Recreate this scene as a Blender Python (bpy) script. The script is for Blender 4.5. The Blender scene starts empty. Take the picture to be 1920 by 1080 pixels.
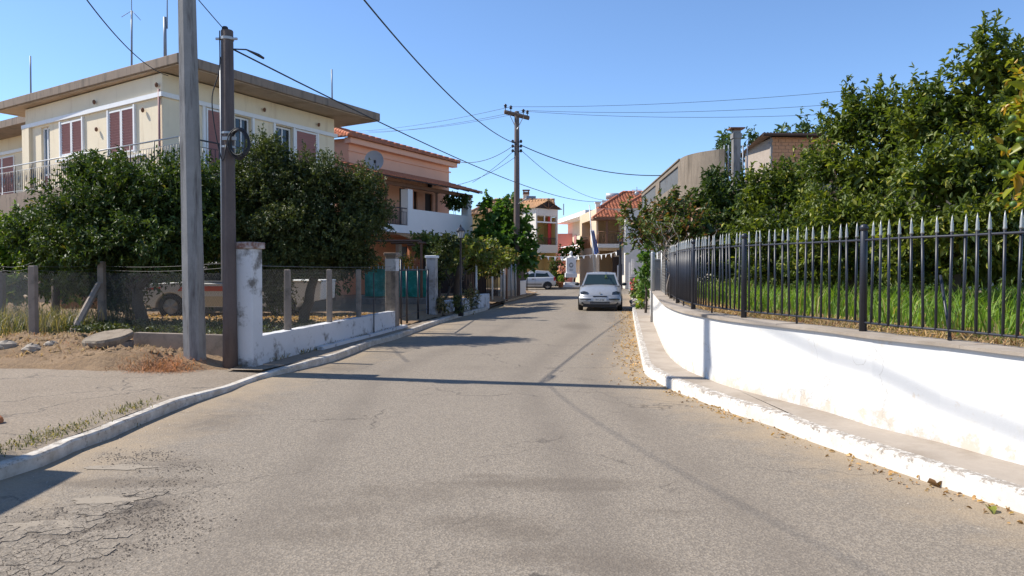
import bpy, math, random
import numpy as np
from mathutils import Vector, Matrix, noise as mnoise

random.seed(7); rng = np.random.default_rng(11)
scene = bpy.context.scene
COL = scene.collection
R = math.radians

# ---------------------------------------------------------------- camera, sky, sun, exposure
F_PX = 1400.0; CAM_H = 1.6; TANP = 37.0/1400.0
PITCH = math.atan(TANP)
cd = bpy.data.cameras.new('camera'); cam = bpy.data.objects.new('camera', cd); COL.objects.link(cam)
cd.sensor_width = 36.0; cd.lens = F_PX/1920*36.0; cd.clip_start = 0.05; cd.clip_end = 3000
cam.location = (0, 0, CAM_H); cam.rotation_euler = (R(90)-PITCH, 0, 0)
scene.camera = cam

SUN_EL = R(46.5); SUN_AZ = math.atan2(-0.979, 0.205)           # angle from +Y towards +X
world = bpy.data.worlds.new('World'); scene.world = world; world.use_nodes = True
wn = world.node_tree; wn.nodes.clear()
sky = wn.nodes.new('ShaderNodeTexSky'); sky.sky_type = 'NISHITA'; sky.sun_disc = False
sky.sun_elevation = SUN_EL; sky.sun_rotation = SUN_AZ; sky.altitude = 1500
sky.air_density = 1.0; sky.dust_density = 0.25; sky.ozone_density = 6.0
bg = wn.nodes.new('ShaderNodeBackground'); bg.inputs[1].default_value = 0.15
wo = wn.nodes.new('ShaderNodeOutputWorld')
wn.links.new(sky.outputs[0], bg.inputs[0]); wn.links.new(bg.outputs[0], wo.inputs[0])
sd = bpy.data.lights.new('sun', 'SUN'); sd.energy = 5.0; sd.angle = R(0.53); sd.color = (1.0, 0.94, 0.84)
sun = bpy.data.objects.new('sun', sd); COL.objects.link(sun)
sdir = Vector((math.sin(SUN_AZ)*math.cos(SUN_EL), math.cos(SUN_AZ)*math.cos(SUN_EL), math.sin(SUN_EL)))
sun.rotation_euler = sdir.to_track_quat('Z', 'Y').to_euler(); sun.location = (-20, 5, 25)
vs = scene.view_settings
vs.view_transform = 'Standard'; vs.look = 'None'; vs.gamma = 1.0; vs.use_curve_mapping = False; vs.exposure = 0.48

# ---------------------------------------------------------------- projection helpers (measuring the photograph)
def ray(px, py):
    vx = (px-960)/F_PX; vy = (540-py)/F_PX; c, s = math.cos(PITCH), math.sin(PITCH)
    return Vector((vx, c+vy*s, -s+vy*c))
def at(px, py, Y):
    r = ray(px, py); t = Y/r.y
    return Vector((r.x*t, Y, CAM_H+r.z*t))
def gnd(px, py, z=0.0):
    r = ray(px, py); t = (z-CAM_H)/r.z
    return Vector((r.x*t, r.y*t, z))
def sc(Y): return Y/F_PX                                          # metres per photo pixel at depth Y
class Plane:
    """upright plane through P0 with horizontal direction d; maps photo pixels to (s, z)"""
    def __init__(s, P0, d):
        s.P = Vector((P0[0], P0[1])); s.d = Vector((d[0], d[1])).normalized(); s.n = Vector((s.d.y, -s.d.x))
    def s_of(s, px, py=400):
        r = ray(px, py); k = r.x/r.y
        return (k*s.P.y-s.P.x)/(s.d.x-k*s.d.y)
    def sz(s, px, py):
        a = s.s_of(px, py); Y = s.P.y+a*s.d.y
        return a, at(px, py, Y).z
    def pt(s, a, z, off=0.0):
        q = s.P+s.d*a+s.n*off
        return Vector((q.x, q.y, z))

# ---------------------------------------------------------------- objects
WORLDP = {}
def tag(o, label=None, cat=None, group=None, kind=None):
    if label: o['label'] = label
    if cat: o['category'] = cat
    if group: o['group'] = group
    if kind: o['kind'] = kind
    return o
def thing(name, label, cat, loc, group=None, rz=None):
    o = bpy.data.objects.new(name, None); COL.objects.link(o); o.location = loc; o.empty_display_size = 0.2
    if rz is not None: o.rotation_euler = (0, 0, rz)
    else: WORLDP[o.name] = Vector(loc)
    return tag(o, label, cat, group)
def adopt(o, parent):
    if parent is not None:
        o.parent = parent
        if parent.name in WORLDP: o.matrix_parent_inverse = Matrix.Translation(-WORLDP[parent.name])
    return o
def inst(name, mesh, parent, loc=(0,0,0), rz=0.0, scale=None, rot=None):
    o = bpy.data.objects.new(name, mesh); COL.objects.link(o); o.location = loc
    o.rotation_euler = rot if rot is not None else (0, 0, rz)
    if scale is not None: o.scale = scale
    return adopt(o, parent)
def copy_tree(o, parent=None):
    c = o.copy(); COL.objects.link(c); c.parent = parent
    for ch in o.children: copy_tree(ch, c)
    return c

class MB:
    def __init__(s): s.v = []; s.f = []; s.m = []; s.mi = 0
    def add(s, vs, fs):
        b = len(s.v); s.v += [tuple(p) for p in vs]
        for f in fs: s.f.append([b+i for i in f]); s.m.append(s.mi)
        return s
    def quad(s, a, b, c, d): return s.add([a, b, c, d], [[0, 1, 2, 3]])
    def tri(s, a, b, c): return s.add([a, b, c], [[0, 1, 2]])
    def prism(s, pts, z0, z1):
        n = len(pts)
        zs0 = z0 if isinstance(z0, (list, tuple)) else [z0]*n
        zs1 = z1 if isinstance(z1, (list, tuple)) else [z1]*n
        vs = [(p[0], p[1], zs0[i]) for i, p in enumerate(pts)]+[(p[0], p[1], zs1[i]) for i, p in enumerate(pts)]
        return s.add(vs, [[i, (i+1) % n, n+(i+1) % n, n+i] for i in range(n)]+[list(range(n))[::-1], list(range(n, 2*n))])
    def box(s, c, sz, rz=0.0):
        x, y, z = (q/2 for q in sz); ca, sa = math.cos(rz), math.sin(rz)
        P = [(c[0]+a*x*ca-b*y*sa, c[1]+a*x*sa+b*y*ca) for a, b in ((-1,-1),(1,-1),(1,1),(-1,1))]
        return s.prism(P, c[2]-z, c[2]+z)
    def slab(s, pl, s0, s1, z0, z1, o0, o1):
        """box on a Plane: s0..s1 along, z0..z1 up, o0..o1 along the normal (positive = outwards)"""
        P = [pl.pt(a, 0, o)[:2] for a, o in ((s0, o0), (s1, o0), (s1, o1), (s0, o1))]
        return s.prism(P, z0, z1)
    def tube(s, pts, r, n=6, caps=True):
        pts = [Vector(p) for p in pts]; k = len(pts)
        rs = r if isinstance(r, (list, tuple)) else [r]*k
        rings = []; prev = None
        for i, p in enumerate(pts):
            d = (pts[min(i+1, k-1)]-pts[max(i-1, 0)])
            if d.length < 1e-9: d = Vector((0, 0, 1))
            d.normalize()
            u = prev if prev is not None else (Vector((0, 0, 1)) if abs(d.z) < .9 else Vector((1, 0, 0)))
            u = (u-d*u.dot(d))
            if u.length < 1e-6: u = d.orthogonal()
            u.normalize(); w = d.cross(u); prev = u
            rings.append([p+(u*math.cos(2*math.pi*j/n)+w*math.sin(2*math.pi*j/n))*rs[i] for j in range(n)])
        vs = [q for rg in rings for q in rg]; fs = []
        for i in range(k-1):
            for j in range(n):
                fs.append([i*n+j, i*n+(j+1) % n, (i+1)*n+(j+1) % n, (i+1)*n+j])
        if caps: fs += [list(range(n))[::-1], list(range((k-1)*n, k*n))]
        return s.add(vs, fs)
    def lathe(s, c, prof, n=12, ph=0.0):
        vs = []; fs = []; k = len(prof)
        for r, z in prof:
            for j in range(n):
                a = 2*math.pi*j/n+ph; vs.append((c[0]+r*math.cos(a), c[1]+r*math.sin(a), c[2]+z))
        for i in range(k-1):
            for j in range(n): fs.append([i*n+j, i*n+(j+1) % n, (i+1)*n+(j+1) % n, (i+1)*n+j])
        fs += [list(range(n))[::-1], list(range((k-1)*n, k*n))]
        return s.add(vs, fs)
    def blob(s, c, r, n=7, m=5, jit=0.15):
        vs = []; fs = []
        r = r if hasattr(r, '__len__') else (r, r, r)
        for i in range(m+1):
            th = math.pi*i/m
            for j in range(n):
                a = 2*math.pi*j/n; k = 1+random.uniform(-jit, jit)
                vs.append((c[0]+r[0]*k*math.sin(th)*math.cos(a), c[1]+r[1]*k*math.sin(th)*math.sin(a), c[2]+r[2]*k*math.cos(th)))
        for i in range(m):
            for j in range(n): fs.append([i*n+j, i*n+(j+1) % n, (i+1)*n+(j+1) % n, (i+1)*n+j])
        return s.add(vs, fs)
    def mesh(s, name, mats, smooth=False):
        me = bpy.data.meshes.new(name); me.from_pydata(s.v, [], s.f); me.update()
        for m in (mats if isinstance(mats, (list, tuple)) else [mats]): me.materials.append(m)
        if s.m: me.polygons.foreach_set('material_index', s.m)
        if smooth:
            me.polygons.foreach_set('use_smooth', [True]*len(me.polygons))
        return me
    def build(s, name, mats, parent=None, smooth=False, bevel=0.0):
        o = bpy.data.objects.new(name, s.mesh(name, mats, smooth)); COL.objects.link(o)
        if smooth == 'auto' or bevel > 0:
            if bevel > 0:
                b = o.modifiers.new('bevel', 'BEVEL'); b.width = bevel; b.segments = 1; b.limit_method = 'ANGLE'; b.angle_limit = R(35)
        return adopt(o, parent)
def np_mesh(name, V, Fq, mats, attrs=None, smooth=False):
    """V Nx3, Fq Mxk"""
    me = bpy.data.meshes.new(name); k = Fq.shape[1]
    me.vertices.add(len(V)); me.vertices.foreach_set('co', np.ascontiguousarray(V, dtype=np.float32).ravel())
    me.loops.add(Fq.size); me.loops.foreach_set('vertex_index', Fq.astype(np.int32).ravel())
    me.polygons.add(len(Fq)); me.polygons.foreach_set('loop_start', np.arange(0, Fq.size, k, dtype=np.int32))
    try: me.polygons.foreach_set('loop_total', np.full(len(Fq), k, dtype=np.int32))
    except Exception: pass
    if smooth: me.polygons.foreach_set('use_smooth', np.ones(len(Fq), dtype=bool))
    for m in (mats if isinstance(mats, (list, tuple)) else [mats]): me.materials.append(m)
    me.update(calc_edges=True); me.validate()
    for nm, a in (attrs or {}).items():
        at_ = me.attributes.new(nm, 'FLOAT', 'POINT'); at_.data.foreach_set('value', np.ascontiguousarray(a, dtype=np.float32))
    return me
def np_obj(name, V, Fq, mats, parent=None, attrs=None, smooth=False):
    o = bpy.data.objects.new(name, np_mesh(name, V, Fq, mats, attrs, smooth)); COL.objects.link(o)
    return adopt(o, parent)
def spline(pts, step=0.25):
    P = [Vector(p) for p in pts]; P = [P[0]*2-P[1]]+P+[P[-1]*2-P[-2]]; out = []
    for i in range(1, len(P)-2):
        n = max(2, int((P[i+1]-P[i]).length/step))
        for k in range(n):
            t = k/n; a, b, c, d = P[i-1], P[i], P[i+1], P[i+2]
            out.append(0.5*((2*b)+(c-a)*t+(2*a-5*b+4*c-d)*t*t+(3*b-a-3*c+d)*t**3))
    out.append(P[-2]); return out
def offset(path, d):
    out = []
    for i, p in enumerate(path):
        t = path[min(i+1, len(path)-1)]-path[max(i-1, 0)]; n = Vector((t.y, -t.x, 0)).normalized()
        out.append(p+n*d)
    return out
def strip(mb, A, B, za=None, zb=None):
    for i in range(len(A)-1):
        p = [Vector(q) for q in (A[i], A[i+1], B[i+1], B[i])]
        if za is not None: p[0].z = p[1].z = za
        if zb is not None: p[2].z = p[3].z = zb
        mb.quad(*p)
def resample(path, n):
    L = [0.0]
    for a, b in zip(path, path[1:]): L.append(L[-1]+(b-a).length)
    out = []; j = 0
    for i in range(n):
        t = L[-1]*i/(n-1)
        while j < len(L)-2 and L[j+1] < t: j += 1
        k = (t-L[j])/max(1e-9, L[j+1]-L[j]); out.append(path[j].lerp(path[j+1], min(1, max(0, k))))
    return out
def walk(path, step, start=0.0):
    """points every `step` metres with the tangent"""
    out = []; acc = start
    for a, b in zip(path, path[1:]):
        L = (b-a).length
        while acc < L:
            out.append((a.lerp(b, acc/L), (b-a).normalized())); acc += step
        acc -= L
    return out

# ---------------------------------------------------------------- materials
def new_mat(name):
    m = bpy.data.materials.new(name); m.use_nodes = True; nt = m.node_tree
    return m, nt, nt.nodes['Principled BSDF']
def N(nt, t, **kw):
    n = nt.nodes.new('ShaderNode'+t)
    for k, v in kw.items():
        if k.startswith('i_'):
            key = k[2:]; n.inputs[int(key) if key.isdigit() else key].default_value = v
        else: setattr(n, k, v)
    return n
def pos(nt): return N(nt, 'NewGeometry').outputs['Position']
def noise(nt, scale, detail=4, rough=.55, vec=None):
    n = N(nt, 'TexNoise'); n.inputs['Scale'].default_value = scale; n.inputs['Detail'].default_value = detail; n.inputs['Roughness'].default_value = rough
    nt.links.new(vec if vec is not None else pos(nt), n.inputs['Vector']); return n.outputs[0]
def ramp(nt, src, lo, hi, clo=(0,0,0,1), chi=(1,1,1,1)):
    r = N(nt, 'ValToRGB'); e = r.color_ramp.elements; e[0].position = lo; e[1].position = hi
    e[0].color = clo; e[1].color = chi; nt.links.new(src, r.inputs[0]); return r.outputs[0]
def mixc(nt, fac, a, b, mode='MIX'):
    n = N(nt, 'MixRGB'); n.blend_type = mode
    for s, v in ((0, fac), (1, a), (2, b)):
        if isinstance(v, bpy.types.NodeSocket): nt.links.new(v, n.inputs[s])
        else: n.inputs[s].default_value = v if s == 0 else (*v, 1) if len(v) == 3 else v
    return n.outputs[0]
def math_(nt, op, a, b=0.0):
    n = N(nt, 'Math'); n.operation = op
    for s, v in ((0, a), (1, b)):
        if isinstance(v, bpy.types.NodeSocket): nt.links.new(v, n.inputs[s])
        else: n.inputs[s].default_value = v
    return n.outputs[0]
def bump(nt, bs, h, strength, dist=.01):
    b = N(nt, 'Bump'); b.inputs['Strength'].default_value = strength; b.inputs['Distance'].default_value = dist
    nt.links.new(h, b.inputs['Height']); nt.links.new(b.outputs[0], bs.inputs['Normal'])
def mat(name, c, rough=.8, var=.18, scale=3.0, bmp=.3, bscale=60., stain=None, sscale=1.5, slo=.52, shi=.7, metal=0.0, streak=False, spec=.3, bdist=.004):
    m, nt, bs = new_mat(name)
    dark = tuple(x*(1-var) for x in c); lite = tuple(min(1, x*(1+var)) for x in c)
    col = mixc(nt, noise(nt, scale), dark, lite)
    col = mixc(nt, ramp(nt, noise(nt, scale*9, 3), .35, .75), col, mixc(nt, .35, col, dark))
    if stain:
        vec = pos(nt)
        if streak:
            mp = N(nt, 'Mapping'); mp.inputs['Scale'].default_value = (3.0, 3.0, .35); nt.links.new(vec, mp.inputs[0]); vec = mp.outputs[0]
        col = mixc(nt, ramp(nt, noise(nt, sscale, 8, .68, vec), slo, shi), col, stain)
    nt.links.new(col, bs.inputs['Base Color'])
    bs.inputs['Roughness'].default_value = rough; bs.inputs['Metallic'].default_value = metal; bs.inputs['Specular IOR Level'].default_value = spec
    if bmp: bump(nt, bs, noise(nt, bscale, 5, .65), bmp, bdist)
    return m
def leaf_mat(name, dark, lite, odd=None, oddamt=.06, trans=.3, rough=.42):
    m, nt, bs = new_mat(name)
    rnd = N(nt, 'NewGeometry').outputs['Random Per Island']
    col = mixc(nt, rnd, dark, lite)
    big = ramp(nt, noise(nt, 1.7, 3), .42, .68)
    col = mixc(nt, math_(nt, 'MULTIPLY', big, .55), col, (lite[0]*1.7, lite[1]*1.45, lite[2]*1.2))
    if odd:
        w = N(nt, 'TexWhiteNoise'); w.noise_dimensions = '1D'; nt.links.new(rnd, w.inputs['W'])
        col = mixc(nt, math_(nt, 'LESS_THAN', w.outputs[0], oddamt), col, odd)
    nt.links.new(col, bs.inputs['Base Color']); bs.inputs['Roughness'].default_value = rough
    bs.inputs['Specular IOR Level'].default_value = .35
    tr = N(nt, 'BsdfTranslucent'); nt.links.new(mixc(nt, 1.0, col, (1.5, 1.6, .6), 'MULTIPLY'), tr.inputs[0])
    mx = N(nt, 'MixShader'); mx.inputs[0].default_value = trans
    out = nt.nodes['Material Output']
    nt.links.new(bs.outputs[0], mx.inputs[1]); nt.links.new(tr.outputs[0], mx.inputs[2]); nt.links.new(mx.outputs[0], out.inputs[0])
    return m
def plain(name, c, rough=.5, metal=0.0, spec=.5, coat=0.0):
    m, nt, bs = new_mat(name)
    col = mixc(nt, noise(nt, 12., 4), tuple(x*.88 for x in c), tuple(min(1, x*1.08) for x in c))
    nt.links.new(col, bs.inputs['Base Color']); bs.inputs['Roughness'].default_value = rough
    bs.inputs['Metallic'].default_value = metal; bs.inputs['Specular IOR Level'].default_value = spec
    bs.inputs['Coat Weight'].default_value = coat; bs.inputs['Coat Roughness'].default_value = .08
    return m
def glass(name, c=(.02, .025, .03), rough=.06, spec=.6):
    m, nt, bs = new_mat(name); bs.inputs['Base Color'].default_value = (*c, 1); bs.inputs['Roughness'].default_value = rough
    bs.inputs['Specular IOR Level'].default_value = spec
    bump(nt, bs, noise(nt, 2.5, 2), .05, .02); return m

MT = {}
MT['conc'] = mat('concrete', (.35, .30, .245), .9, .2, 2.5, .5, 45, (.15, .13, .11), 1.2, .55, .8)
MT['pole_conc'] = mat('pole_concrete', (.275, .265, .255), .85, .22, 5, .5, 60, (.11, .10, .095), 2.6, .48, .66, streak=True)
MT['parapet'] = mat('board_marked_concrete', (.245, .20, .155), .95, .25, 1.5, .8, 18, (.13, .105, .08), 1.8, .46, .7, streak=True)
MT['walk'] = mat('pavement_concrete', (.37, .315, .26), .92, .2, 1.6, .7, 60, (.24, .195, .15), 1.3, .46, .72)
MT['slab_conc'] = mat('roof_slab_concrete', (.27, .21, .165), .9, .22, 1.2, .5, 30, (.10, .085, .07), 1.6, .5, .72, streak=True)
MT['soffit'] = mat('soffit_concrete', (.50, .39, .29), .9, .2, 1.0, .3, 25, (.28, .20, .13), .9, .48, .75)
MT['cream'] = mat('cream_render', (.80, .69, .51), .9, .07, .8, .25, 80, (.58, .46, .32), .9, .54, .85, streak=True)
MT['white_trim'] = mat('white_trim_paint', (.80, .80, .80), .6, .05, 2, .1, 50, (.55, .53, .5), 3, .62, .85)
MT['whitewash'] = mat('whitewash_wall', (.80, .80, .78), .9, .05, 1.0, .35, 35, (.60, .53, .42), 1.9, .62, .82, bdist=.006)
MT['oldwhite'] = mat('peeling_whitewash', (.62, .62, .63), .9, .10, 2.0, .6, 30, (.17, .155, .14), 2.6, .54, .66, bdist=.008)
MT['shutter'] = mat('red_brown_shutter', (.37, .19, .185), .65, .12, 4, .1, 60)
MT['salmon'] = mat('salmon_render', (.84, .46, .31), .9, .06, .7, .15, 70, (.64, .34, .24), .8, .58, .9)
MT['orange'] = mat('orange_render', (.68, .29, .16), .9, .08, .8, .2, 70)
MT['tile'] = mat('clay_roof_tile', (.48, .165, .085), .85, .35, 5, .3, 40, (.22, .09, .06), 2.2, .5, .75)
MT['tile_old'] = mat('old_clay_tile', (.48, .27, .14), .9, .35, 4, .3, 40, (.20, .13, .085), 1.8, .48, .72)
MT['yellow'] = mat('ochre_render', (.62, .43, .17), .9, .08, .8, .15, 60)
MT['peach'] = mat('peach_render', (.70, .55, .40), .9, .07, .8, .15, 60, (.56, .42, .3), .9, .58, .85)
MT['offwhite'] = mat('offwhite_render', (.72, .67, .60), .9, .06, .8, .15, 60, (.5, .46, .42), .9, .6, .85, streak=True)
MT['tan'] = mat('tan_render', (.47, .33, .19), .9, .08, .8, .15, 60)
MT['pinkr'] = mat('pink_render', (.70, .27, .23), .9, .08, .8, .1, 60)
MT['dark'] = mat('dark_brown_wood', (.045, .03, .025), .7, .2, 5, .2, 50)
MT['wood_brown'] = mat('brown_beam_wood', (.20, .10, .06), .75, .25, 5, .3, 50)
MT['pole_wood'] = mat('creosoted_pole_wood', (.125, .095, .085), .85, .25, 3, .6, 40, (.07, .05, .045), 3, .5, .75, streak=True)
MT['far_pole'] = mat('weathered_pole_wood', (.17, .13, .115), .85, .25, 2, .5, 40, (.08, .06, .055), 2, .5, .75, streak=True)
MT['iron'] = plain('black_painted_iron', (.022, .024, .034), .4)
MT['silver_tip'] = plain('silver_paint_tip', (.40, .40, .38), .45, .4)
MT['galv'] = mat('galvanised_steel', (.42, .43, .44), .5, .12, 4, .1, 40, metal=.4)
MT['wire'] = plain('chain_link_wire', (.17, .165, .16), .6, .3)
MT['cable'] = plain('black_cable', (.018, .018, .022), .6)
MT['glass'] = glass('window_glass'); MT['carglass'] = glass('car_glass', (.018, .032, .036), .05, .28)
MT['rubber'] = plain('tyre_rubber', (.02, .02, .02), .85); MT['blackp'] = plain('black_plastic', (.02, .02, .022), .6)
MT['carsilver'] = plain('silver_car_paint', (.36, .37, .385), .36, .45, .5, .35)
MT['carwhite'] = plain('pale_car_paint', (.52, .53, .54), .35, .15, .5, .6)
MT['rim'] = plain('wheel_rim', (.30, .30, .31), .4, .6)
MT['lamp'] = plain('clear_lamp_lens', (.07, .078, .088), .12, .3)
MT['plate'] = plain('plate_white', (.74, .74, .70), .5)
MT['post'] = mat('weathered_concrete_post', (.27, .22, .18), .95, .25, 4, .7, 50, (.13, .11, .09), 5, .5, .7)
MT['bark'] = mat('tree_bark', (.085, .065, .05), .95, .35, 6, .9, 40, bdist=.012)
MT['twig'] = mat('pale_dry_twig', (.30, .25, .21), .95, .3, 6, .3, 40)
MT['brick'] = mat('hollow_clay_brick', (.55, .29, .165), .9, .25, 7, .5, 50, (.36, .2, .13), 4, .52, .75)
MT['mortar'] = mat('brick_mortar', (.36, .30, .25), .95, .2, 4, .5, 50)
MT['marble'] = mat('white_marble', (.72, .71, .70), .6, .06, 2, .1, 50, (.5, .5, .5), 2.5, .6, .85)
MT['green_net'] = mat('green_shade_net', (.03, .26, .19), .8, .25, 4, .4, 60, (.10, .42, .33), 5, .5, .7)
MT['blue'] = plain('flag_blue', (.03, .10, .42), .8); MT['white'] = plain('white_cloth', (.78, .78, .78), .85)
MT['red'] = plain('red_paint', (.50, .02, .025), .5); MT['terracotta'] = mat('terracotta_pot', (.5, .2, .09), .85, .15, 6, .2, 50)
MT['corr'] = mat('grey_corrugated_sheet', (.33, .35, .37), .6, .15, 2, .1, 40, (.22, .2, .18), 2, .5, .75, metal=.2, streak=True)
MT['rust'] = mat('rusty_sheet', (.22, .15, .11), .85, .3, 3, .3, 40, (.10, .07, .055), 3, .45, .7)
MT['greyblue'] = plain('grey_blue_metal', (.23, .26, .31), .5, .2)
MT['citrus_dark'] = leaf_mat('dark_citrus_leaf', (.016, .036, .009), (.072, .112, .024), (.16, .14, .03), .02, .22, .55)
MT['olive_leaf'] = leaf_mat('dark_small_leaf', (.018, .030, .010), (.078, .102, .032), (.15, .15, .05), .03, .2, .55)
MT['citrus'] = leaf_mat('citrus_leaf', (.022, .046, .009), (.125, .165, .028), (.30, .29, .05), .07, .3, .48)
MT['citrus_y'] = leaf_mat('yellowing_citrus_leaf', (.10, .15, .02), (.26, .27, .035), (.42, .24, .03), .18, .35, .38)
MT['bright'] = leaf_mat('bright_shrub_leaf', (.06, .12, .015), (.17, .25, .04), (.33, .30, .06), .08, .35, .45)
MT['rose'] = leaf_mat('reddening_shrub_leaf', (.035, .07, .018), (.10, .13, .04), (.22, .10, .045), .22, .28, .45)
MT['fig'] = leaf_mat('broad_green_leaf', (.030, .075, .014), (.10, .19, .035), None, 0, .35, .45)
MT['vine'] = leaf_mat('vine_leaf', (.06, .09, .02), (.17, .20, .055), (.34, .24, .09), .12, .35, .5)
MT['far'] = leaf_mat('far_tree_leaf', (.03, .06, .025), (.08, .13, .05), None, 0, .25, .55)
MT['grass'] = leaf_mat('tall_grass_blade', (.06, .135, .015), (.19, .31, .045), (.36, .29, .11), .10, .35, .55)
MT['weed'] = leaf_mat('weed_leaf', (.055, .065, .028), (.16, .155, .075), (.34, .26, .13), .3, .3, .6)
MT['straw'] = leaf_mat('dry_straw', (.25, .17, .08), (.50, .36, .19), (.30, .13, .06), .2, .2, .8)
MT['dryleaf'] = leaf_mat('dry_fallen_leaf', (.30, .16, .06), (.58, .40, .20), (.20, .11, .055), .2, .2, .7)
MT['rusty_grass'] = leaf_mat('rust_coloured_dry_stems', (.22, .10, .05), (.42, .21, .11), None, 0, .15, .8)
MT['flower'] = leaf_mat('mixed_blossom', (.55, .06, .06), (.70, .45, .10), (.75, .6, .5), .2, .3, .6)
MT['pinkfl'] = leaf_mat('pink_blossom', (.60, .25, .26), (.78, .48, .45), None, 0, .3, .6)

# ================================================================ THE SETTING
def fnoise(x, y, s=1.0, z=0.0): return mnoise.noise(Vector((x*s, y*s, z)))
# --- kerb lines measured on the photograph
LK_PX = [(77,848),(137,822),(205,799),(255,778),(360,738),(430,717),(484,697),(626,664),(700,637),(747,625),(840,594),(915,575)]
LK = [gnd(x, y, .12) for x, y in LK_PX]
LK = [Vector((-3.75, -14, .12)), Vector((-3.85, 2.0, .12)), Vector((-3.95, 4.8, .12))]+LK
LK = spline(LK, .3)
# slightly farther stretch after the driveway
LK2 = spline([gnd(947, 562, .12), gnd(972, 556, .12), gnd(994, 550, .12), Vector((1.55, 47.5, .12))], .4)
RK_PX = [(1500,791),(1459,775),(1371,749),(1300,724),(1265,712),(1225,693),(1209,682),(1206,673),(1200,648),(1193,617),(1186,578)]
RK = [gnd(x, y, .15) for x, y in RK_PX]
RK = [Vector((9.2, -14, .15)), Vector((5.0, -.5, .15)), gnd(1920, 921, .15), gnd(1704, 856, .15)]+RK+[Vector((6.1, 38, .15)), Vector((7.6, 48, .15))]
RK = spline(RK, .25)
RW_PX = [(1858,856),(1761,829),(1634,799),(1560,775),(1459,749),(1371,726),(1329,711),(1283,691),(1255,668),(1241,645),(1224,603)]
RW = [gnd(x, y, .15) for x, y in RW_PX]
d0 = (RW[0]-RW[3]).normalized()
RW = [RW[0]+d0*14, RW[0]+d0*4, RW[0]+d0*1.2]+RW
d1 = (RW[-1]-RW[-3]).normalized()
RW = RW+[RW[-1]+d1*1.5, RW[-1]+d1*2.6]
RW = spline(RW, .25)
def x_on(path, Y):
    best = None
    for a, b in zip(path, path[1:]):
        if (a.y-Y)*(b.y-Y) <= 0 and abs(a.y-b.y) > 1e-9: return a.x+(b.x-a.x)*(Y-a.y)/(b.y-a.y)
    return path[0].x if abs(path[0].y-Y) < abs(path[-1].y-Y) else path[-1].x

# --- ground sheet to the horizon
m, nt, bs = new_mat('dry_earth_ground')
c = mixc(nt, noise(nt, .35, 5), (.26, .19, .12), (.20, .19, .10)); c = mixc(nt, ramp(nt, noise(nt, 6, 6, .7), .4, .7), c, (.34, .26, .17))
nt.links.new(c, bs.inputs['Base Color']); bs.inputs['Roughness'].default_value = .95; bump(nt, bs, noise(nt, 25, 6, .7), .6, .02)
MT['earth'] = m
g = MB(); g.quad((-1500, -300, -.06), (1500, -300, -.06), (1500, 2200, -.06), (-1500, 2200, -.06))
tag(g.build('ground', MT['earth']), kind='structure')

# --- road: a fine strip between the kerbs, with wear attributes
m, nt, bs = new_mat('worn_asphalt')
p = pos(nt)
vor = N(nt, 'TexVoronoi'); vor.inputs['Scale'].default_value = 70; nt.links.new(p, vor.inputs['Vector'])
agg = ramp(nt, vor.outputs['Color'], .15, .95)
fine = noise(nt, 120, 4, .75)
base = mixc(nt, noise(nt, .8, 7, .68), (.205, .168, .126), (.285, .236, .180))
sp = mixc(nt, ramp(nt, fine, .30, .72), (.060, .048, .036), (.54, .460, .365))
col = mixc(nt, .58, base, sp)
col = mixc(nt, math_(nt, 'MULTIPLY', ramp(nt, agg, .72, .92), .42), col, (.58, .505, .41))
col = mixc(nt, math_(nt, 'MULTIPLY', ramp(nt, agg, .30, .12), .35), col, (.07, .062, .056))
# sand blown to the edges
ae = N(nt, 'Attribute', attribute_name='edge').outputs['Fac']
sand = ramp(nt, math_(nt, 'ADD', ae, math_(nt, 'MULTIPLY', math_(nt, 'SUBTRACT', noise(nt, 2.6, 6, .7), .5), 1.1)), .45, .95)
col = mixc(nt, math_(nt, 'MULTIPLY', sand, .85), col, mixc(nt, noise(nt, 40, 4), (.27, .20, .13), (.40, .315, .215)))
# oil and damp stains
st = N(nt, 'Attribute', attribute_name='stain').outputs['Fac']
stn = ramp(nt, math_(nt, 'MULTIPLY', st, math_(nt, 'ADD', math_(nt, 'MULTIPLY', noise(nt, 4.5, 9, .8), 2.4), -.42)), .12, .55)
col = mixc(nt, math_(nt, 'MULTIPLY', stn, .50), col, (.115, .092, .070))
# tyre tracks
tr = N(nt, 'Attribute', attribute_name='track').outputs['Fac']
col = mixc(nt, math_(nt, 'MULTIPLY', tr, math_(nt, 'MULTIPLY', noise(nt, 1.1, 4), .75)), col, (.15, .125, .10))
# cracks
vc = N(nt, 'TexVoronoi', feature='DISTANCE_TO_EDGE'); vc.inputs['Scale'].default_value = .42
wv = N(nt, 'VectorMath', operation='ADD'); nz = N(nt, 'TexNoise'); nz.inputs['Scale'].default_value = 1.6; nz.inputs['Detail'].default_value = 5
nt.links.new(p, nz.inputs['Vector']); nt.links.new(p, wv.inputs[0])
sc_ = N(nt, 'VectorMath', operation='SCALE'); sc_.inputs['Scale'].default_value = 1.4; nt.links.new(nz.outputs['Color'], sc_.inputs[0]); nt.links.new(sc_.outputs[0], wv.inputs[1])
nt.links.new(wv.outputs[0], vc.inputs['Vector'])
ck = ramp(nt, vc.outputs['Distance'], .0, .009, (1,1,1,1), (0,0,0,1))
ck = math_(nt, 'MULTIPLY', ck, ramp(nt, noise(nt, .5, 3), .44, .58))
col = mixc(nt, math_(nt, 'MULTIPLY', ck, .75), col, (.05, .042, .036))
nt.links.new(col, bs.inputs['Base Color']); bs.inputs['Roughness'].default_value = .86; bs.inputs['Specular IOR Level'].default_value = .25
bump(nt, bs, math_(nt, 'ADD', vor.outputs['Distance'], math_(nt, 'MULTIPLY', fine, .5)), .55, .006)
MT['asphalt'] = m
rows = [-14.0]
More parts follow.
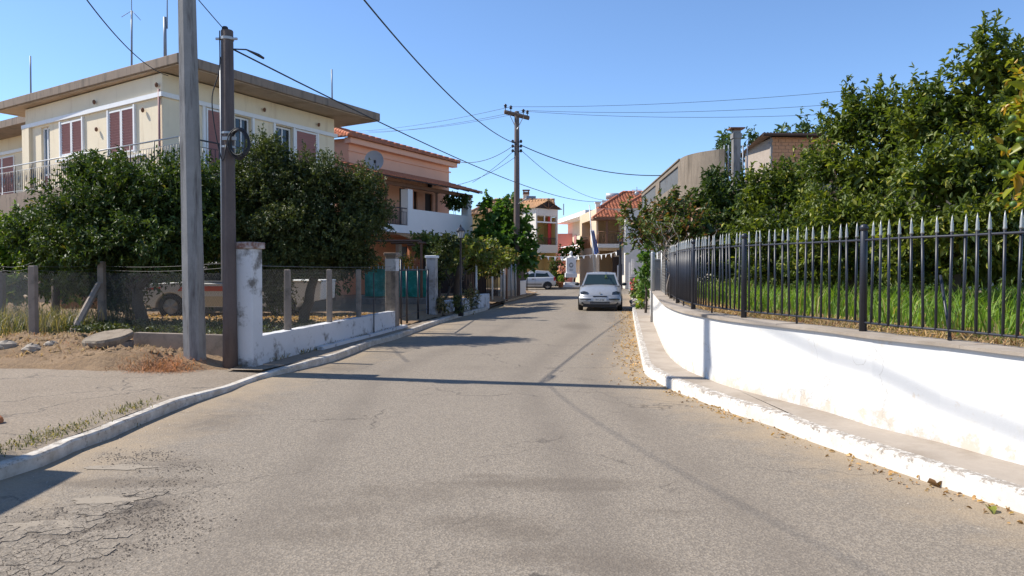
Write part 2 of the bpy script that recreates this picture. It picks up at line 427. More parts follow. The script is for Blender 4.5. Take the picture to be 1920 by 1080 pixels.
while rows[-1] < 58: rows.append(rows[-1]+max(.07, abs(rows[-1])*.016))
NC = 110
V = np.zeros((len(rows)*NC, 3)); edge = np.zeros(len(rows)*NC); stain = np.zeros_like(edge); track = np.zeros_like(edge)
blots = [(gnd(1010, 905), .85, .14, .9), (gnd(1080, 915), .45, .10, .9), (gnd(760, 925), .75, .30, .55), (gnd(640, 960), .55, .25, .6), (gnd(1050, 1040), .55, .20, .7),
         (gnd(1080, 612), .45, 1.2, .9), (gnd(600, 1000), .5, .2, .6), (gnd(900, 980), .5, .2, .7), (gnd(920, 893), .25, .08, .8), (gnd(500, 980), .4, .2, .4),
         (gnd(240, 905), .6, .12, 1.2), (gnd(150, 985), .5, .22, 1.3), (gnd(60, 1040), .5, .25, 1.3), (gnd(270, 950), .25, .2, 1.2), (gnd(400, 790), .5, .8, .6), (gnd(1150, 1060), .4, .15, .8), (gnd(980, 1000), .35, .2, .8), (gnd(1250, 960), .3, .1, .5), (gnd(600, 690), 1.2, .8, .55), (gnd(330, 870), .5, .3, .5), (gnd(450, 760), .8, 1.2, .35), (gnd(900, 690), 1.3, .6, .3)]
for i, Y in enumerate(rows):
    xl = x_on(LK, Y) if Y < LK[-1].y else (x_on(LK, LK[-1].y) + (x_on(LK2, max(Y, LK2[0].y))-x_on(LK, LK[-1].y))*min(1, (Y-LK[-1].y)/2.0) if Y < 47 else -9)
    xr = x_on(RK, Y) if Y < 46 else 11.0
    for j in range(NC):
        x = xl-.03+(xr-xl+.06)*j/(NC-1); k = i*NC+j
        V[k] = (x, Y, .0)
        dl = x-xl; dr = xr-x
        edge[k] = max(math.exp(-max(0, dl)/1.25)*1.0, math.exp(-max(0, dr)/1.0)*1.05)
        for P, a, b, s in blots:
            stain[k] = max(stain[k], s*math.exp(-(((x-P.x)/a)**2+((Y-P.y)/b)**2)))
        u = x-(.15*(Y-11)+.0) if Y > 11 else x
        for t0 in (-1.75, .35, 1.35):
            track[k] = max(track[k], math.exp(-((u-t0-.18*math.sin(Y*.4))/.22)**2))
ii = np.arange(len(rows)-1)[:, None]*NC+np.arange(NC-1)[None, :]; ii = ii.ravel()
Fq = np.stack([ii, ii+1, ii+1+NC, ii+NC], 1)
tag(np_obj('road', V, Fq, MT['asphalt'], None, {'edge': edge, 'stain': stain, 'track': track}), kind='structure')
cs = MB()
cs.quad((-60, 46.2, -.008), (-8.6, 46.2, -.008), (-8.6, 57.5, -.008), (-60, 57.5, -.008)); cs.quad((-8.6, 57.6, -.008), (60, 57.6, -.008), (60, 70, -.008), (-8.6, 70, -.008))
tag(cs.build('cross_street', MT['asphalt']), kind='structure')

# --- kerbs
def kerb_mat(name, z0, z1, w, lo, hi, cl):
    m, nt, bs = new_mat(name)
    sz = N(nt, 'SeparateXYZ'); nt.links.new(pos(nt), sz.inputs[0])
    fac = math_(nt, 'ADD', noise(nt, 13, 10, .8), math_(nt, 'MULTIPLY', ramp(nt, sz.outputs[2], z0, z1), w))
    chip = ramp(nt, fac, lo, hi)
    col = mixc(nt, chip, mixc(nt, ramp(nt, noise(nt, 4, 7, .7), .3, .7), *cl), mixc(nt, noise(nt, 30), (.20, .17, .14), (.36, .31, .26)))
    nt.links.new(col, bs.inputs['Base Color']); bs.inputs['Roughness'].default_value = .9
    bump(nt, bs, math_(nt, 'ADD', math_(nt, 'MULTIPLY', chip, -.7), math_(nt, 'MULTIPLY', noise(nt, 40, 5), .6)), .35, .006)
    return m
MT['kerb_right'] = kerb_mat('chipped_white_kerb_paint', .10, .15, .14, .575, .65, ((.74, .72, .68), (.60, .55, .48)))
MT['kerb_left'] = kerb_mat('dingy_white_kerb_paint', .05, .12, .07, .56, .63, ((.66, .62, .56), (.36, .30, .23)))
def kerb(path, w, z1f, name, jit=.012, km='kerb_left'):
    A = path; B = offset(path, w); mb = MB()
    A2 = []; B2 = []
    for i, (a, b) in enumerate(zip(A, B)):
        k = fnoise(a.x, a.y, 3.1)*jit; z = z1f(a.y)+fnoise(a.x, a.y, 2.3, 5)*jit*.8
        d = (b-a).normalized()
        A2.append((a+d*k, z)); B2.append((b, z))
    for i in range(len(A)-1):
        a, za = A2[i]; a1, za1 = A2[i+1]; b, zb = B2[i]; b1, zb1 = B2[i+1]
        d = (b-a).normalized()*.018; d_ = (b1-a1).normalized()*.018
        mb.quad((a.x, a.y, -.04), (a1.x, a1.y, -.04), (a1.x, a1.y, za1-.018), (a.x, a.y, za-.018))
        mb.quad((a.x, a.y, za-.018), (a1.x, a1.y, za1-.018), (a1.x+d_.x, a1.y+d_.y, za1), (a.x+d.x, a.y+d.y, za))
        mb.quad((a.x+d.x, a.y+d.y, za), (a1.x+d_.x, a1.y+d_.y, za1), (b1.x, b1.y, zb1), (b.x, b.y, zb))
        mb.quad((b.x, b.y, zb), (b1.x, b1.y, zb1), (b1.x, b1.y, -.04), (b.x, b.y, -.04))
    for (a, za), (b, zb) in ((A2[0], B2[0]), (A2[-1], B2[-1])):
        mb.quad((a.x, a.y, -.04), (b.x, b.y, -.04), (b.x, b.y, zb), (a.x, a.y, za-.01))
    o = mb.build(name, MT[km], smooth=False); return tag(o, kind='structure')
def lkz(Y):                                                       # the kerb sinks at the yard entrance
    dip = math.exp(-((Y-10.2)/1.1)**2)
    return .11-.065*dip
kerb([p for p in LK if p.y > -13], -.115, lkz, 'kerb')
kerb(LK2, -.16, lambda Y: .13, 'kerb')

# --- left apron, verge and yard
m, nt, bs = new_mat('dusty_concrete_apron')
c = mixc(nt, noise(nt, .9, 6, .65), (.24, .185, .13), (.40, .325, .245)); c = mixc(nt, ramp(nt, noise(nt, 28, 7, .78), .38, .60), mixc(nt, .7, c, (.12, .095, .07)), c)
vc = N(nt, 'TexVoronoi', feature='DISTANCE_TO_EDGE'); vc.inputs['Scale'].default_value = .55
nz = N(nt, 'TexNoise'); nz.inputs['Scale'].default_value = 1.5; nz.inputs['Detail'].default_value = 6; p = pos(nt)
ad = N(nt, 'VectorMath', operation='ADD'); nt.links.new(p, nz.inputs[0]); nt.links.new(p, ad.inputs[0]); nt.links.new(nz.outputs['Color'], ad.inputs[1]); nt.links.new(ad.outputs[0], vc.inputs[0])
ck = ramp(nt, vc.outputs['Distance'], 0, .014, (1,1,1,1), (0,0,0,1)); c = mixc(nt, math_(nt, 'MULTIPLY', ck, .6), c, (.09, .075, .06))
nt.links.new(c, bs.inputs['Base Color']); bs.inputs['Roughness'].default_value = .93
bump(nt, bs, math_(nt, 'ADD', noise(nt, 35, 7, .72), math_(nt, 'MULTIPLY', ck, -.5)), .8, .02)
MT['apron'] = m
mb = MB(); inner = offset(LK, -.105); pts = [p for p in inner if p.y < 11.6]
for a, b in zip(pts, pts[1:]):
    for k in range(24):
        x0 = -(k/24)**1.6*22; x1 = -((k+1)/24)**1.6*22
        q = [(a.x+x0, a.y), (b.x+x0, b.y), (b.x+x1, b.y), (a.x+x1, a.y)]
        mb.quad(*[(x, y, .111-max(0, .111-(lkz(y)-.004))*math.exp(-abs(x-x_on(inner, y))/.7)+fnoise(x, y, .9)*.012) for x, y in q])
tag(mb.build('concrete_apron', MT['apron'], smooth=True), kind='structure')

MT['dirt'] = None
m, nt, bs = new_mat('loose_yellow_dirt')
c = mixc(nt, noise(nt, 1.4, 6, .65), (.20, .118, .06), (.37, .255, .145)); c = mixc(nt, ramp(nt, noise(nt, 14, 6, .7), .45, .68), c, (.20, .13, .075))
ll = ramp(nt, noise(nt, 38, 4, .7), .60, .68); c = mixc(nt, math_(nt, 'MULTIPLY', ll, .6), c, (.42, .26, .12))
nt.links.new(c, bs.inputs['Base Color']); bs.inputs['Roughness'].default_value = .97; bump(nt, bs, noise(nt, 22, 8, .75), 1.0, .035)
MT['dirt'] = m
MOUNDS = [(gnd(110, 655, .3), 1.3, .6, .20), (gnd(235, 665, .3), .9, .5, .20), (gnd(40, 660, .2), 1.2, .5, .16), (gnd(165, 640, .3), .9, .5, .12), (gnd(300, 672, .2), .7, .4, .10)]
def smooth(a, b, x):
    t = min(1, max(0, (x-a)/(b-a))); return t*t*(3-2*t)
def hL(x, y):
    z = .0+.105*smooth(10.75, 11.25, y)+.20*smooth(11.6, 13.6, y)*smooth(-4.35, -5.2, x-.165*(y-11.6) if y > 11.6 else x)
    for P, a, b, h in MOUNDS: z += h*math.exp(-(((x-P.x)/a)**2+((y-P.y)/b)**2))*(1+.6*fnoise(x, y, 2.2))
    rg = smooth(11.15, 12.0, y)*(1-.6*smooth(13.5, 15, y))
    return z+.03*smooth(10.9, 11.3, y)+.035*fnoise(x, y, 1.7)*smooth(11, 12, y)+(.030*fnoise(x, y, 5.0, 3)+.045*abs(fnoise(x, y, 3.1, 7))+.022*fnoise(x, y, 11.0, 9))*rg
LWD = [gnd(470, 684, .12), gnd(741, 616, .12)]                    # foot of the low wall on the pavement
wdir = (LWD[1]-LWD[0]).normalized()
def xw(y): return LWD[0].x+wdir.x/wdir.y*(y-LWD[0].y)
ys = np.concatenate([np.arange(10.7, 15, .06), np.arange(15, 24, .18), np.arange(24, 47, .8)])
cols = 150; V = []
for y in ys:
    x1 = xw(max(y, LWD[0].y))-.06 if y > LWD[0].y-.3 else x_on(LK, y)-.13
    for k in range(cols):
        t = k/(cols-1); x = x1-(t**1.7)*34
        V.append((x, y, hL(x, y)))
ii = (np.arange(len(ys)-1)[:, None]*cols+np.arange(cols-1)[None, :]).ravel()
tag(np_obj('yard_ground', np.array(V), np.stack([ii, ii+1, ii+1+cols, ii+cols], 1), MT['dirt'], None, None, True), kind='structure')

# pavement between kerb and garden walls, left side
mb = MB(); inner = [p for p in offset(LK, -.10) if p.y > 10.9]
for a, b in zip(inner, inner[1:]):
    xa, xb = xw(a.y)-.10, xw(b.y)-.10
    if a.y > 18.2: xa -= 1.4
    if b.y > 18.2: xb -= 1.4
    if b.x-xb > .02: mb.quad((a.x, a.y, .108), (b.x, b.y, .108), (xb, b.y, .112), (xa, a.y, .112))
tag(mb.build('pavement', MT['apron']), kind='structure')
mb = MB(); mb.quad((LK[-1].x-.15, LK[-1].y, .04), (LK2[0].x, LK2[0].y-.1, .03), (LK2[0].x-5, LK2[0].y+2, .05), (LK[-1].x-5, LK[-1].y+.5, .05))
in2 = offset(LK2, -.14)
for a, b in zip(in2, in2[1:]): mb.quad((a.x, a.y, .118), (b.x, b.y, .118), (b.x-2.5, b.y, .118), (a.x-2.5, a.y, .118))
tag(mb.build('driveway_paving', MT['walk']), kind='structure')

# --- right pavement with painted kerb face
n = 260; A = resample(RK, n); B = resample(RW+[Vector((7.3, 38, .15)), Vector((8.8, 48, .15))], n)
mb = MB(); A = [Vector((p.x, p.y, .146)) for p in A]; In = offset(A, .07); 
kerb(RK, .11, lambda Y: .15, 'kerb', .004, 'kerb_right')
In = resample(offset(RK, .10), n)
for i in range(n-1):
    mb.quad((In[i].x, In[i].y, .147), (In[i+1].x, In[i+1].y, .147), (B[i+1].x+.05, B[i+1].y, .150), (B[i].x+.05, B[i].y, .150))
tag(mb.build('pavement', MT['walk'], smooth=True), kind='structure')

# --- raised garden behind the white wall
mb = MB(); back = offset(RW, .26)
for a, b in zip(back, back[1:]):
    prev = None
    for k in range(14):
        x0 = (k/14)**1.5*45; x1 = ((k+1)/14)**1.5*45
        mb.quad(*[(x, y, .93+.03*fnoise(x, y, 1.3)) for x, y in ((a.x+x0, a.y), (b.x+x0, b.y), (b.x+x1, b.y), (a.x+x1, a.y))])
e = back[-1]
mb.quad((e.x, e.y, .93), (e.x+45, e.y, .93), (e.x+45, e.y, -.05), (e.x, e.y, -.05))
m, nt, bs = new_mat('garden_soil'); c = mixc(nt, noise(nt, 3, 6, .7), (.12, .095, .05), (.27, .20, .11)); nt.links.new(c, bs.inputs['Base Color']); bs.inputs['Roughness'].default_value = .97
bump(nt, bs, noise(nt, 20, 6, .7), .8, .02); MT['soil'] = m
tag(mb.build('garden_ground', MT['soil'], smooth=True), kind='structure')

mb = MB(); mb.quad((e.x-.2, e.y+.02, .143), (50, e.y+.02, .143), (50, 57, .143), (9.4, 57, .143))
tag(mb.build('forecourt', MT['walk']), kind='structure')
# --- small raised plaza round the monument
mb = MB(); mb.prism([(2.6, 57.2), (6.4, 56.4), (6.6, 62), (2.8, 62)], -.03, .16)
tag(mb.build('plaza_paving', MT['walk']), kind='structure')

# ================================================================ WHITE GARDEN WALL AND RAILING (right)
m, nt, bs = new_mat('sunlit_whitewash')
sz = N(nt, 'SeparateXYZ'); nt.links.new(pos(nt), sz.inputs[0])
low = ramp(nt, sz.outputs[2], .15, .36, (1,1,1,1), (0,0,0,1))
d = ramp(nt, math_(nt, 'ADD', noise(nt, 5, 8, .75), math_(nt, 'MULTIPLY', low, .17)), .60, .70)
col = mixc(nt, noise(nt, 1.2, 4), (.61, .605, .59), (.67, .665, .65)); col = mixc(nt, math_(nt, 'MULTIPLY', d, .75), col, (.55, .46, .35))
sp = ramp(nt, noise(nt, 1.7, 6, .65), .56, .70); col = mixc(nt, math_(nt, 'MULTIPLY', sp, .45), col, (.62, .56, .42))
vc = N(nt, 'TexVoronoi', feature='DISTANCE_TO_EDGE'); vc.inputs['Scale'].default_value = .8; nz = N(nt, 'TexNoise'); nz.inputs['Scale'].default_value = 2.2; nz.inputs['Detail'].default_value = 6; p = pos(nt)
ad = N(nt, 'VectorMath', operation='ADD'); nt.links.new(p, nz.inputs[0]); nt.links.new(p, ad.inputs[0]); nt.links.new(nz.outputs['Color'], ad.inputs[1]); nt.links.new(ad.outputs[0], vc.inputs[0])
ck = math_(nt, 'MULTIPLY', ramp(nt, vc.outputs['Distance'], 0, .006, (1,1,1,1), (0,0,0,1)), ramp(nt, noise(nt, .7, 2), .47, .55)); col = mixc(nt, math_(nt, 'MULTIPLY', ck, .55), col, (.30, .27, .22))
nt.links.new(col, bs.inputs['Base Color']); bs.inputs['Roughness'].default_value = .92; bump(nt, bs, math_(nt, 'ADD', noise(nt, 30, 6, .65), math_(nt, 'MULTIPLY', d, -.6)), .35, .006)
MT['sunwall'] = m
WT = .952; CT = .985
gw = thing('garden_wall', 'long low white garden wall curving along the right pavement under the black railing', 'wall', RW[40])
mb = MB(); bk = offset(RW, .30)
strip(mb, RW, RW, .10, WT); strip(mb, bk, bk, WT, -.05); strip(mb, RW, bk, WT, WT)
mb.quad((RW[-1].x, RW[-1].y, .1), (bk[-1].x, bk[-1].y, .1), (bk[-1].x, bk[-1].y, WT), (RW[-1].x, RW[-1].y, WT))
mb.build('wall_body', MT['sunwall'], gw, smooth=True)
# coping in cast lengths
f0 = offset(RW, -.032); b0 = offset(RW, .34); L = len(RW); seg = 8; i = 0
while i < L-1:
    j = min(i+seg, L-1); mb = MB()
    for k in range(i, j):
        e0 = .004 if k == i else 0; e1 = .996 if k == j-1 else 1
        a = f0[k].lerp(f0[k+1], e0); a1 = f0[k].lerp(f0[k+1], e1); b = b0[k].lerp(b0[k+1], e0); b1 = b0[k].lerp(b0[k+1], e1)
        mb.prism([a[:2], a1[:2], b1[:2], b[:2]], WT+.003, CT+.004*math.sin(i))
    mb.build('coping_stone', MT['walk'], gw); i = j

FP = offset(RW, .22)                                              # railing line
fence_pts = resample(FP, 800)
# arclength of the measured posts
def near_px(px):
    best = min(range(800), key=lambda i: abs((fence_pts[i].x/fence_pts[i].y)-(px-960)/F_PX) if 3 < fence_pts[i].y < 11.3 else 9)
    return best
seglen = [0.0]
for a, b in zip(fence_pts, fence_pts[1:]): seglen.append(seglen[-1]+(b-a).length)
s_post = seglen[near_px(1617)]; s_end = seglen[min(range(800), key=lambda i: abs(fence_pts[i].y-17.4))]
def at_s(s):
    j = max(0, min(798, next((k for k in range(799) if seglen[k+1] >= s), 798)))
    t = (s-seglen[j])/max(1e-9, seglen[j+1]-seglen[j]); return fence_pts[j].lerp(fence_pts[j+1], t), (fence_pts[j+1]-fence_pts[j]).normalized()
rl = thing('iron_railing', 'black iron railing with silver spear tips on the white garden wall', 'fence', (fence_pts[near_px(1617)].x, fence_pts[near_px(1617)].y, CT))
bar = MB(); bar.lathe((0, 0, 0), [(.0125, 0), (.0125, .845)], 8); bar.mi = 1; bar.lathe((0, 0, .845), [(.0135, 0), (.0165, .012), (.0125, .03), (.014, .05), (.009, .10), (.0015, .15)], 8)
barm = bar.mesh('bar', [MT['iron'], MT['silver_tip']], True)
lbar = MB(); lbar.lathe((0, 0, -.075), [(.0125, 0), (.0125, .92)], 8); lbar.mi = 1; lbar.lathe((0, 0, .845), [(.0135, 0), (.0165, .012), (.0125, .03), (.014, .05), (.009, .10), (.0015, .15)], 8)
lbarm = lbar.mesh('bar', [MT['iron'], MT['silver_tip']], True)
pst = MB(); pst.lathe((0, 0, 0), [(.036, 0), (.034, .98), (.030, .985), (.030, .995), (.040, 1.0), (.040, 1.03), (.028, 1.05), (.008, 1.056)], 14)
pstm = pst.mesh('post', MT['iron'], True)
s = s_post-2.0*4
k = 0
while s < s_end:
    P, t = at_s(s)
    if P.y > 1.5:
        if k % 16 == 0: inst('post', pstm, rl, (P.x, P.y, CT-.01))
        else: inst('bar', lbarm if k % 16 in (8, ) else barm, rl, (P.x, P.y, CT+.075), rot=(random.gauss(0, .012), random.gauss(0, .012), random.random()*6))
    s += .125; k += 1
pp = [at_s(x)[0] for x in np.arange(s_post-8.0, s_end, .25) if at_s(x)[0].y > 1.5]
for z, r in ((CT+.89, .011), (CT+.085, .011)):
    mb = MB(); mb.tube([(p.x, p.y, z) for p in pp], r, 6); mb.build('rail', MT['iron'], rl, True)
br = MB(); P, t = at_s(s_post+.125*-8); br.tube([(P.x+.12, P.y+.35, CT+.55), (P.x-.0, P.y-.02, CT)], .013, 6); br.build('brace', MT['iron'], rl, True)

# chain-link stretch and grey posts at the far end of the wall
def chain_link(name, label, path, z0, z1, parent=None, cell=.055, r=.0016, group=None, matn='wire', z0f=None):
    """woven wire between the points of a path"""
    L = sum((b-a).length for a, b in zip(path, path[1:])); P = resample(path, max(2, int(L/cell)+1)); n = len(P)
    vs = []; fs = []
    h = cell
    for i in range(n):
        zb = z0 if z0f is None else z0f(P[i].x, P[i].y)
        m_ = int((z1-zb)/h)
        for dirn in (1, -1):
            pts = []
            for q in range(m_+1):
                j = i+(q % 2)*dirn
                if j < 0 or j >= n: j = i
                pts.append((P[j].x, P[j].y, zb+q*h))
            b = len(vs)
            for p in pts: vs += [(p[0]-r, p[1], p[2]), (p[0]+r, p[1]-r, p[2]), (p[0]+r*.5, p[1]+r, p[2])]
            for q in range(len(pts)-1):
                for c_ in range(3): fs.append((b+q*3+c_, b+q*3+(c_+1) % 3, b+q*3+3+(c_+1) % 3, b+q*3+3+c_))
    o = np_obj(name, np.array(vs), np.array(fs), MT[matn], parent)
    o['kind'] = 'stuff' if parent is not None else ''
    return o
cl = thing('chain_link_fence', 'grey chain link panel at the far end of the white garden wall', 'fence', (RW[-12].x, RW[-12].y, CT))
cp = [p for p in FP if 16.9 < p.y < 23.2]
chain_link('wire_mesh', '', cp, CT, CT+1.05, cl, .07, .0022)
for q in (0, len(cp)//2, len(cp)-1):
    mb = MB(); mb.tube([(cp[q].x, cp[q].y, CT-.02), (cp[q].x, cp[q].y, CT+1.1)], .025, 8); mb.build('post', MT['galv'], cl, True)
q = gnd(1221, 602, .15)
mb = MB(); mb.lathe((q.x-.03, q.y-.35, .14), [(.055, 0), (.055, 1.88), (.05, 1.9)], 12)
tag(mb.build('metal_pole', MT['galv'], None, True), 'thin grey metal pole standing before the far end of the white garden wall', 'pole')
mb = MB(); mb.box((q.x+.22, q.y+.3, .95), (.17, .17, 1.7), -.15); mb.box((q.x+.22, q.y+.3, 1.83), (.2, .2, .06), -.15)
tag(mb.build('concrete_gatepost', MT['pole_conc'], None, bevel=.01), 'square grey concrete post beside the thin metal pole', 'post')

# ================================================================ BUILDINGS
UNIT = MB(); UNIT.box((0, 0, 0), (1, 1, 1)); 
def unit_mesh(matn):
    k = 'unit_'+matn
    if k not in MT: MT[k] = UNIT.mesh(k, MT[matn])
    return MT[k]
def wall_holes(mb, pl, s0, s1, z0, z1, holes, depth=.22, off=0.0):
    S = sorted({s0, s1, *[h[0] for h in holes], *[h[1] for h in holes]}); Z = sorted({z0, z1, *[h[2] for h in holes], *[h[3] for h in holes]})
    S = [q for q in S if s0 <= q <= s1]; Z = [q for q in Z if z0 <= q <= z1]
    for a, b in zip(S, S[1:]):
        for c, d in zip(Z, Z[1:]):
            ms, mz = (a+b)/2, (c+d)/2
            if any(h[0] < ms < h[1] and h[2] < mz < h[3] for h in holes): continue
            mb.quad(pl.pt(a, c, off), pl.pt(b, c, off), pl.pt(b, d, off), pl.pt(a, d, off))
    for a, b, c, d in holes:
        for p, q in (((a, c), (b, c)), ((b, c), (b, d)), ((b, d), (a, d)), ((a, d), (a, c))):
            mb.quad(pl.pt(p[0], p[1], off), pl.pt(q[0], q[1], off), pl.pt(q[0], q[1], off-depth), pl.pt(p[0], p[1], off-depth))
def yaw(pl): return math.atan2(pl.d.y, pl.d.x)
def louvre(parent, pl, s0, s1, z0, z1, off=.03, frame='white_trim', slat='shutter', fw=.055, pitch=.085):
    mb = MB()
    for a, b, c, d in ((s0, s0+fw, z0, z1), (s1-fw, s1, z0, z1), (s0+fw, s1-fw, z0, z0+fw), (s0+fw, s1-fw, z1-fw, z1)): mb.slab(pl, a, b, c, d, off-.04, off+.02)
    sh = mb.build('shutter', MT[frame], parent)
    n = int((z1-z0-2*fw)/pitch); um = unit_mesh(slat)
    for i in range(n):
        z = z0+fw+(i+.5)*(z1-z0-2*fw)/n; p = pl.pt((s0+s1)/2, z, off-.01)
        o = inst('slat', um, sh, p, rot=(R(28), 0, yaw(pl)), scale=((s1-s0)-2*fw, .014, pitch*1.02))
    return sh
def window(parent, pl, s0, s1, z0, z1, off=-.12, frame='white_trim', fw=.06, mull=1):
    mb = MB()
    xs = [s0]+[s0+(s1-s0)*(k+1)/(mull+1) for k in range(mull)]+[s1]
    for a, b, c, d in ((s0, s0+fw, z0, z1), (s1-fw, s1, z0, z1), (s0+fw, s1-fw, z0, z0+fw), (s0+fw, s1-fw, z1-fw, z1)): mb.slab(pl, a, b, c, d, off-.03, off+.03)
    for x in xs[1:-1]: mb.slab(pl, x-fw*.4, x+fw*.4, z0+fw, z1-fw, off-.028, off+.028)
    w = mb.build('window', MT[frame], parent)
    mb = MB(); mb.quad(pl.pt(s0+fw*.5, z0+fw*.5, off), pl.pt(s1-fw*.5, z0+fw*.5, off), pl.pt(s1-fw*.5, z1-fw*.5, off), pl.pt(s0+fw*.5, z1-fw*.5, off))
    mb.build('pane', MT['glass'], w); return w
def tile_slope(mb, P0, e, up, L, W, cutL=0.0, cutR=0.0, tw=.22, tl=.36, amp=.045):
    e = Vector(e).normalized(); up = Vector(up).normalized(); nn = e.cross(up).normalized()
    if nn.z < 0: nn = -nn
    n = max(2, int(L/tw)); tw = L/n; seg = [0, .18, .36, .5, .64, .82, 1.0]
    prof = [0, .55, .92, 1.0, .92, .55, 0]
    P0 = Vector(P0)
    for c in range(n):
        uc = (c+.5)*tw
        wm = W
        if cutL > 0: wm = min(wm, uc/cutL*W)
        if cutR > 0: wm = min(wm, (L-uc)/cutR*W)
        k = max(1, int(math.ceil(wm/tl))); ji = random.uniform(-.012, .012)
        for r in range(k):
            w0 = r*tl; w1 = min((r+1)*tl, wm)+.03
            vs = []; b = []
            for q, h in zip(seg, prof):
                p = P0+e*((c+q)*tw)+up*(w0+ji)+nn*(h*amp+.030); vs.append(p)
            for q, h in zip(seg, prof):
                p = P0+e*((c+.5+(q-.5)*.86)*tw)+up*(w1+ji)+nn*(h*amp*.86); vs.append(p)
            for q, h in zip(seg, prof): vs.append(P0+e*((c+q)*tw)+up*(w0+ji)+nn*(h*amp*.2-.01))
            m_ = len(seg)
            mb.add(vs, [[i, i+1, m_+i+1, m_+i] for i in range(m_-1)]+[[2*m_+i, 2*m_+i+1, i+1, i] for i in range(m_-1)])
def ridge_tiles(mb, A, B, r=.11, tl=.36):
    A, B = Vector(A), Vector(B); n = max(1, int((B-A).length/tl))
    for i in range(n):
        p = A.lerp(B, i/n); q = A.lerp(B, (i+1.08)/n); mb.tube([p, q], [r, r*.84], 8)
def catenary(A, B, sag, n=24):
    A, B = Vector(A), Vector(B)
    return [A.lerp(B, i/n)-Vector((0, 0, sag*4*(i/n)*(1-i/n))) for i in range(n+1)]
def railing_run(parent, A, B, h, name='railing', sp=.14, r=.008, top='iron', matn='iron', botz=.06, ornament=False):
    A, B = Vector(A), Vector(B); L = (B-A).length; mb = MB()
    mb.tube([A+Vector((0,0,h)), B+Vector((0,0,h))], .025, 8); mb.tube([A+Vector((0,0,botz)), B+Vector((0,0,botz))], .012, 6); mb.tube([A+Vector((0,0,h*.8)), B+Vector((0,0,h*.8))], .01, 6)
    rl_ = mb.build(name, MT[top], parent, True)
    key = 'bal_%s_%.2f_%.3f' % (matn, h, r)
    if key not in MT:
        q = MB(); q.tube([(0,0,botz), (0,0,h*.8)], r, 5)
        MT[key] = q.mesh('baluster', MT[matn], True)
        q = MB(); q.tube([(0,0,0), (0,0,h)], .02, 6); MT[key+'p'] = q.mesh('post', MT[matn], True)
        q = MB()
        q.tube([(0,0,botz), (0,0,h*.3)], r, 5); q.blob((0,0,h*.48), (.045, .02, h*.16), 6, 4, 0); q.tube([(0,0,h*.6), (0,0,h*.8)], r, 5)
        MT[key+'o'] = q.mesh('ornament_bar', MT[matn], True)
    n = int(L/sp)
    for i in range(n+1):
        p = A.lerp(B, i/n)
        if i % 9 == 0: inst('post', MT[key+'p'], rl_, p)
        elif ornament and i % 4 == 2: inst('ornament_bar', MT[key+'o'], rl_, p, math.atan2((B-A).y, (B-A).x))
        else: inst('baluster', MT[key], rl_, p)
    return rl_

# ---------------------------------------------------------------- cream house with the flat concrete roof
CA = Vector((-10.70, 23.0)); rd = Vector((.496, 1)).normalized(); ld = Vector((-1.43, 1)).normalized()
LA = 9.39; LE = CA+ld*LA
PR = Plane(CA, rd); PL = Plane(LE, -ld)
HA = thing('cream_house', 'two storey cream house with flat concrete roof and red brown louvred shutters', 'house', (-12, 27, .2))
ZF, ZW, ZB = 4.40, 7.58, 6.85
RL = 8.0
def win_px(pl, x0, x1, ytop, ybot, xm=None):
    xm = (x0+x1)/2; s0 = pl.s_of(x0, ytop); s1 = pl.s_of(x1, ytop); zt = pl.sz(xm, ytop)[1]; zb = pl.sz(xm, ybot)[1]
    return s0, s1, zb, zt
r_open = [win_px(PR, 441, 471, 219, 300), win_px(PR, 517, 549, 239, 318)]
zt = ZB-.03
r_open = [(a, b, zt-1.45, zt) for a, b, c, d in r_open]
mb = MB(); wall_holes(mb, PR, 0, RL, .1, ZW, r_open)
BK = CA+rd*RL
l_door = win_px(PL, 77, 93, 247, 345); l_door = (l_door[0], l_door[1], ZF+.05, ZB-.08)
wall_holes(mb, PL, 0, LA, .1, ZW, [l_door])
n_ = -PL.n
E1 = BK+ld*LA; E2 = LE+rd*RL
for p, q in ((BK, E1), (E1, E2), (E2, LE)): mb.quad((p.x, p.y, .1), (q.x, q.y, .1), (q.x, q.y, ZW), (p.x, p.y, ZW))
mb.build('wall', MT['cream'], HA)
mb = MB(); mb.slab(PR, .0, RL, .1, ZF-.35, .004, .03); mb.slab(PL, 0, LA, .1, ZF-.35, .004, .03); mb.build('ground_floor_shade_skin', mat('painted_shade_render', (.13, .10, .075), .95, .3, 2, .6, 30), HA)  # dark skin over the ground floor: its shade is put into the colour
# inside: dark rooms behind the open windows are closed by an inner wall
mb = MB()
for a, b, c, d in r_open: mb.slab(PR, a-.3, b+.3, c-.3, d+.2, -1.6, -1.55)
mb.build('inner_wall', MT['dark'], HA)
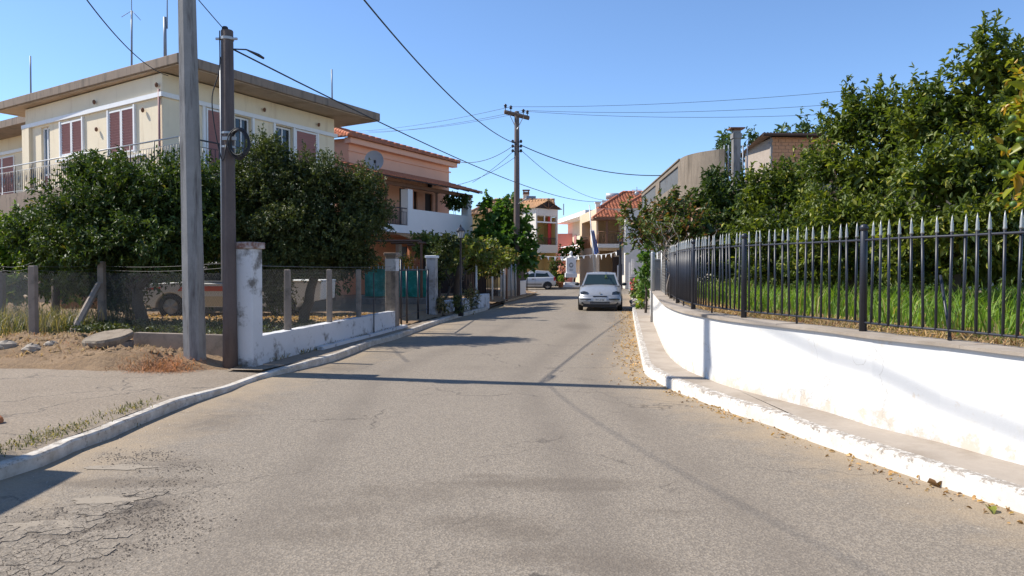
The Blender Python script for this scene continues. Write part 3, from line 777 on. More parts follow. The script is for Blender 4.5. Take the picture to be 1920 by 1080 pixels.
# mouldings
mb = MB(); mb.slab(PR, -.08, RL+.1, ZB, ZB+.14, .0, .09); mb.slab(PL, -.15, LA+.08, ZB, ZB+.14, .0, .088)
mb.build('band_moulding', MT['white_trim'], HA)
for px in (382, 436, 474, 514, 551, 595):
    s_ = PR.s_of(px, 300); mb = MB(); mb.slab(PR, s_-.05, s_+.05, ZF+.05, ZB-.002, .0, .06); mb.build('pilaster', MT['white_trim'], HA)
for a, b, c, d in r_open: window(HA, PR, a+.02, b-.02, c, d-.02, -.14)
a = PR.s_of(386, 250); b = PR.s_of(419, 250); louvre(HA, PR, a, b, zt-2.2, zt)
a = PR.s_of(553, 270); b = PR.s_of(593, 280); louvre(HA, PR, a, b, zt-1.45, zt)
for x0, x1, yt, yb in ((116, 156, 222, 290), (206, 253, 205, 288)):
    a, b, c, d = win_px(PL, x0, x1, yt, yb); m_ = (a+b)/2; top = ZB-.10
    louvre(HA, PL, a, m_-.01, c-.0, top); louvre(HA, PL, m_+.01, b, c, top)
    mb = MB(); mb.slab(PL, a-.08, a, c-.05, top+.05, .0, .075); mb.slab(PL, b, b+.08, c-.05, top+.05, .0, .075); mb.slab(PL, a-.3, b+.6, c-.2, c-.13, .0, .12); mb.build('window_surround', MT['white_trim'], HA)
# balcony door on the left facade
a, b, c, d = l_door
mb = MB()
for p, q, e, f in ((a, a+.07, c, d), (b-.07, b, c, d), ((a+b)/2-.04, (a+b)/2+.04, c, d), (a+.07, b-.07, d-.07, d), (a+.07, b-.07, c+.55, c+.62)): mb.slab(PL, p, q, e, f, -.14, -.08)
dr = mb.build('balcony_door', MT['white_trim'], HA)
mb = MB(); mb.quad(PL.pt(a, c+.55, -.11), PL.pt(b, c+.55, -.11), PL.pt(b, d, -.11), PL.pt(a, d, -.11)); mb.build('pane', glass('sky_lit_glass', (.10, .16, .22), .05), dr)
mb = MB(); mb.slab(PL, a+.07, b-.07, c, c+.55, -.13, -.09); mb.build('door_panel', MT['shutter'], dr)
# lamps on the facade, drain pipe
for px, py, pl in ((185, 243, PL), (272, 207, PL), (181, 192, PL), (493, 206, PR), (595, 234, PR), (298, 160, PL)):
    s_, z_ = pl.sz(px, py); p = pl.pt(s_, z_, .08); mb = MB(); mb.lathe((p.x, p.y, p.z), [(.02, .07), (.05, .04), (.055, -.01), (.04, -.06), (.01, -.08)], 8); mb.build('wall_lamp', MT['wood_brown'], HA, True)
s_ = PL.s_of(302, 220); mb = MB(); mb.tube([PL.pt(s_, ZW-.5, .06), PL.pt(s_, ZF, .06)], .035, 8); mb.build('drain_pipe', MT['shutter'], HA, True)
# roof slab
RT = 7.95; ov = 1.35
K0 = gnd(333, 98, RT); K1 = gnd(713, 213, RT); K3 = gnd(0, 190, RT); u = (K3-K0).normalized(); K3 = K0+u*14.2
back_ = Vector((rd.x, rd.y, 0))*13
poly = [K0[:2], K1[:2], (K1+u*13.5)[:2], (K0+u*13.2+Vector((rd.x, rd.y, 0))*(K1-K0).length)[:2], (K0+u*11.8)[:2]]
poly = [K0[:2], K1[:2], (K1+u*12.3)[:2], (K0+u*12.3)[:2]]
mb = MB(); mb.prism(poly, RT-.30, RT); o = mb.build('roof', MT['slab_conc'], HA, bevel=.02)
mb = MB(); cx = sum(p[0] for p in poly)/4; cy = sum(p[1] for p in poly)/4
sp = [(cx+(p[0]-cx)*.985, cy+(p[1]-cy)*.985) for p in poly]; mb.prism(sp, RT-.33, RT-.303); mb.build('soffit', MT['soffit'], o)
# setback wing at the left
WP = Plane(LE+n_*2.3+ld*9.0, -ld)
mb = MB(); wall_holes(mb, WP, 0, 9.4, .1, ZW, []); mb.build('wing_wall', MT['cream'], HA)
mb = MB(); mb.slab(WP, -1, 8.6, RT-.36, RT-.06, -8, 1.25); mb.build('wing_roof', MT['slab_conc'], HA)
mb = MB(); mb.slab(WP, 0, 9.2, ZB, ZB+.14, 0, .08); mb.build('wing_band', MT['white_trim'], HA)
a = WP.s_of(-16, 330); b = WP.s_of(28, 300)
for q in range(2): louvre(HA, WP, a+(b-a)*q/2+.01, a+(b-a)*(q+1)/2-.01, ZF+.5, ZB-.1)
mb = MB(); mb.slab(PL, -.02, .55, ZF, ZB, .0, .12); mb.build('wall_pier', MT['cream'], HA)
# balcony
BO = gnd(337, 257, 5.38); BO = Vector((BO.x, BO.y)); bl = BO+ld*17.0; brr = BO+rd*3.6
mb = MB(); wl = LE+ld*9
mb.prism([BO[:], (BO+rd*3.7)[:], (CA+rd*4.6)[:], (CA+rd*.2+ld*-.0)[:], (CA+ld*.1)[:]], ZF-.26, ZF)
mb.prism([BO[:], (CA+ld*.1)[:], (LE+ld*.0)[:], (LE+n_*2.3)[:], (wl+n_*2.3)[:], bl[:]], ZF-.262, ZF-.002); bs_ = mb.build('balcony_slab', MT['slab_conc'], HA)
railing_run(HA, (BO.x, BO.y, ZF), (bl.x, bl.y, ZF), 1.0, 'balcony_railing', .15, .011, 'galv', 'iron', .06, True)
railing_run(HA, (BO.x+.02, BO.y+.02, ZF), (brr.x, brr.y, ZF), 1.0, 'balcony_railing', .15, .011, 'iron', 'iron', .06, True)
mb = MB(); mb.slab(PL, -9, LA-.3, 3.55, 4.2, .45, .75); mb.build('balcony_beam', MT['slab_conc'], HA)
# rods left standing on the roof
for k, (px, yt, yb, lab, r_) in enumerate(((58, 105, 165, 'bare steel rod on the roof edge, leftmost of the cream house', .028), (310, 32, 98, 'thick steel pipe standing by the front roof corner of the cream house', .05), (623, 130, 185, 'short steel rod on the roof above the street end of the cream house', .03))):
    b_ = gnd(px, yb+14, RT); t_ = at(px-1, yt, b_.y); mb = MB(); mb.tube([(b_.x, b_.y, RT-.02), t_], r_, 7)
    if k == 1: mb.tube([t_+Vector((.07, 0, -.35)), t_+Vector((.08, 0, .5)), t_+Vector((.11, 0, 1.6))], .018, 5)
    tag(mb.build('roof_rod', MT['greyblue'], None, True), lab, 'rod')
b_ = gnd(247, 130, RT); t_ = at(247, 20, b_.y)
an = thing('radio_antenna', 'thin radio antenna with two sloping arms on the cream house roof', 'antenna', (b_.x, b_.y, RT))
mb = MB(); mb.tube([(b_.x, b_.y, RT-.02), t_], .03, 7); mb.build('mast', MT['greyblue'], an, True)
mb = MB(); mb.tube([t_, t_+Vector((0, 0, 2.2))], .012, 5); mb.build('whip', MT['greyblue'], an, True)
for dx, dz in ((-.33, -.2), (.28, -.3)):
    mb = MB(); mb.tube([t_, t_+Vector((dx, 0, dz))], .01, 5); mb.build('arm', MT['greyblue'], an, True)

# ---------------------------------------------------------------- salmon house with tiled roof
PB = Plane((-4.9, 36.6), rd); WB = Plane(PB.P-PB.n*2.0, rd)
HB = thing('salmon_house', 'two storey salmon house with clay tiled roof and white balcony parapet', 'house', (-7, 41, .1))
sL = WB.s_of(654, 300); sR = WB.s_of(842, 340); EZ = 7.75; FZ = 3.55
doors = [(*[WB.s_of(x, 400) for x in (749, 772)], FZ+.05, FZ+2.25), (*[WB.s_of(x, 400) for x in (776, 783)], FZ+.9, FZ+2.2), (*[WB.s_of(x, 400) for x in (797, 811)], FZ+.05, FZ+2.2)]
gd = [(*[WB.s_of(x, 480) for x in (748, 768)], .3, 2.75)]
mb = MB(); wall_holes(mb, WB, sL, sR, FZ-.3, EZ, doors, .2)
be = -Vector((WB.n.x, WB.n.y)); q0 = WB.pt(sL, 0); q1 = WB.pt(sR, 0)
for p, q in ((q1, q1+Vector((be.x, be.y, 0))*8), (q0+Vector((be.x, be.y, 0))*8, q0)): mb.quad((p.x, p.y, .1), (q.x, q.y, .1), (q.x, q.y, EZ), (p.x, p.y, EZ))
mb.build('wall', MT['salmon'], HB)
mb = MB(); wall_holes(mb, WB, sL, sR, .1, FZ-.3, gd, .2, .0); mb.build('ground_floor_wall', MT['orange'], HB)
for a, b, c, d in doors:
    mb = MB(); mb.slab(WB, a, b, c, d, -.16, -.10); mb.build('door', MT['dark'], HB)
a, b, c, d = gd[0]; mb = MB(); mb.slab(WB, a+.06, b-.06, c, d, -.14, -.1); mb.build('front_door', plain('grey_front_door', (.10, .11, .13), .5), HB)
mb = MB(); mb.slab(WB, a-.28, a, .1, 3.0, .0, .18); mb.build('white_pier', MT['white_trim'], HB)
mb = MB(); mb.slab(WB, sL-.3, sR+.35, EZ-.28, EZ-.02, .0, .35); mb.slab(WB, sL-.1, sR+.12, EZ-.6, EZ-.53, .0, .06); mb.build('cornice', MT['salmon'], HB)
s_, z_ = WB.sz(803, 350); p = WB.pt(s_, z_, .12); mb = MB(); mb.lathe(p, [(.04, .2), (.12, .12), (.14, 0), (.05, -.1)], 8); mb.build('wall_lamp', MT['iron'], HB, True)
# main roof
n3 = Vector((be.x, be.y, 0)); e3 = Vector((rd.x, rd.y, 0)); RW_ = 4.6; rise = 1.45
E0 = WB.pt(sL-.45, EZ, .45); EL = sR-sL+.95; up = (n3*RW_+Vector((0, 0, rise))); W_ = up.length
mb = MB(); tile_slope(mb, E0, e3, up, EL, W_, 3.0, 4.4)
ridA = E0+e3*3.0+up; ridB = E0+e3*(EL-4.4)+up
F0 = E0+n3*9.2; up2 = (e3*3.0+Vector((0, 0, rise)))
tile_slope(mb, F0, -n3, up2, 9.2, up2.length, 4.6, 4.6)
ridge_tiles(mb, E0+Vector((0,0,.05)), ridA+Vector((0,0,.05))); ridge_tiles(mb, E0+e3*EL+Vector((0,0,.05)), ridB+Vector((0,0,.05))); ridge_tiles(mb, ridA+Vector((0,0,.06)), ridB+Vector((0,0,.06)))
rt_ = mb.build('roof_tiles', MT['tile'], HB, True); rt_['kind'] = 'stuff'
mb = MB(); G0 = E0+e3*EL
for tri in ((E0, G0, ridB, ridA), (F0, E0, ridA), (G0, G0+n3*9.2, ridB)): mb.add([v-Vector((0, 0, .03)) for v in tri], [list(range(len(tri)))])
mb.build('roof_deck', MT['wood_brown'], HB)
# balcony slab, parapet, columns
sA = PB.s_of(700, 400); sB = PB.s_of(773, 385); sC = PB.s_of(886, 400)
mb = MB(); mb.slab(PB, sA, sC, FZ-.22, FZ, -2.0, -.005); mb.build('balcony_slab', MT['white_trim'], HB)
mb = MB(); mb.slab(PB, sB, sC, FZ-.25, FZ+.95, -.16, .0); mb.slab(PB, sC-.16, sC-.002, FZ-.24, FZ+.95, -2.0, -.16); mb.build('parapet', MT['white_trim'], HB)
mb = MB(); mb.slab(PB, sA, sB, FZ-.25, FZ+.12, -.16, .0); mb.build('balcony_upstand', MT['white_trim'], HB)
railing_run(HB, PB.pt(sA, FZ+.1, -.08), PB.pt(sB-.25, FZ+.1, -.08), .85, 'balcony_railing', .13, .010)
for px0, px1, zt in ((760, 776, 5.45), (872, 885, 5.45)):
    a = PB.s_of(px0+5, 380); b = PB.s_of(px1, 380)
    mb = MB(); mb.slab(PB, a, a+.42, FZ+(.95 if px0 > 800 else .0), zt, -.42, .003); mb.build('column', MT['white_trim'], HB, bevel=.01)
# porch roof over the balcony
P2z = 5.85; hi = 6.55; sP0 = PB.s_of(700, 320)-.2; sP1 = sC+.35
E0 = PB.pt(sP0, P2z, .45); up = Vector((be.x, be.y, 0))*2.42+Vector((0, 0, hi-P2z))
mb = MB(); tile_slope(mb, E0, e3, up, sP1-sP0, up.length, 0, 0); o = mb.build('porch_tiles', MT['tile'], HB, True); o['kind'] = 'stuff'
mb = MB(); q = [E0, E0+e3*(sP1-sP0), E0+e3*(sP1-sP0)+up, E0+up]; mb.add([v-Vector((0,0,.02)) for v in q]+[v-Vector((0,0,.07)) for v in q], [[0,1,2,3],[7,6,5,4],[0,1,5,4],[1,2,6,5],[2,3,7,6],[3,0,4,7]]); mb.build('porch_deck', MT['dark'], HB)
mb = MB(); mb.slab(PB, sP0+.1, sP1-.1, P2z-.30, P2z-.12, -.30, -.12); mb.build('porch_beam', MT['wood_brown'], HB)
for px in (731, 764, 825, 878):
    a = PB.s_of(px, 350); mb = MB(); mb.tube([PB.pt(a, 5.46 if px in (764, 878) else FZ, -.21), PB.pt(a, P2z-.3, -.21)], .06, 8)
    mb.tube([PB.pt(a, 5.5, -.21), PB.pt(a+.35, P2z-.28, -.21)], .035, 6); mb.tube([PB.pt(a, 5.5, -.21), PB.pt(a-.35, P2z-.28, -.21)], .035, 6); mb.build('porch_post', MT['wood_brown'], HB, True)
n = 9
for k in range(n):
    a = sP0+.3+(sP1-sP0-.6)*k/(n-1); mb = MB(); mb.tube([PB.pt(a, P2z-.05, .40), PB.pt(a, hi-.12, -1.95)], .045, 4); mb.build('rafter', MT['wood_brown'], HB)
# small tiled canopy further left on the wall
a = WB.s_of(655, 290); b = sP0; E0 = WB.pt(a, 6.35, .5); mb = MB(); tile_slope(mb, E0, e3, n3*.5+Vector((0,0,.22)), b-a+.8, .55); o = mb.build('canopy_tiles', MT['tile'], HB, True); o['kind'] = 'stuff'
# lean-to roof under the balcony
a = PB.s_of(742, 430); b = sC+.9; E0 = PB.pt(a, 2.78, 1.3); up = Vector((be.x, be.y, 0))*1.35+Vector((0, 0, .48)); 
mb = MB(); tile_slope(mb, E0, e3, up, b-a, up.length, 0, 0); o = mb.build('lean_to_tiles', MT['tile_old'], HB, True); o['kind'] = 'stuff'
mb = MB(); mb.slab(PB, a, b, 2.62, 2.74, 1.1, 1.22); o = mb.build('lean_to_beam', MT['wood_brown'], HB)
# outside stair rails at the left
for k in range(3):
    p0 = WB.pt(WB.s_of(640, 500), 2.3-.35*k, 1.5); p1 = WB.pt(WB.s_of(712, 560), .9-.35*k, 1.5); mb = MB(); mb.tube([p0, p1], .035, 6); mb.build('stair_rail', MT['iron'], HB, True)
# satellite dish
q = at(702, 303, 34.3); ds = thing('satellite_dish', 'large grey satellite dish above the dark trees by the salmon house', 'satellite dish', (q.x, q.y, q.z-.7))
prof = [(.02, 0), (.2, .02), (.36, .065), (.44, .11)]; mb = MB(); vs_ = []
for r_, h_ in prof:
    for j in range(20):
        t = 2*math.pi*j/20; vs_.append(q+Vector((r_*math.cos(t), h_*.0-(h_)*.9, r_*1.05*math.sin(t)+h_*.3)))
mb.add(vs_, [[i*20+j, i*20+(j+1) % 20, (i+1)*20+(j+1) % 20, (i+1)*20+j] for i in range(3) for j in range(20)]+[list(range(20))]); mb.build('reflector', plain('dish_grey', (.40, .42, .45), .5), ds, True)
mb = MB(); mb.tube([q+Vector((0, .05, -.1)), q+Vector((0, .35, -.3)), q+Vector((0, .35, -3.4))], .04, 7); mb.build('mast', MT['galv'], ds, True)
mb = MB(); mb.tube([q+Vector((.1, 0, -.42)), q+Vector((.12, -.55, -.1))], .015, 5); mb.box(q+Vector((.12, -.55, -.08)), (.09, .09, .13)); mb.build('feed_arm', MT['blackp'], ds)
# bushy plant on the balcony is added with the greenery

# ---------------------------------------------------------------- ochre corner house behind the broad-leaved tree
HC = thing('ochre_house', 'ochre house with old clay roof, chimney and gabled white loggia', 'house', (0, 63, 0))
YC = 62.0
xl = at(886, 400, YC).x; xr = at(1004, 400, YC).x; ez = at(940, 402, YC).z
mb = MB(); mb.prism([(xl, YC), (xr, YC), (xr, YC+9), (xl, YC+9)], 0, ez); mb.build('wall', MT['yellow'], HC)
mb = MB(); E0 = Vector((xl-.4, YC-.4, ez)); up = Vector((0, 4.6, 1.55)); tile_slope(mb, E0, (1, 0, 0), up, xr-xl+2.2, up.length, 2.2, 0, tw=.27); 
ridge_tiles(mb, E0+Vector((0,0,.05)), E0+Vector((2.2, 4.6, 1.6)), .13); ridge_tiles(mb, E0+Vector((2.2, 4.6, 1.6)), E0+Vector((xr-xl+2.2, 4.6, 1.6)), .13); o = mb.build('roof_tiles', MT['tile_old'], HC, True); o['kind'] = 'stuff'
mb = MB(); mb.add([E0-Vector((0,0,.03)), E0+Vector((xr-xl+2.2,0,-.03)), E0+Vector((xr-xl+2.2,4.6,1.52)), E0+Vector((2.2,4.6,1.52)), E0+Vector((0,9.6,-.03)), E0+Vector((xr-xl+2.2, 9.6, -.03))], [[0,1,2,3],[3,2,5,4],[0,3,4]]); mb.build('roof_deck', MT['wood_brown'], HC)
# loggia bay
b0 = at(1005, 400, 60.0); b1 = at(1046, 400, 61.6); bd = Vector((b1.x-b0.x, b1.y-b0.y)); PC = Plane((b0.x, b0.y), bd); Lb = bd.length
zz = lambda py: at(1025, py, 60.8).z
mb = MB(); mb.slab(PC, 0, Lb, zz(405), zz(391), -2.4, 0); mb.build('loggia_beam', MT['offwhite'], HC)
mb = MB(); mb.slab(PC, 0, Lb, zz(474), zz(459), -2.4, 0); mb.build('loggia_parapet', MT['offwhite'], HC)
mb = MB(); mb.slab(PC, 0, .13, zz(459), zz(405), -2.4, -.001); mb.build('loggia_pillar', MT['offwhite'], HC)
mb = MB(); mb.slab(PC, Lb-.13, Lb, zz(459), zz(405), -.16, -.001); mb.build('loggia_pillar', MT['offwhite'], HC)
mb = MB(); mb.slab(PC, .13, Lb-.13, zz(418), zz(415.5), -.1, -.03); mb.slab(PC, Lb*.38, Lb*.42, zz(415.5), zz(405), -.09, -.03); mb.slab(PC, Lb*.68, Lb*.72, zz(415.5), zz(405), -.09, -.03); mb.build('transom', MT['white_trim'], HC)
mb = MB(); mb.slab(PC, 0, Lb+.05, 0.1, zz(392), -2.5, -1.5); mb.slab(PC, Lb-.12, Lb-.03, .1, zz(406), -1.5, -.17); mb.build('loggia_back_wall', MT['yellow'], HC)
mb = MB(); mb.slab(PC, Lb*.70, Lb*.84, zz(459), zz(405), -.45, -.38); mb.build('curtain', MT['red'], HC)
mb = MB(); mb.slab(PC, Lb*.34, Lb*.42, zz(459), zz(424), -1.5, -1.44); mb.build('balcony_door', plain('grey_door', (.35, .35, .36), .6), HC)
railing_run(HC, PC.pt(.13, zz(459), -.08), PC.pt(Lb-.13, zz(459), -.08), .55, 'loggia_railing', .16, .013)
g0 = PC.pt(-.25, zz(391.5), .2); g1 = PC.pt(Lb+.3, zz(391.5), .2); gp = PC.pt(Lb*.5, zz(376), .2); bv = Vector((-PC.n.x, -PC.n.y, 0))
mb = MB(); 
for k in range(6):
    o_ = bv*(.05+k*.01)
mb.add([g0+bv*.12, g1+bv*.12, gp+bv*.12-Vector((0,0,.04))], [[0,1,2]]); mb.build('gable', MT['dark'], HC)
mb = MB(); c_ = (g0+g1)/2; mb.tube([c_+bv*.08, gp+bv*.08], .05, 5); mb.tube([c_+bv*.08, g0.lerp(gp, .55)+bv*.08], .04, 5); mb.tube([c_+bv*.08, g1.lerp(gp, .55)+bv*.08], .04, 5); mb.build('gable_truss', MT['wood_brown'], HC, True)
mb = MB()
for A_, B_ in ((g0, gp), (g1, gp)):
    e_ = bv; upv = (B_-A_); tile_slope(mb, A_, e_, upv, 3.6, upv.length, 0, 0, tw=.24, tl=.3)
ridge_tiles(mb, gp+Vector((0,0,.05)), gp+bv*3.6+Vector((0,0,.05)), .13); o = mb.build('gable_tiles', MT['tile_old'], HC, True); o['kind'] = 'stuff'
q = at(986.5, 390, 63.2); mb = MB(); mb.box((q.x, q.y, at(986, 382, 63.2).z), (.5, .5, 2.0)); ch = mb.build('chimney', MT['peach'], HC)
zt_ = at(986, 362, 63.2).z
mb = MB(); mb.box((q.x, q.y, zt_-.04), (.55, .55, .16)); mb.mi = 0
for dx in (-.2, .2):
    for dy in (-.2, .2): mb.box((q.x+dx, q.y+dy, zt_+.12), (.1, .1, .16))
mb.box((q.x, q.y, zt_+.23), (.62, .62, .07)); mb.build('chimney_cap', MT['wood_brown'], ch)
for px in (1000, 1013):                                            # ground floor door and window
    s_ = PC.s_of(px+8, 500); mb = MB(); mb.slab(PC, s_-.25, s_+.15, .1, 2.1, -1.5, -1.44); mb.build('door', MT['dark'], HC)

# ---------------------------------------------------------------- white flat-roofed house and the house with the red porch
HE = thing('peach_house', 'peach house with red clay roof, columned balcony and sunlit side wall', 'house', (8.5, 60, 0))
Y1 = 60.0; c0 = at(1118, 450, Y1); k_ = .112; 
PEl = Plane((at(1087, 450, Y1*1.133).x, Y1*1.133), (c0.x-at(1087, 450, Y1*1.133).x, Y1-Y1*1.133)); LEe = math.hypot(c0.x-PEl.P.x, Y1-PEl.P.y)
zE = lambda py, Y=Y1: at(1000, py, Y).z
ztop = zE(391)
holes = [(PEl.s_of(1091, 440), PEl.s_of(1107, 440), zE(466, 64), zE(415, 64))]
mb = MB(); wall_holes(mb, PEl, 0, LEe, 0, ztop, holes, 1.6)
PEf = Plane((c0.x, Y1), (1, 0)); Lf = at(1212, 450, Y1).x-c0.x
zbal = zE(458)
fh = [(.15, Lf*.55, zbal, zE(405)), (.25, Lf*.37, .1, zE(470))]
wall_holes(mb, PEf, 0, Lf, 0, ztop, fh, 1.5); mb.quad((PEl.P.x, PEl.P.y, ztop), (c0.x, Y1, ztop), (c0.x+Lf, Y1, ztop), (c0.x+Lf, PEl.P.y, ztop))
mb.build('wall', MT['peach'], HE)
mb = MB(); a, b, c, d = holes[0]; mb.slab(PEl, a-.2, b+.2, c-.2, d+.2, -1.7, -1.6); 
for h in fh: mb.slab(PEf, h[0]-.1, h[1]+.2, h[2]-.1, h[3]+.2, -1.6, -1.5)
mb.build('inner_wall', MT['tan'], HE)
railing_run(HE, PEl.pt(a, zE(466, 64), -.06), PEl.pt(b, zE(466, 64), -.06), 1.0, 'side_railing', .2, .016, 'wood_brown', 'wood_brown')
x0 = at(1121, 450, 58.6).x; x1 = at(1171, 450, 58.6).x
mb = MB(); mb.box(((x0+x1)/2, 59.3, zbal-.16), (x1-x0, 1.4, .30)); mb.build('balcony_slab', MT['offwhite'], HE)
railing_run(HE, (x0+.05, 58.66, zbal), (x1-.05, 58.66, zbal), .95, 'balcony_railing', .18, .014, 'wood_brown', 'wood_brown', .06, True)
railing_run(HE, (x0+.05, 58.7, zbal), (x0+.05, 59.9, zbal), .95, 'balcony_railing', .18, .014, 'wood_brown', 'wood_brown', .06, True)
xp = at(1138, 440, 58.7).x; mb = MB(); mb.box((xp, 58.72, (zbal+zE(402))/2), (.16, .16, zE(402)-zbal)); mb.build('column', MT['wood_brown'], HE)
xp = at(1167, 440, 58.7).x; mb = MB(); mb.box((xp, 58.72, (zbal+zE(402))/2), (.16, .16, zE(402)-zbal)); mb.build('column', MT['wood_brown'], HE)
# porch roof
ze_ = zE(407, 58.2); E0 = Vector((x0-.4, 58.2, ze_)); Lp = x1-x0+.8; up = Vector((0, 1.9, .75)); mb = MB(); tile_slope(mb, E0, (1,0,0), up, Lp, up.length, 1.1, 1.1, tw=.26)
F0 = E0+Vector((0, 1.9, 0)); up2 = Vector((1.1, 0, .75)); tile_slope(mb, F0, (0, -1, 0), up2, 1.9, up2.length, 0, 1.8, tw=.26); ridge_tiles(mb, E0, E0+Vector((1.1, 1.9, .78)), .1); o = mb.build('porch_tiles', MT['tile'], HE, True); o['kind'] = 'stuff'
mb = MB(); mb.prism([E0[:2], (E0.x+Lp, E0.y), (E0.x+Lp, 60.0), (E0.x, 60.0)], ze_-.18, ze_-.03); mb.build('porch_deck', MT['wood_brown'], HE)
# main roof
ez = ztop-.02; E0 = Vector((at(1121, 390, 60.5).x, 60.3, ez)); Lr = 8.0; up = Vector((0, 4.0, 1.7)); mb = MB(); tile_slope(mb, E0, (1,0,0), up, Lr, up.length, 2.6, 0, tw=.27)
F0 = E0+Vector((0, 7, 0)); up2 = Vector((2.6, 0, 1.7)); tile_slope(mb, F0, (0,-1,0), up2, 7, up2.length, 3.4, 3.8, tw=.27); ridge_tiles(mb, E0+Vector((0,0,.05)), E0+Vector((2.6, 4, 1.77)), .13); ridge_tiles(mb, E0+Vector((2.6,4,1.77)), E0+Vector((Lr,4,1.77)), .13); o = mb.build('roof_tiles', MT['tile'], HE, True); o['kind'] = 'stuff'
mb = MB(); mb.add([E0-Vector((0,0,.03)), E0+Vector((Lr,0,-.03)), E0+Vector((Lr,4,1.67)), E0+Vector((2.6,4,1.67)), E0+Vector((0,7,-.03))], [[0,1,2,3],[0,3,4]]); mb.build('roof_deck', MT['wood_brown'], HE)
# second tiled hip to the right, nearer
E0 = Vector((at(1166, 388, 57.5).x, 57.5, zE(389, 57.5))); up = Vector((0, 4, 1.75)); mb = MB(); tile_slope(mb, E0, (1,0,0), up, 6, up.length, 3.0, 0, tw=.27); ridge_tiles(mb, E0+Vector((0,0,.05)), E0+Vector((3, 4, 1.8)), .13); o = mb.build('wing_tiles', MT['tile'], HE, True); o['kind'] = 'stuff'
mb = MB(); mb.box((E0.x+3.1, 60.2, E0.z/2), (5.6, 5, E0.z-.04)); mb.build('wing_wall', MT['offwhite'], HE)
mb = MB(); p = at(1122, 384, 60.2); mb.box((p.x, 60.6, ztop+.22), (.35, .35, .5)); mb.box((p.x, 60.6, ztop+.52), (.5, .5, .08)); mb.build('chimney', MT['offwhite'], HE)
# sign of life at street level
mb = MB(); p = at(1172, 512, 58.2); mb.box((p.x, 59.9, p.z), (.75, .06, 1.2)); mb.build('shop_panel', MT['white'], HE)
mb = MB(); p = at(1155, 505, 59.9); mb.box((p.x, 59.95, p.z), (.55, .06, 2.0)); mb.build('street_door', MT['dark'], HE)
# solar water heater
p = at(1148, 368, 63.5); so = thing('solar_water_heater', 'grey solar water heater tank on the red clay roof', 'water heater', (p.x, 63.5, p.z-.9))
mb = MB(); mb.tube([(p.x-.52, 63.5, p.z), (p.x+.52, 63.5, p.z)], .27, 12); mb.build('tank', MT['galv'], so, True)
mb = MB(); mb.add([(p.x-.9, 62.2, p.z-1.5), (p.x+.1, 62.2, p.z-1.5), (p.x+.1, 63.3, p.z-.35), (p.x-.9, 63.3, p.z-.35), (p.x-.9, 62.25, p.z-1.58), (p.x+.1, 62.25, p.z-1.58), (p.x+.1, 63.35, p.z-.43), (p.x-.9, 63.35, p.z-.43)], [[0,1,2,3],[7,6,5,4],[0,1,5,4],[1,2,6,5],[2,3,7,6],[3,0,4,7]]); mb.build('collector_panel', MT['corr'], so)
mb = MB()
for dx in (-.4, .4): mb.tube([(p.x+dx, 63.5, p.z), (p.x+dx, 63.6, p.z-1.6)], .03, 5)
mb.build('stand', MT['galv'], so)
p = at(1194, 362, 62); aa = thing('roof_antenna', 'small television antenna cluster above the red clay roof', 'antenna', (p.x, 62, p.z-.8))
mb = MB(); mb.tube([(p.x, 62, p.z-1.2), (p.x, 62, p.z+.5)], .03, 6); mb.build('mast', MT['galv'], aa)
mb = MB()
for dz in (-.1, .1, .25): mb.tube([(p.x-.4, 62, p.z+dz), (p.x+.4, 62, p.z+dz)], .025, 5)
mb.blob((p.x, 61.95, p.z-.05), (.2, .12, .2), 8, 5, 0); mb.build('aerial', MT['galv'], aa)

HD = thing('white_house', 'white flat roofed house with slanting balcony and dark red shutters', 'house', (6, 74, 0))
dA = at(1098, 394, 69.5); dB = at(1044, 413, 69.5*109/90); PD = Plane((dB.x, dB.y), (dA.x-dB.x, dA.y-dB.y)); LD = math.hypot(dA.x-dB.x, dA.y-dB.y); zr = dA.z
mb = MB(); mb.slab(PD, -.2, LD+1, 0, zr-.2, -8, -1.3); mb.build('wall', MT['peach'], HD)
mb = MB(); mb.slab(PD, -.6, LD+.3, zr-.42, zr, -8.4, .1); mb.build('roof', MT['white_trim'], HD)
zb_ = at(1070, 478, 76).z; mb = MB(); mb.slab(PD, .2, LD, zb_-.5, zb_, -1.3, .0); mb.build('balcony_slab', MT['white_trim'], HD)
for k in range(4):
    mb = MB(); mb.slab(PD, .25, LD-.1, zb_+.12+k*.25, zb_+.22+k*.25, -.06, -.01); mb.build('balcony_rail', MT['white_trim'], HD)
for t in (.28, .55, .82):
    for dx in (-.55, .0):
        mb = MB(); mb.slab(PD, LD*t+dx, LD*t+dx+.5, zb_+.1, zb_+2.2, -1.3, -1.22); mb.build('shutter', MT['shutter'], HD)
mb = MB(); mb.box((at(1055, 440, 82).x-1, 84, 2.6), (5, 4, 5.6)); 
tag(mb.build('pink_house', MT['pinkr'], None), 'pink house wall glimpsed between the ochre and white houses', 'house')
mb = MB(); p = at(1058, 395, 74); mb.tube([(p.x, 75, zr-.1), (p.x, 75, at(1058, 382, 75).z)], .05, 6); tag(mb.build('roof_rod', MT['greyblue'], None), 'thin rod on the roof of the white flat roofed house', 'rod')

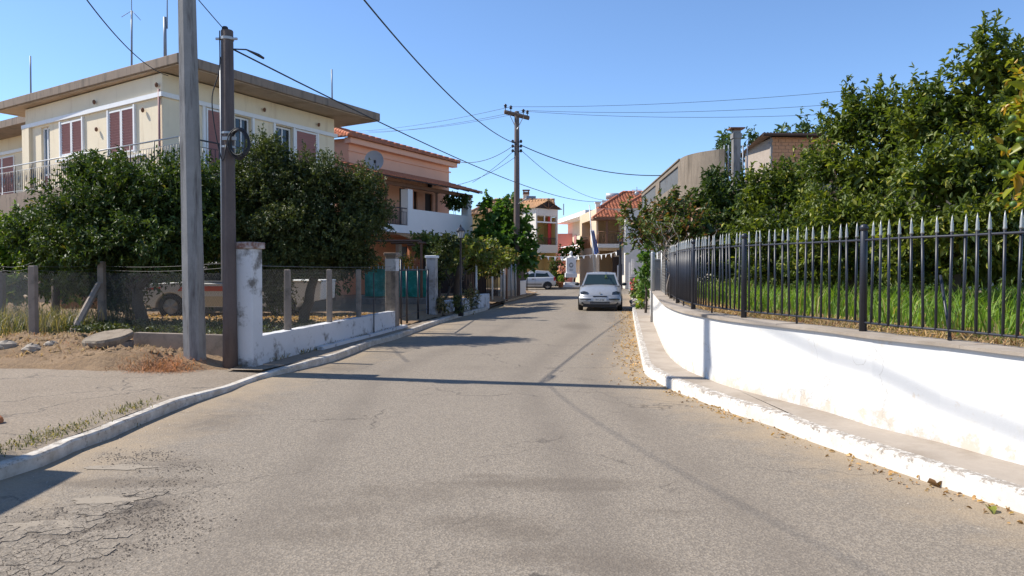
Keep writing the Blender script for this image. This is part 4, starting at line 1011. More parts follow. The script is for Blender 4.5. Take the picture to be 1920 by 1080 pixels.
# ---------------------------------------------------------------- concrete building on the right with the curved parapet
HF = thing('concrete_house', 'unfinished concrete house with curved roof parapet behind the citrus trees', 'house', (11, 36, 0))
fp = [Vector((8.25, 47.7, 0)), Vector((7.95, 43, 0)), Vector((7.62, 37.5, 0)), Vector((7.36, 32.9, 0))]
zp0, zp1 = 4.95, 6.35
PF = Plane((8.25, 47.7), (7.36-8.25, 32.9-47.7)); LF = math.hypot(.89, 14.8)
PF = Plane((7.36, 32.9), (7.36-8.25, 32.9-47.7)); PF.P = Vector((8.25, 47.7))
if PF.n.x > 0: PF.n = -PF.n
spx = lambda px: PF.s_of(px, 360)
op = [(spx(1203), spx(1229), zp0+.42, zp1-.20), (spx(1236), spx(1271), zp0+.42, zp1-.20)]
mb = MB(); wall_holes(mb, PF, 0, LF, zp0, zp1, op, .14)
wall_holes(mb, PF, 0, LF, zp0, zp1, op, .0, -.15)
mb.slab(PF, 0, LF, zp1+.001, zp1+.06, -.2, .05)
cv = spline([Vector((7.36, 32.9, 0)), Vector((7.42, 32.0, 0)), Vector((7.72, 31.1, 0)), Vector((8.25, 30.4, 0)), Vector((8.55, 30.2, 0))], .12)
ci = offset(cv, -.15)
if ci[0].x < cv[0].x: ci = offset(cv, .15)
strip(mb, cv, cv, zp0-.4, zp1+.05); strip(mb, ci, ci, zp0, zp1+.05); strip(mb, cv, ci, zp1+.05, zp1+.05)
mb.quad((cv[-1].x, cv[-1].y, zp0), (ci[-1].x, ci[-1].y, zp0), (ci[-1].x, ci[-1].y, zp1+.05), (cv[-1].x, cv[-1].y, zp1+.05))
mb.build('parapet', MT['parapet'], HF)
for a, b, c, d in op:
    mb = MB(); n = int(abs(b-a)/.16)
    for k in range(n): 
        s0 = a+(b-a)*k/n; s1 = a+(b-a)*(k+1)/n; sm = (s0+s1)/2
        mb.quad(PF.pt(s0, c-.02, -.10), PF.pt(sm, c-.02, -.05), PF.pt(sm, d+.02, -.05), PF.pt(s0, d+.02, -.10)); mb.quad(PF.pt(sm, c-.02, -.05), PF.pt(s1, c-.02, -.10), PF.pt(s1, d+.02, -.10), PF.pt(sm, d+.02, -.05))
    mb.build('corrugated_panel', mat('dark_weathered_sheet', (.17, .18, .19), .6, .2, 2, .1, 40, (.1, .095, .09), 2, .5, .75), HF)
mb = MB(); mb.prism([(7.40, 32.9), (8.3, 47.7), (24, 47), (24, 29.8), (8.55, 30.25), (8.25, 30.45), (7.74, 31.12), (7.45, 32.0)], zp0-.25, zp0-.01); mb.build('terrace_slab', MT['conc'], HF)
mb = MB(); mb.prism([(8.7, 32.6), (9.4, 47.2), (23, 46.5), (23, 31.0), (9.0, 31.6)], 0, zp0-.26); mb.build('wall', mat('grey_house_render', (.40, .36, .31), .9, .1, 1, .2, 50, (.25, .22, .18), 1, .5, .8, streak=True), HF)
# chimney
q = at(1380, 300, 31.2); mb = MB(); mb.box((q.x, q.y, (4.8+at(1380, 246, 31.2).z)/2), (.30, .30, at(1380, 246, 31.2).z-4.8)); mb.box((q.x, q.y, at(1380, 250, 31.2).z-.12), (.37, .37, .2)); ch = mb.build('chimney', MT['pole_conc'], HF)
zt_ = at(1380, 246, 31.2).z; mb = MB(); mb.box((q.x, q.y, zt_+.04), (.28, .28, .07)); mb.box((q.x, q.y, zt_+.1), (.6, .5, .05)); mb.build('chimney_cap', MT['wood_brown'], ch)
mb = MB()
mb = MB()
for px in (1358, 1366, 1393, 1401):
    p = at(px, 300, 31.6); mb = MB(); mb.tube([(p.x, p.y, zp0-.02), (p.x, p.y, at(px, 272, 31.6).z)], .03, 6); mb.build('terrace_post', MT['greyblue'], HF, True)

HH = thing('brick_hut', 'brick rooftop hut with sloping rusty sheet roof above the citrus trees', 'hut', (12.5, 34, zp0))
hz1 = 7.36; c_ = Vector((11.42, 33.0)); dl = Vector((.05, 1)).normalized(); PHl = Plane(c_+dl*3.3, -dl); PHf = Plane(c_, (1, .06)); HL = 3.0
mb = MB(); mb.slab(PHf, .02, HL, zp0, hz1-.02, -3.2, -.03); mb.build('mortar_core', MT['mortar'], HH)
def bricks(pl, s0, s1, z0, z1, holes=()):
    mb = MB(); bw, bh = .30, .15; r = 0; z = z0
    while z < z1:
        s = s0-(bw/2 if r % 2 else 0)
        while s < s1:
            a, b = max(s, s0), min(s+bw-.016, s1)
            if b-a > .04 and not any(h[0] < (a+b)/2 < h[1] and h[2] < z+bh/2 < h[3] for h in holes): mb.slab(pl, a, b, z, min(z+bh-.016, z1), -.02, random.uniform(-.004, .012))
            s += bw
        z += bh; r += 1
    o = mb.build('bricks', MT['brick'], HH); o['kind'] = 'stuff'
bricks(PHf, .02, HL, zp0+.4, hz1)
dh = (3.3-1.15, 3.3-.2, zp0, hz1-.25)
bricks(PHl, 0, 3.28, zp0, hz1-.1, [dh])
mb = MB(); mb.slab(PHl, dh[0], dh[1], dh[2], dh[3], -.05, -.015); mb.build('doorway', MT['dark'], HH)
mb = MB(); mb.slab(PHl, 3.14, 3.3, zp0, hz1, -.05, .03); mb.slab(PHl, dh[0]-.1, dh[1], dh[3], dh[3]+.1, -.03, .03); mb.build('door_post', MT['pole_conc'], HH)
mb = MB(); o0, o1 = PHl.pt(-.4, hz1-.22, .5), PHl.pt(3.75, hz1+.12, .5); ex = Vector((PHf.d.x, PHf.d.y, 0)); n = 28
for k in range(n):
    w0 = 3.9*k/n; w1 = 3.9*(k+1)/n; wm = (w0+w1)/2
    A_, B_ = o0+ex*w0, o1+ex*w0; C_, D_ = o0+ex*wm+Vector((0,0,.035)), o1+ex*wm+Vector((0,0,.035)); E_, F_ = o0+ex*w1, o1+ex*w1
    mb.quad(A_, C_, D_, B_); mb.quad(C_, E_, F_, D_); 
    for X in ((A_, C_), (C_, E_)): mb.quad(*(X[0], X[1], X[1]-Vector((0,0,.012)), X[0]-Vector((0,0,.012))))
mb.build('roof_sheet', MT['rust'], HH)
mb = MB(); mb.tube([o1+ex*.0-Vector((0,0,.07)), o1+ex*3.9-Vector((0,0,.07))], .07, 4); mb.tube([o0-Vector((0,0,.07)), o0+ex*3.9-Vector((0,0,.07))], .06, 4); mb.build('roof_beam', MT['dark'], HH)

# ================================================================ GREENERY
def unit_rand(n):
    v = rng.normal(size=(n, 3)); return v/np.linalg.norm(v, axis=1, keepdims=True)
def nrm(v): return v/np.maximum(1e-9, np.linalg.norm(v, axis=1, keepdims=True))
def leaves_obj(name, P, D, L, W, matn, parent=None, simple=False, fold=.25, curl=.15):
    n = len(P); L = np.broadcast_to(L, (n,))[:, None]; W = np.broadcast_to(W, (n,))[:, None]
    D = nrm(D); S = nrm(np.cross(D, unit_rand(n)*.8+np.array([0, 0, 1.0]))); Nn = np.cross(S, D)
    if simple:
        mid = P+D*L*.5
        V = np.stack([P, mid+S*W*.5+Nn*W*fold, P+D*L-Nn*L*curl, mid-S*W*.5+Nn*W*fold], 1).reshape(-1, 3)
        b = np.arange(n)[:, None]*4; Fq = (b+np.array([[0, 1, 2, 3]])).reshape(-1, 4)
        Fq = np.concatenate([b+np.array([[0, 1, 2]]), b+np.array([[0, 2, 3]])], 1).reshape(-1, 3)
    else:
        V = np.stack([P, P+D*L*.33+S*W*.5+Nn*W*fold, P+D*L*.70+S*W*.40+Nn*(W*fold-L*curl*.35), P+D*L-Nn*L*curl,
                      P+D*L*.70-S*W*.40+Nn*(W*fold-L*curl*.35), P+D*L*.33-S*W*.5+Nn*W*fold], 1).reshape(-1, 3)
        b = np.arange(n)[:, None]*6; Fq = np.concatenate([b+np.array([[0, 1, 2, 3]]), b+np.array([[0, 3, 4, 5]])], 1).reshape(-1, 4)
    return np_obj(name, V, Fq, MT[matn], parent)
def crown_pts(lobes, leafA, lai=2.2, k=11, tl=.28, up=.35, inner=.16, spread=.95, lump=.26, gap=-.22, gapf=1.9, shoots=0, shoot_len=.5):
    """lobes: list of (centre Vector, radii). Leaf base points and directions on twigs spread through the outer shell."""
    Ps = []; Ds = []; Sz = []
    C = np.array([list(c) for c, r in lobes]); RR = np.array([list(r) for c, r in lobes])
    for i, (c, r) in enumerate(lobes):
        r = np.array(r); area = 4*math.pi*((r[0]*r[1])**1.6/3+(r[0]*r[2])**1.6/3+(r[1]*r[2])**1.6/3)**(1/1.6)
        nt_ = max(8, int(area*lai/leafA/k)); d = unit_rand(nt_)
        f = 1-.42*rng.random(nt_)**1.8
        lumpf = 1+lump*np.sin(d[:, 0]*7+i*2.1)*np.sin(d[:, 1]*6+i)*np.sin(d[:, 2]*7+i*3.3)+lump*.8*rng.normal(size=nt_)*.5
        pos_ = np.array(list(c))+d*r*(f*lumpf)[:, None]
        q = (pos_[:, None, :]-C[None])/RR[None]; dist = np.linalg.norm(q, axis=2); dist[:, i] = 9
        keep = (dist.min(1) > .62) & np.array([mnoise.noise(Vector(p)*gapf) > gap for p in pos_])
        pos_, d = pos_[keep], d[keep]; m_ = len(pos_)
        ax = nrm(d*.9+unit_rand(m_)*.65+np.array([0, 0, up])); tlv = tl*(.6+.8*rng.random(m_))
        t = rng.random((m_, k)); base = pos_[:, None, :]+ax[:, None, :]*(tlv[:, None]*t)[:, :, None]
        dirs = ax[:, None, :]*.55+(unit_rand(m_*k)*spread).reshape(m_, k, 3)+np.array([0, 0, -.18])
        Ps.append(base.reshape(-1, 3)); Ds.append(dirs.reshape(-1, 3)); Sz.append(.55+.8*rng.random(m_*k))
        ni = int(nt_*k*inner)
        d2 = unit_rand(ni); Ps.append(np.array(list(c))+d2*r*(.45+.3*rng.random(ni))[:, None]); Ds.append(unit_rand(ni)); Sz.append(1.9+.5*rng.random(ni))
    if shoots:
        top = sorted(lobes, key=lambda q: -(q[0].z+q[1][2]))[:max(3, len(lobes)//2)]
        for s_ in range(shoots):
            c, r = random.choice(top); a = random.random()*6.28; e = random.uniform(.2, .95)
            p = np.array([c.x+r[0]*math.cos(a)*e*.8, c.y+r[1]*math.sin(a)*e*.8, c.z+r[2]*math.sqrt(max(0, 1-(e*.8)**2))*.9])
            ax = np.array([random.uniform(-.3, .3), random.uniform(-.3, .3), 1.0]); ax /= np.linalg.norm(ax); kk = 24; sl = shoot_len*random.uniform(.5, 1.3)
            t = rng.random((kk, 1)); Ps.append(p+ax*sl*t); Ds.append(ax*.5+unit_rand(kk)*.8); Sz.append(.75+.4*rng.random(kk))
    return np.concatenate(Ps), np.concatenate(Ds), np.concatenate(Sz)
def lobes_px(lst, depth=.85):
    out = []
    for px, py, Y, rx, ry in lst:
        s = sc(Y); ex = min(.24, .35*min(rx, ry)*s); out.append((at(px, py, Y), (rx*s-ex, (rx*s-ex)*depth, ry*s-ex)))
    return out
def limb(mb, A, B, r0, r1, n=6, wob=.06):
    A, B = Vector(A), Vector(B); L = (B-A).length
    pts = [A.lerp(B, i/n)+Vector((random.uniform(-1, 1), random.uniform(-1, 1), random.uniform(-.4, .4)))*wob*L*math.sin(math.pi*i/n) for i in range(n+1)]
    mb.tube(pts, [r0+(r1-r0)*i/n for i in range(n+1)], 7)
def tree(name, label, base, lobes, leaf, LW, group=None, cat='tree', lai=2.2, simple=False, trunk_r=.09, fork=None, limbs=True, barkm='bark', **kw):
    base = Vector(base); t = thing(name, label, cat, base, group)
    cz = sum((c for c, r in lobes), Vector())/len(lobes)
    fk = Vector(fork) if fork else Vector((base.x*.7+cz.x*.3, base.y*.7+cz.y*.3, base.z+(cz.z-base.z)*.42))
    mb = MB(); limb(mb, base-Vector((0, 0, .12)), fk, trunk_r*1.15, trunk_r*.8, 6, .05); mb.build('trunk', MT[barkm], t, True)
    if limbs:
        for c, r in lobes[:7]:
            mb = MB(); limb(mb, fk-Vector((0, 0, .05)), c+Vector((0, 0, r[2]*.2)), trunk_r*.55, trunk_r*.15, 6, .07); mb.build('limb', MT[barkm], t, True)
    L, W = LW; P, D, S = crown_pts(lobes, L*W*.68, lai, **kw)
    o = leaves_obj('crown', P, D, L*S, W*S, leaf, t, simple)
    return t
# --- left yard
yg = lambda px, py, Y: Vector((at(px, py, Y).x, Y, hL(at(px, py, Y).x, Y)-.02))
tree('citrus_tree', 'wide dark green citrus tree behind the wire fence, left of the concrete pole', yg(274, 612, 16.3),
     lobes_px([(165, 415, 16.6, 105, 85), (255, 365, 16.5, 115, 82), (355, 365, 16.3, 95, 78), (120, 455, 17.2, 80, 62), (215, 465, 16.2, 120, 62), (325, 455, 16.0, 115, 80), (400, 420, 16.4, 60, 90), (180, 330, 16.8, 60, 40), (60, 440, 17.4, 60, 55), (215, 520, 17.0, 80, 45), (225, 560, 17.0, 45, 40), (150, 520, 17.4, 60, 40)], 1.15),
     'citrus_dark', (.10, .044), 'trees in the left yard', lai=2.1, simple=True, trunk_r=.13, shoots=26, shoot_len=.4)
tree('small_leaved_tree', 'dense dark small-leaved tree behind the low white wall, right of the wooden pole', yg(566, 600, 17.2),
     lobes_px([(505, 335, 17.0, 72, 72), (590, 345, 17.2, 82, 70), (672, 362, 17.4, 58, 62), (545, 420, 16.8, 100, 75), (650, 430, 17.0, 80, 62), (470, 420, 17.0, 62, 95), (505, 285, 17.2, 42, 34), (560, 482, 16.6, 75, 42), (705, 405, 17.5, 38, 50), (630, 470, 16.8, 55, 34), (455, 345, 17.3, 45, 60), (500, 520, 16.8, 50, 42), (600, 492, 17.0, 50, 26), (665, 490, 17.2, 45, 34), (520, 560, 17.2, 32, 30)], 1.3),
     'olive_leaf', (.066, .034), 'trees in the left yard', lai=2.0, simple=True, trunk_r=.12, shoots=40, shoot_len=.35, tl=.22, fork=at(590, 520, 17.1))
tree('bright_shrub_tree', 'bright yellow green shrub tree at the left edge below the balcony', yg(70, 600, 18.8),
     lobes_px([(45, 440, 18.6, 62, 48), (95, 425, 18.6, 48, 50), (15, 490, 18.4, 60, 52), (75, 495, 18.3, 55, 45), (-30, 440, 18.8, 55, 60), (30, 540, 18.2, 60, 34), (110, 535, 18.4, 50, 34), (-40, 530, 18.4, 60, 40)]),
     'bright', (.12, .06), 'trees in the left yard', lai=2.0, simple=True, trunk_r=.06)
tree('dark_hedge', 'dark bushes in deep shade behind the white pickup', (-8.0, 22.2, .3), lobes_px([(270, 520, 22.6, 70, 60), (380, 520, 22.3, 70, 65), (470, 520, 22.5, 60, 60), (545, 515, 22.8, 60, 60), (620, 505, 23.5, 50, 50), (200, 510, 22.8, 60, 60)]), 'citrus_dark', (.17, .09), None, 'bushes', lai=1.6, simple=True, trunk_r=.06)
# --- right garden
tree('citrus_tree', 'tallest citrus tree behind the black railing, reaching the top right corner', Vector((6.15, 10.3, .92)),
     lobes_px([(1850, 130, 10.0, 62, 66), (1905, 160, 10.1, 60, 55), (1800, 205, 10.2, 85, 78), (1905, 215, 9.8, 85, 95), (1728, 235, 10.5, 75, 72), (1840, 320, 9.7, 105, 90), (1745, 345, 10.0, 90, 85), (1800, 430, 9.6, 105, 60), (1690, 420, 10.2, 80, 60), (1900, 420, 9.4, 80, 60), (1950, 185, 10.2, 60, 60), (1980, 320, 10, 90, 110), (1800, 490, 10.4, 90, 45), (1700, 495, 10.8, 80, 45), (1900, 490, 10.2, 90, 50)]),
     'citrus', (.088, .036), 'citrus trees behind the railing', lai=2.0, trunk_r=.085, shoots=46, shoot_len=.42, fork=(6.05, 10.2, 1.75))
tree('citrus_tree', 'rounded citrus tree behind the railing post, left of the tallest one', Vector((5.55, 12.3, .92)),
     lobes_px([(1645, 225, 12.0, 62, 62), (1590, 240, 12.2, 48, 58), (1625, 330, 11.8, 85, 75), (1552, 310, 12.3, 48, 50), (1590, 420, 11.6, 90, 68), (1680, 280, 12.0, 60, 70), (1545, 400, 12, 60, 60), (1590, 490, 12.2, 90, 45), (1660, 480, 12.4, 70, 50), (1520, 480, 12.4, 60, 50)]),
     'citrus', (.088, .036), 'citrus trees behind the railing', lai=2.0, trunk_r=.075, shoots=34, shoot_len=.42)
tree('citrus_tree', 'lower yellow green citrus tree before the brick hut', Vector((5.6, 15.2, .92)),
     lobes_px([(1475, 350, 15.0, 58, 46), (1420, 375, 14.8, 58, 58), (1500, 400, 14.6, 68, 66), (1440, 440, 14.4, 78, 50), (1520, 325, 15.2, 42, 36), (1480, 470, 14.3, 80, 40), (1450, 505, 14.6, 80, 36), (1540, 500, 14.8, 60, 40)]),
     'citrus', (.10, .042), 'citrus trees behind the railing', lai=2.0, simple=True, trunk_r=.075, shoots=22, shoot_len=.4)
tree('citrus_tree', 'dark compact citrus tree below the curved concrete parapet', Vector((5.6, 18.2, .92)),
     lobes_px([(1345, 355, 17.8, 42, 40), (1330, 390, 17.6, 62, 48), (1385, 410, 17.4, 52, 56), (1365, 450, 17.2, 70, 45), (1400, 375, 17.8, 35, 42), (1370, 495, 17.6, 80, 36), (1310, 490, 17.8, 50, 40)]),
     'citrus_dark', (.12, .055), 'citrus trees behind the railing', lai=2.0, simple=True, trunk_r=.07, shoots=14, shoot_len=.35)
tree('dark_hedge', 'dark bushes in deep shade at the back of the citrus garden', (9.5, 19.5, .92), lobes_px([(1390, 500, 20.5, 70, 45), (1480, 500, 20, 80, 50), (1580, 500, 19.5, 80, 55), (1680, 500, 19, 80, 55), (1780, 500, 18.5, 90, 55), (1880, 500, 18, 90, 60), (1960, 490, 17.5, 90, 70)]), 'citrus_dark', (.19, .10), None, 'bushes', lai=1.7, simple=True, trunk_r=.08, gap=-.5)
tree('reddening_shrub', 'straggly shrub with reddish leaves leaning over the far railing', Vector((4.05, 16.6, .92)),
     lobes_px([(1262, 395, 16.8, 48, 38), (1215, 412, 17.0, 40, 34), (1302, 425, 16.4, 55, 42), (1200, 440, 17.2, 32, 30), (1255, 440, 16.6, 55, 38), (1180, 412, 17.2, 26, 22), (1330, 450, 16.2, 40, 36)], .7),
     'rose', (.095, .05), None, 'shrub', lai=1.15, simple=True, trunk_r=.05, tl=.3, barkm='twig', shoots=12, shoot_len=.3)
tree('climbing_shrub', 'green climbing shrub hanging beside the grey gatepost', Vector((4.35, 24.3, .14)),
     lobes_px([(1212, 470, 23.8, 18, 45), (1206, 510, 24, 13, 35), (1220, 440, 23.6, 22, 28)], .8), 'fig', (.12, .07), None, 'shrub', lai=1.6, simple=True, trunk_r=.04, tl=.2)
t = tree('yellowing_citrus_tree', 'yellowing citrus branches with green fruit at the right edge', Vector((5.9, 7.7, .92)),
     lobes_px([(1922, 250, 7.7, 42, 58), (1915, 340, 7.6, 30, 50), (1945, 180, 7.8, 45, 60), (1960, 330, 7.7, 60, 90)]), 'citrus_y', (.10, .045), None, lai=1.5, trunk_r=.05, shoots=4, shoot_len=.3)
for px, py in ((1898, 222), (1903, 305), (1884, 325), (1900, 383), (1912, 262)):
    p = at(px, py, 7.35); mb = MB(); mb.blob(p, .033, 10, 7, .02); inst_ = mb.build('green_fruit', plain('green_citrus_fruit', (.08, .14, .02), .45), t, True)
# dead twigs at the far railing
mb = MB()
random.seed(4)
for k in range(16):
    a = at(random.uniform(1240, 1320), random.uniform(470, 560), random.uniform(15.5, 17.5)); a.z = max(a.z, .95)
    b = a+Vector((random.uniform(-.5, .4), random.uniform(-.2, .2), random.uniform(.4, 1.1))); limb(mb, a, b, .014, .005, 5, .12)
    for q in range(3):
        m_ = a.lerp(b, random.uniform(.4, .9)); limb(mb, m_, m_+Vector((random.uniform(-.3, .3), random.uniform(-.1, .1), random.uniform(-.1, .35))), .007, .003, 4, .1)
tag(mb.build('dead_branches', MT['twig'], None, True), 'tangle of pale dead branches behind the far railing', 'branches')
# --- farther trees
tree('broad_leaved_tree', 'leafy broad-leaved tree before the ochre house, beside the tall pole', Vector((.35, 41.5, .05)),
     lobes_px([(945, 405, 41, 40, 32), (915, 435, 41, 38, 40), (975, 440, 40.5, 38, 42), (940, 465, 40, 52, 42), (985, 485, 40, 36, 34), (905, 480, 40.5, 40, 42), (960, 392, 41.5, 22, 18), (912, 388, 41.5, 9, 14), (942, 384, 41.5, 9, 16), (930, 500, 39.5, 45, 25)], .9),
     'fig', (.24, .17), None, lai=2.0, simple=True, trunk_r=.12, tl=.3, k=8, shoots=5, shoot_len=.5)
for k, (px, py, w, h, lab) in enumerate(((1372, 262, 22, 45, 'feathery tall tree behind the concrete chimney'), (1425, 262, 22, 40, 'feathery tall tree just left of the brick hut roof'), (1492, 240, 30, 42, 'feathery tall tree above the brick hut roof'), (1530, 250, 20, 36, 'feathery tall tree at the right end of the brick hut roof'))):
    b_ = at(px, 500, 52); lb = []
    for q in range(6):
        x = px+random.uniform(-w, w); hh = random.uniform(.5, 1.0)*h; lb.append((x, py+h*.6-hh*.5, 52+random.uniform(-1, 1), random.uniform(6, 10), hh*.75))
    lb.append((px, py+h, 52, w*1.1, h*.6))
    tree('feathery_tree', lab, (b_.x, 52, 0), lobes_px(lb, 1), 'far', (.30, .12), 'feathery trees behind the brick hut', lai=1.1, simple=True, trunk_r=.14, tl=.45, k=8)
p = at(1336, 278, 40)
# oleander behind the monument, bushes by the far houses
tree('oleander_bush', 'dark oleander bush with pink blossom left of the marble monument', (at(1045, 530, 59.5).x, 59.5, .14), lobes_px([(1045, 500, 59.5, 16, 24), (1055, 515, 59.2, 14, 20), (1038, 522, 59.2, 12, 16)]), 'citrus_dark', (.22, .07), None, 'bush', lai=1.5, simple=True, trunk_r=.05, tl=.3)
P = np.array([list(at(x, y, 58.5)) for x, y in rng.uniform((1046, 498), (1062, 512), (60, 2))]); o = leaves_obj('blossom', P, unit_rand(60), .16, .13, 'pinkfl', bpy.data.objects['oleander_bush'], True)
tree('garden_tree', 'fresh green garden tree below the white house balcony', (at(1078, 530, 66).x, 66, 0), lobes_px([(1062, 473, 66, 18, 10), (1080, 472, 66, 14, 11), (1089, 458, 66, 6, 9)]), 'fig', (.26, .14), None, lai=1.5, simple=True, trunk_r=.08, tl=.3)
# pergola vine and street-side shrubs on the left
tree('pergola_vine', 'sunlit vine spread over the pergola beside the street lamp', (at(842, 560, 27).x-.3, 27.2, .1), lobes_px([(800, 452, 28, 26, 9), (835, 458, 27.5, 34, 18), (880, 462, 29, 34, 18), (915, 468, 31, 30, 18), (945, 480, 34, 26, 14), (855, 482, 27, 28, 14), (900, 485, 30, 34, 14), (935, 492, 33, 30, 16), (800, 470, 27.5, 22, 12), (885, 500, 30.5, 26, 14), (915, 505, 32.5, 22, 14), (845, 500, 27, 20, 14)], 1.2), 'vine', (.13, .09), None, 'vine', lai=2.0, simple=True, trunk_r=.05, tl=.25)
tree('street_shrub_tree', 'thin dark shrub tree by the right gate pillar', (at(822, 585, 24.2).x, 24.2, .1), lobes_px([(828, 480, 24.2, 30, 34), (820, 515, 24.0, 22, 30), (845, 455, 24.4, 24, 18)]), 'olive_leaf', (.095, .045), None, lai=1.5, simple=True, trunk_r=.05, tl=.2)
b_ = gnd(862, 588, .11); tree('lamp_side_tree', 'gnarled trunk wrapped in dry ivy standing behind the street lamp', b_+Vector((-.1, .55, 0)), lobes_px([(862, 490, 24.4, 16, 14), (870, 470, 24.6, 20, 14)]), 'vine', (.10, .06), None, lai=1.6, simple=True, trunk_r=.14, tl=.2, fork=at(863, 500, 24.2))
for k, (px, py, Y, w, h, lf, lab) in enumerate(((830, 575, 23.4, 15, 17, 'weed', 'dark leggy plant at the foot of the right gate pillar'), (885, 560, 25.5, 14, 20, 'weed', 'dry bushy plant by the whitewashed planter'), (862, 575, 23.3, 12, 14, 'olive_leaf', 'low dark plant around the street lamp foot'))):
    bb = gnd(px, py+h*.9, .11); tree('leggy_plant', lab, bb, lobes_px([(px, py, Y, w, h), (px-5, py-h*.5, Y, w*.6, h*.6)]), lf, (.10, .03), 'plants along the left pavement', 'plant', lai=1.0, simple=True, trunk_r=.02, tl=.2)
# balcony plant of the salmon house
p = at(858, 380, 40.6); tree('balcony_plant', 'dark bushy potted plant on the salmon house balcony', (p.x-.2, 40.9, FZ+.02), [(at(858, 378, 41), (.68, .35, .38)), (at(848, 382, 40.6), (.42, .3, .3))], 'citrus_dark', (.15, .08), None, 'plant', lai=1.6, simple=True, trunk_r=.03, tl=.15)
# plants at the end of the right pavement
for k, (px, py, Y, w, h, lf, lab) in enumerate(((1204, 555, 27, 14, 28, 'bright', 'yellow green plants spilling over the end of the right pavement'), (1196, 540, 29, 12, 18, 'weed', 'grey green plants beside the silver car'), (1208, 530, 26.5, 11, 30, 'fig', 'tall green stems before the grey gatepost'))):
    tree('roadside_plant', lab, (at(px, py, Y).x, Y, .14), lobes_px([(px, py, Y, w, h), (px+4, py-h*.5, Y, w*.7, h*.5), (px-3, py+h*.5, Y-.4, w*.9, h*.5)]), lf, (.13, .06), 'plants at the end of the right pavement', 'plant', lai=1.0, simple=True, trunk_r=.02, tl=.25)
# --- tall grass in the garden, ground cover, straw, fallen leaves
def blades(name, label, cat, XYZ, h, w, matn, lean=.35):
    n = len(XYZ); a = rng.random(n)*6.283; ld_ = np.stack([np.cos(a), np.sin(a), np.zeros(n)], 1); b = a+1.57+rng.normal(size=n)*.4
    S = np.stack([np.cos(b), np.sin(b), np.zeros(n)], 1)*(w*(.6+.8*rng.random(n)))[:, None]; H = (h*(.45+.9*rng.random(n)))[:, None]; Lk = (lean*(.3+1.2*rng.random(n)))[:, None]
    up = np.array([0, 0, 1.0]); V = np.stack([XYZ-S, XYZ+S, XYZ+up*H*.55+ld_*H*Lk*.3+S*.8, XYZ+up*H*.55+ld_*H*Lk*.3-S*.8, XYZ+up*H*(1-Lk*.35)+ld_*H*Lk+S*.08, XYZ+up*H*(1-Lk*.35)+ld_*H*Lk-S*.08], 1).reshape(-1, 3)
    q = np.arange(n)[:, None]*6; Fq = np.concatenate([q+np.array([[0, 1, 2, 3]]), q+np.array([[3, 2, 4, 5]])], 1).reshape(-1, 4)
    return tag(np_obj(name, V, Fq, MT[matn]), label, cat, None, 'stuff')
def scatter_garden(n, dmin, dmax):
    i = rng.integers(0, len(FP)-1, n*3); P0 = np.array([list(p) for p in FP]); T = np.array([list(FP[min(k+1, len(FP)-1)]-FP[max(k-1, 0)]) for k in range(len(FP))]); T = nrm(T)
    NN = np.stack([T[:, 1], -T[:, 0], np.zeros(len(T))], 1)
    d = dmin+(dmax-dmin)*rng.random(n*3); X = P0[i]+NN[i]*d[:, None]+T[i]*(rng.random(n*3)[:, None]*.25); X[:, 2] = .935
    keep = (X[:, 1] > 3.5) & (X[:, 1] < 22); return X[keep][:n], d[keep][:n]
X, dd = scatter_garden(30000, .55, 5.5); keep = np.array([mnoise.noise(Vector((x*.9, y*.9, 0)))+.35 > rng.random()*.5 for x, y, z in X]); X = X[keep]
blades('tall_grass', 'tall fresh green grass growing behind the black railing', 'grass', X, .40, .007, 'grass', .55)
X, dd = scatter_garden(9000, .12, 1.1); blades('dry_straw', 'dry straw and cut grass along the inside of the railing', 'straw', X+np.array([0, 0, .005]), .12, .004, 'straw', 2.4)
# yard ground cover and litter
def scatter_yard(n, x0, x1, y0, y1):
    x = rng.uniform(x0, x1, n); y = rng.uniform(y0, y1, n); return np.array([(a, b, hL(a, b)) for a, b in zip(x, y)])
X = scatter_yard(9000, -9.0, -4.0, 13.3, 16.2); X = X[X[:, 0] < -3.9+.165*(X[:, 1]-11.6)-.25]; keep = np.array([mnoise.noise(Vector((x*1.4, y*1.4, 4)))+.30 > rng.random()*.6 for x, y, z in X]); X = X[keep]
o = leaves_obj('ground_cover', X+rng.random((len(X), 1))*np.array([[0, 0, .16]]), unit_rand(len(X))*.8+np.array([0, 0, .5]), .07, .045, 'olive_leaf', None, True); tag(o, 'low dark ivy-like ground cover below the yard trees', 'ground cover', None, 'stuff')
X = scatter_yard(6000, -10, -3.2, 14.0, 20.5); X = X[X[:, 0] < -3.9+.165*(X[:, 1]-11.6)-.2]
d = unit_rand(len(X)); d[:, 2] *= .15; o = leaves_obj('leaf_litter', X+np.array([0, 0, .012]), d, .08, .045, 'dryleaf', None, True); tag(o, 'yellow brown fallen leaves lying under the yard trees', 'leaves', None, 'stuff')
X = scatter_yard(5200, -16, -8.3, 13.0, 17.0); blades('yard_weeds', 'grey green weeds and dry grass along the left wire fence', 'weeds', X, .5, .008, 'weed', .7)
X = scatter_yard(1800, -13.0, -5.6, 11.4, 13.1); blades('dry_verge_straw', 'loose dry straw on the dug earth by the left fence', 'straw', X, .10, .004, 'straw', 2.0)
c_ = gnd(318, 683, .2); X = np.stack([c_.x+rng.normal(size=900)*.26-.12, c_.y+rng.normal(size=900)*.15, np.zeros(900)], 1); X[:, 2] = [hL(a, b)+.08*math.exp(-((a-c_.x)**2+(b-c_.y)**2)/.10)*rng.random() for a, b in X[:, :2]]
blades('rusty_dry_stems', 'heap of rust coloured dry stems beside the concrete pole', 'dry stems', X, .11, .003, 'rusty_grass', 2.2)
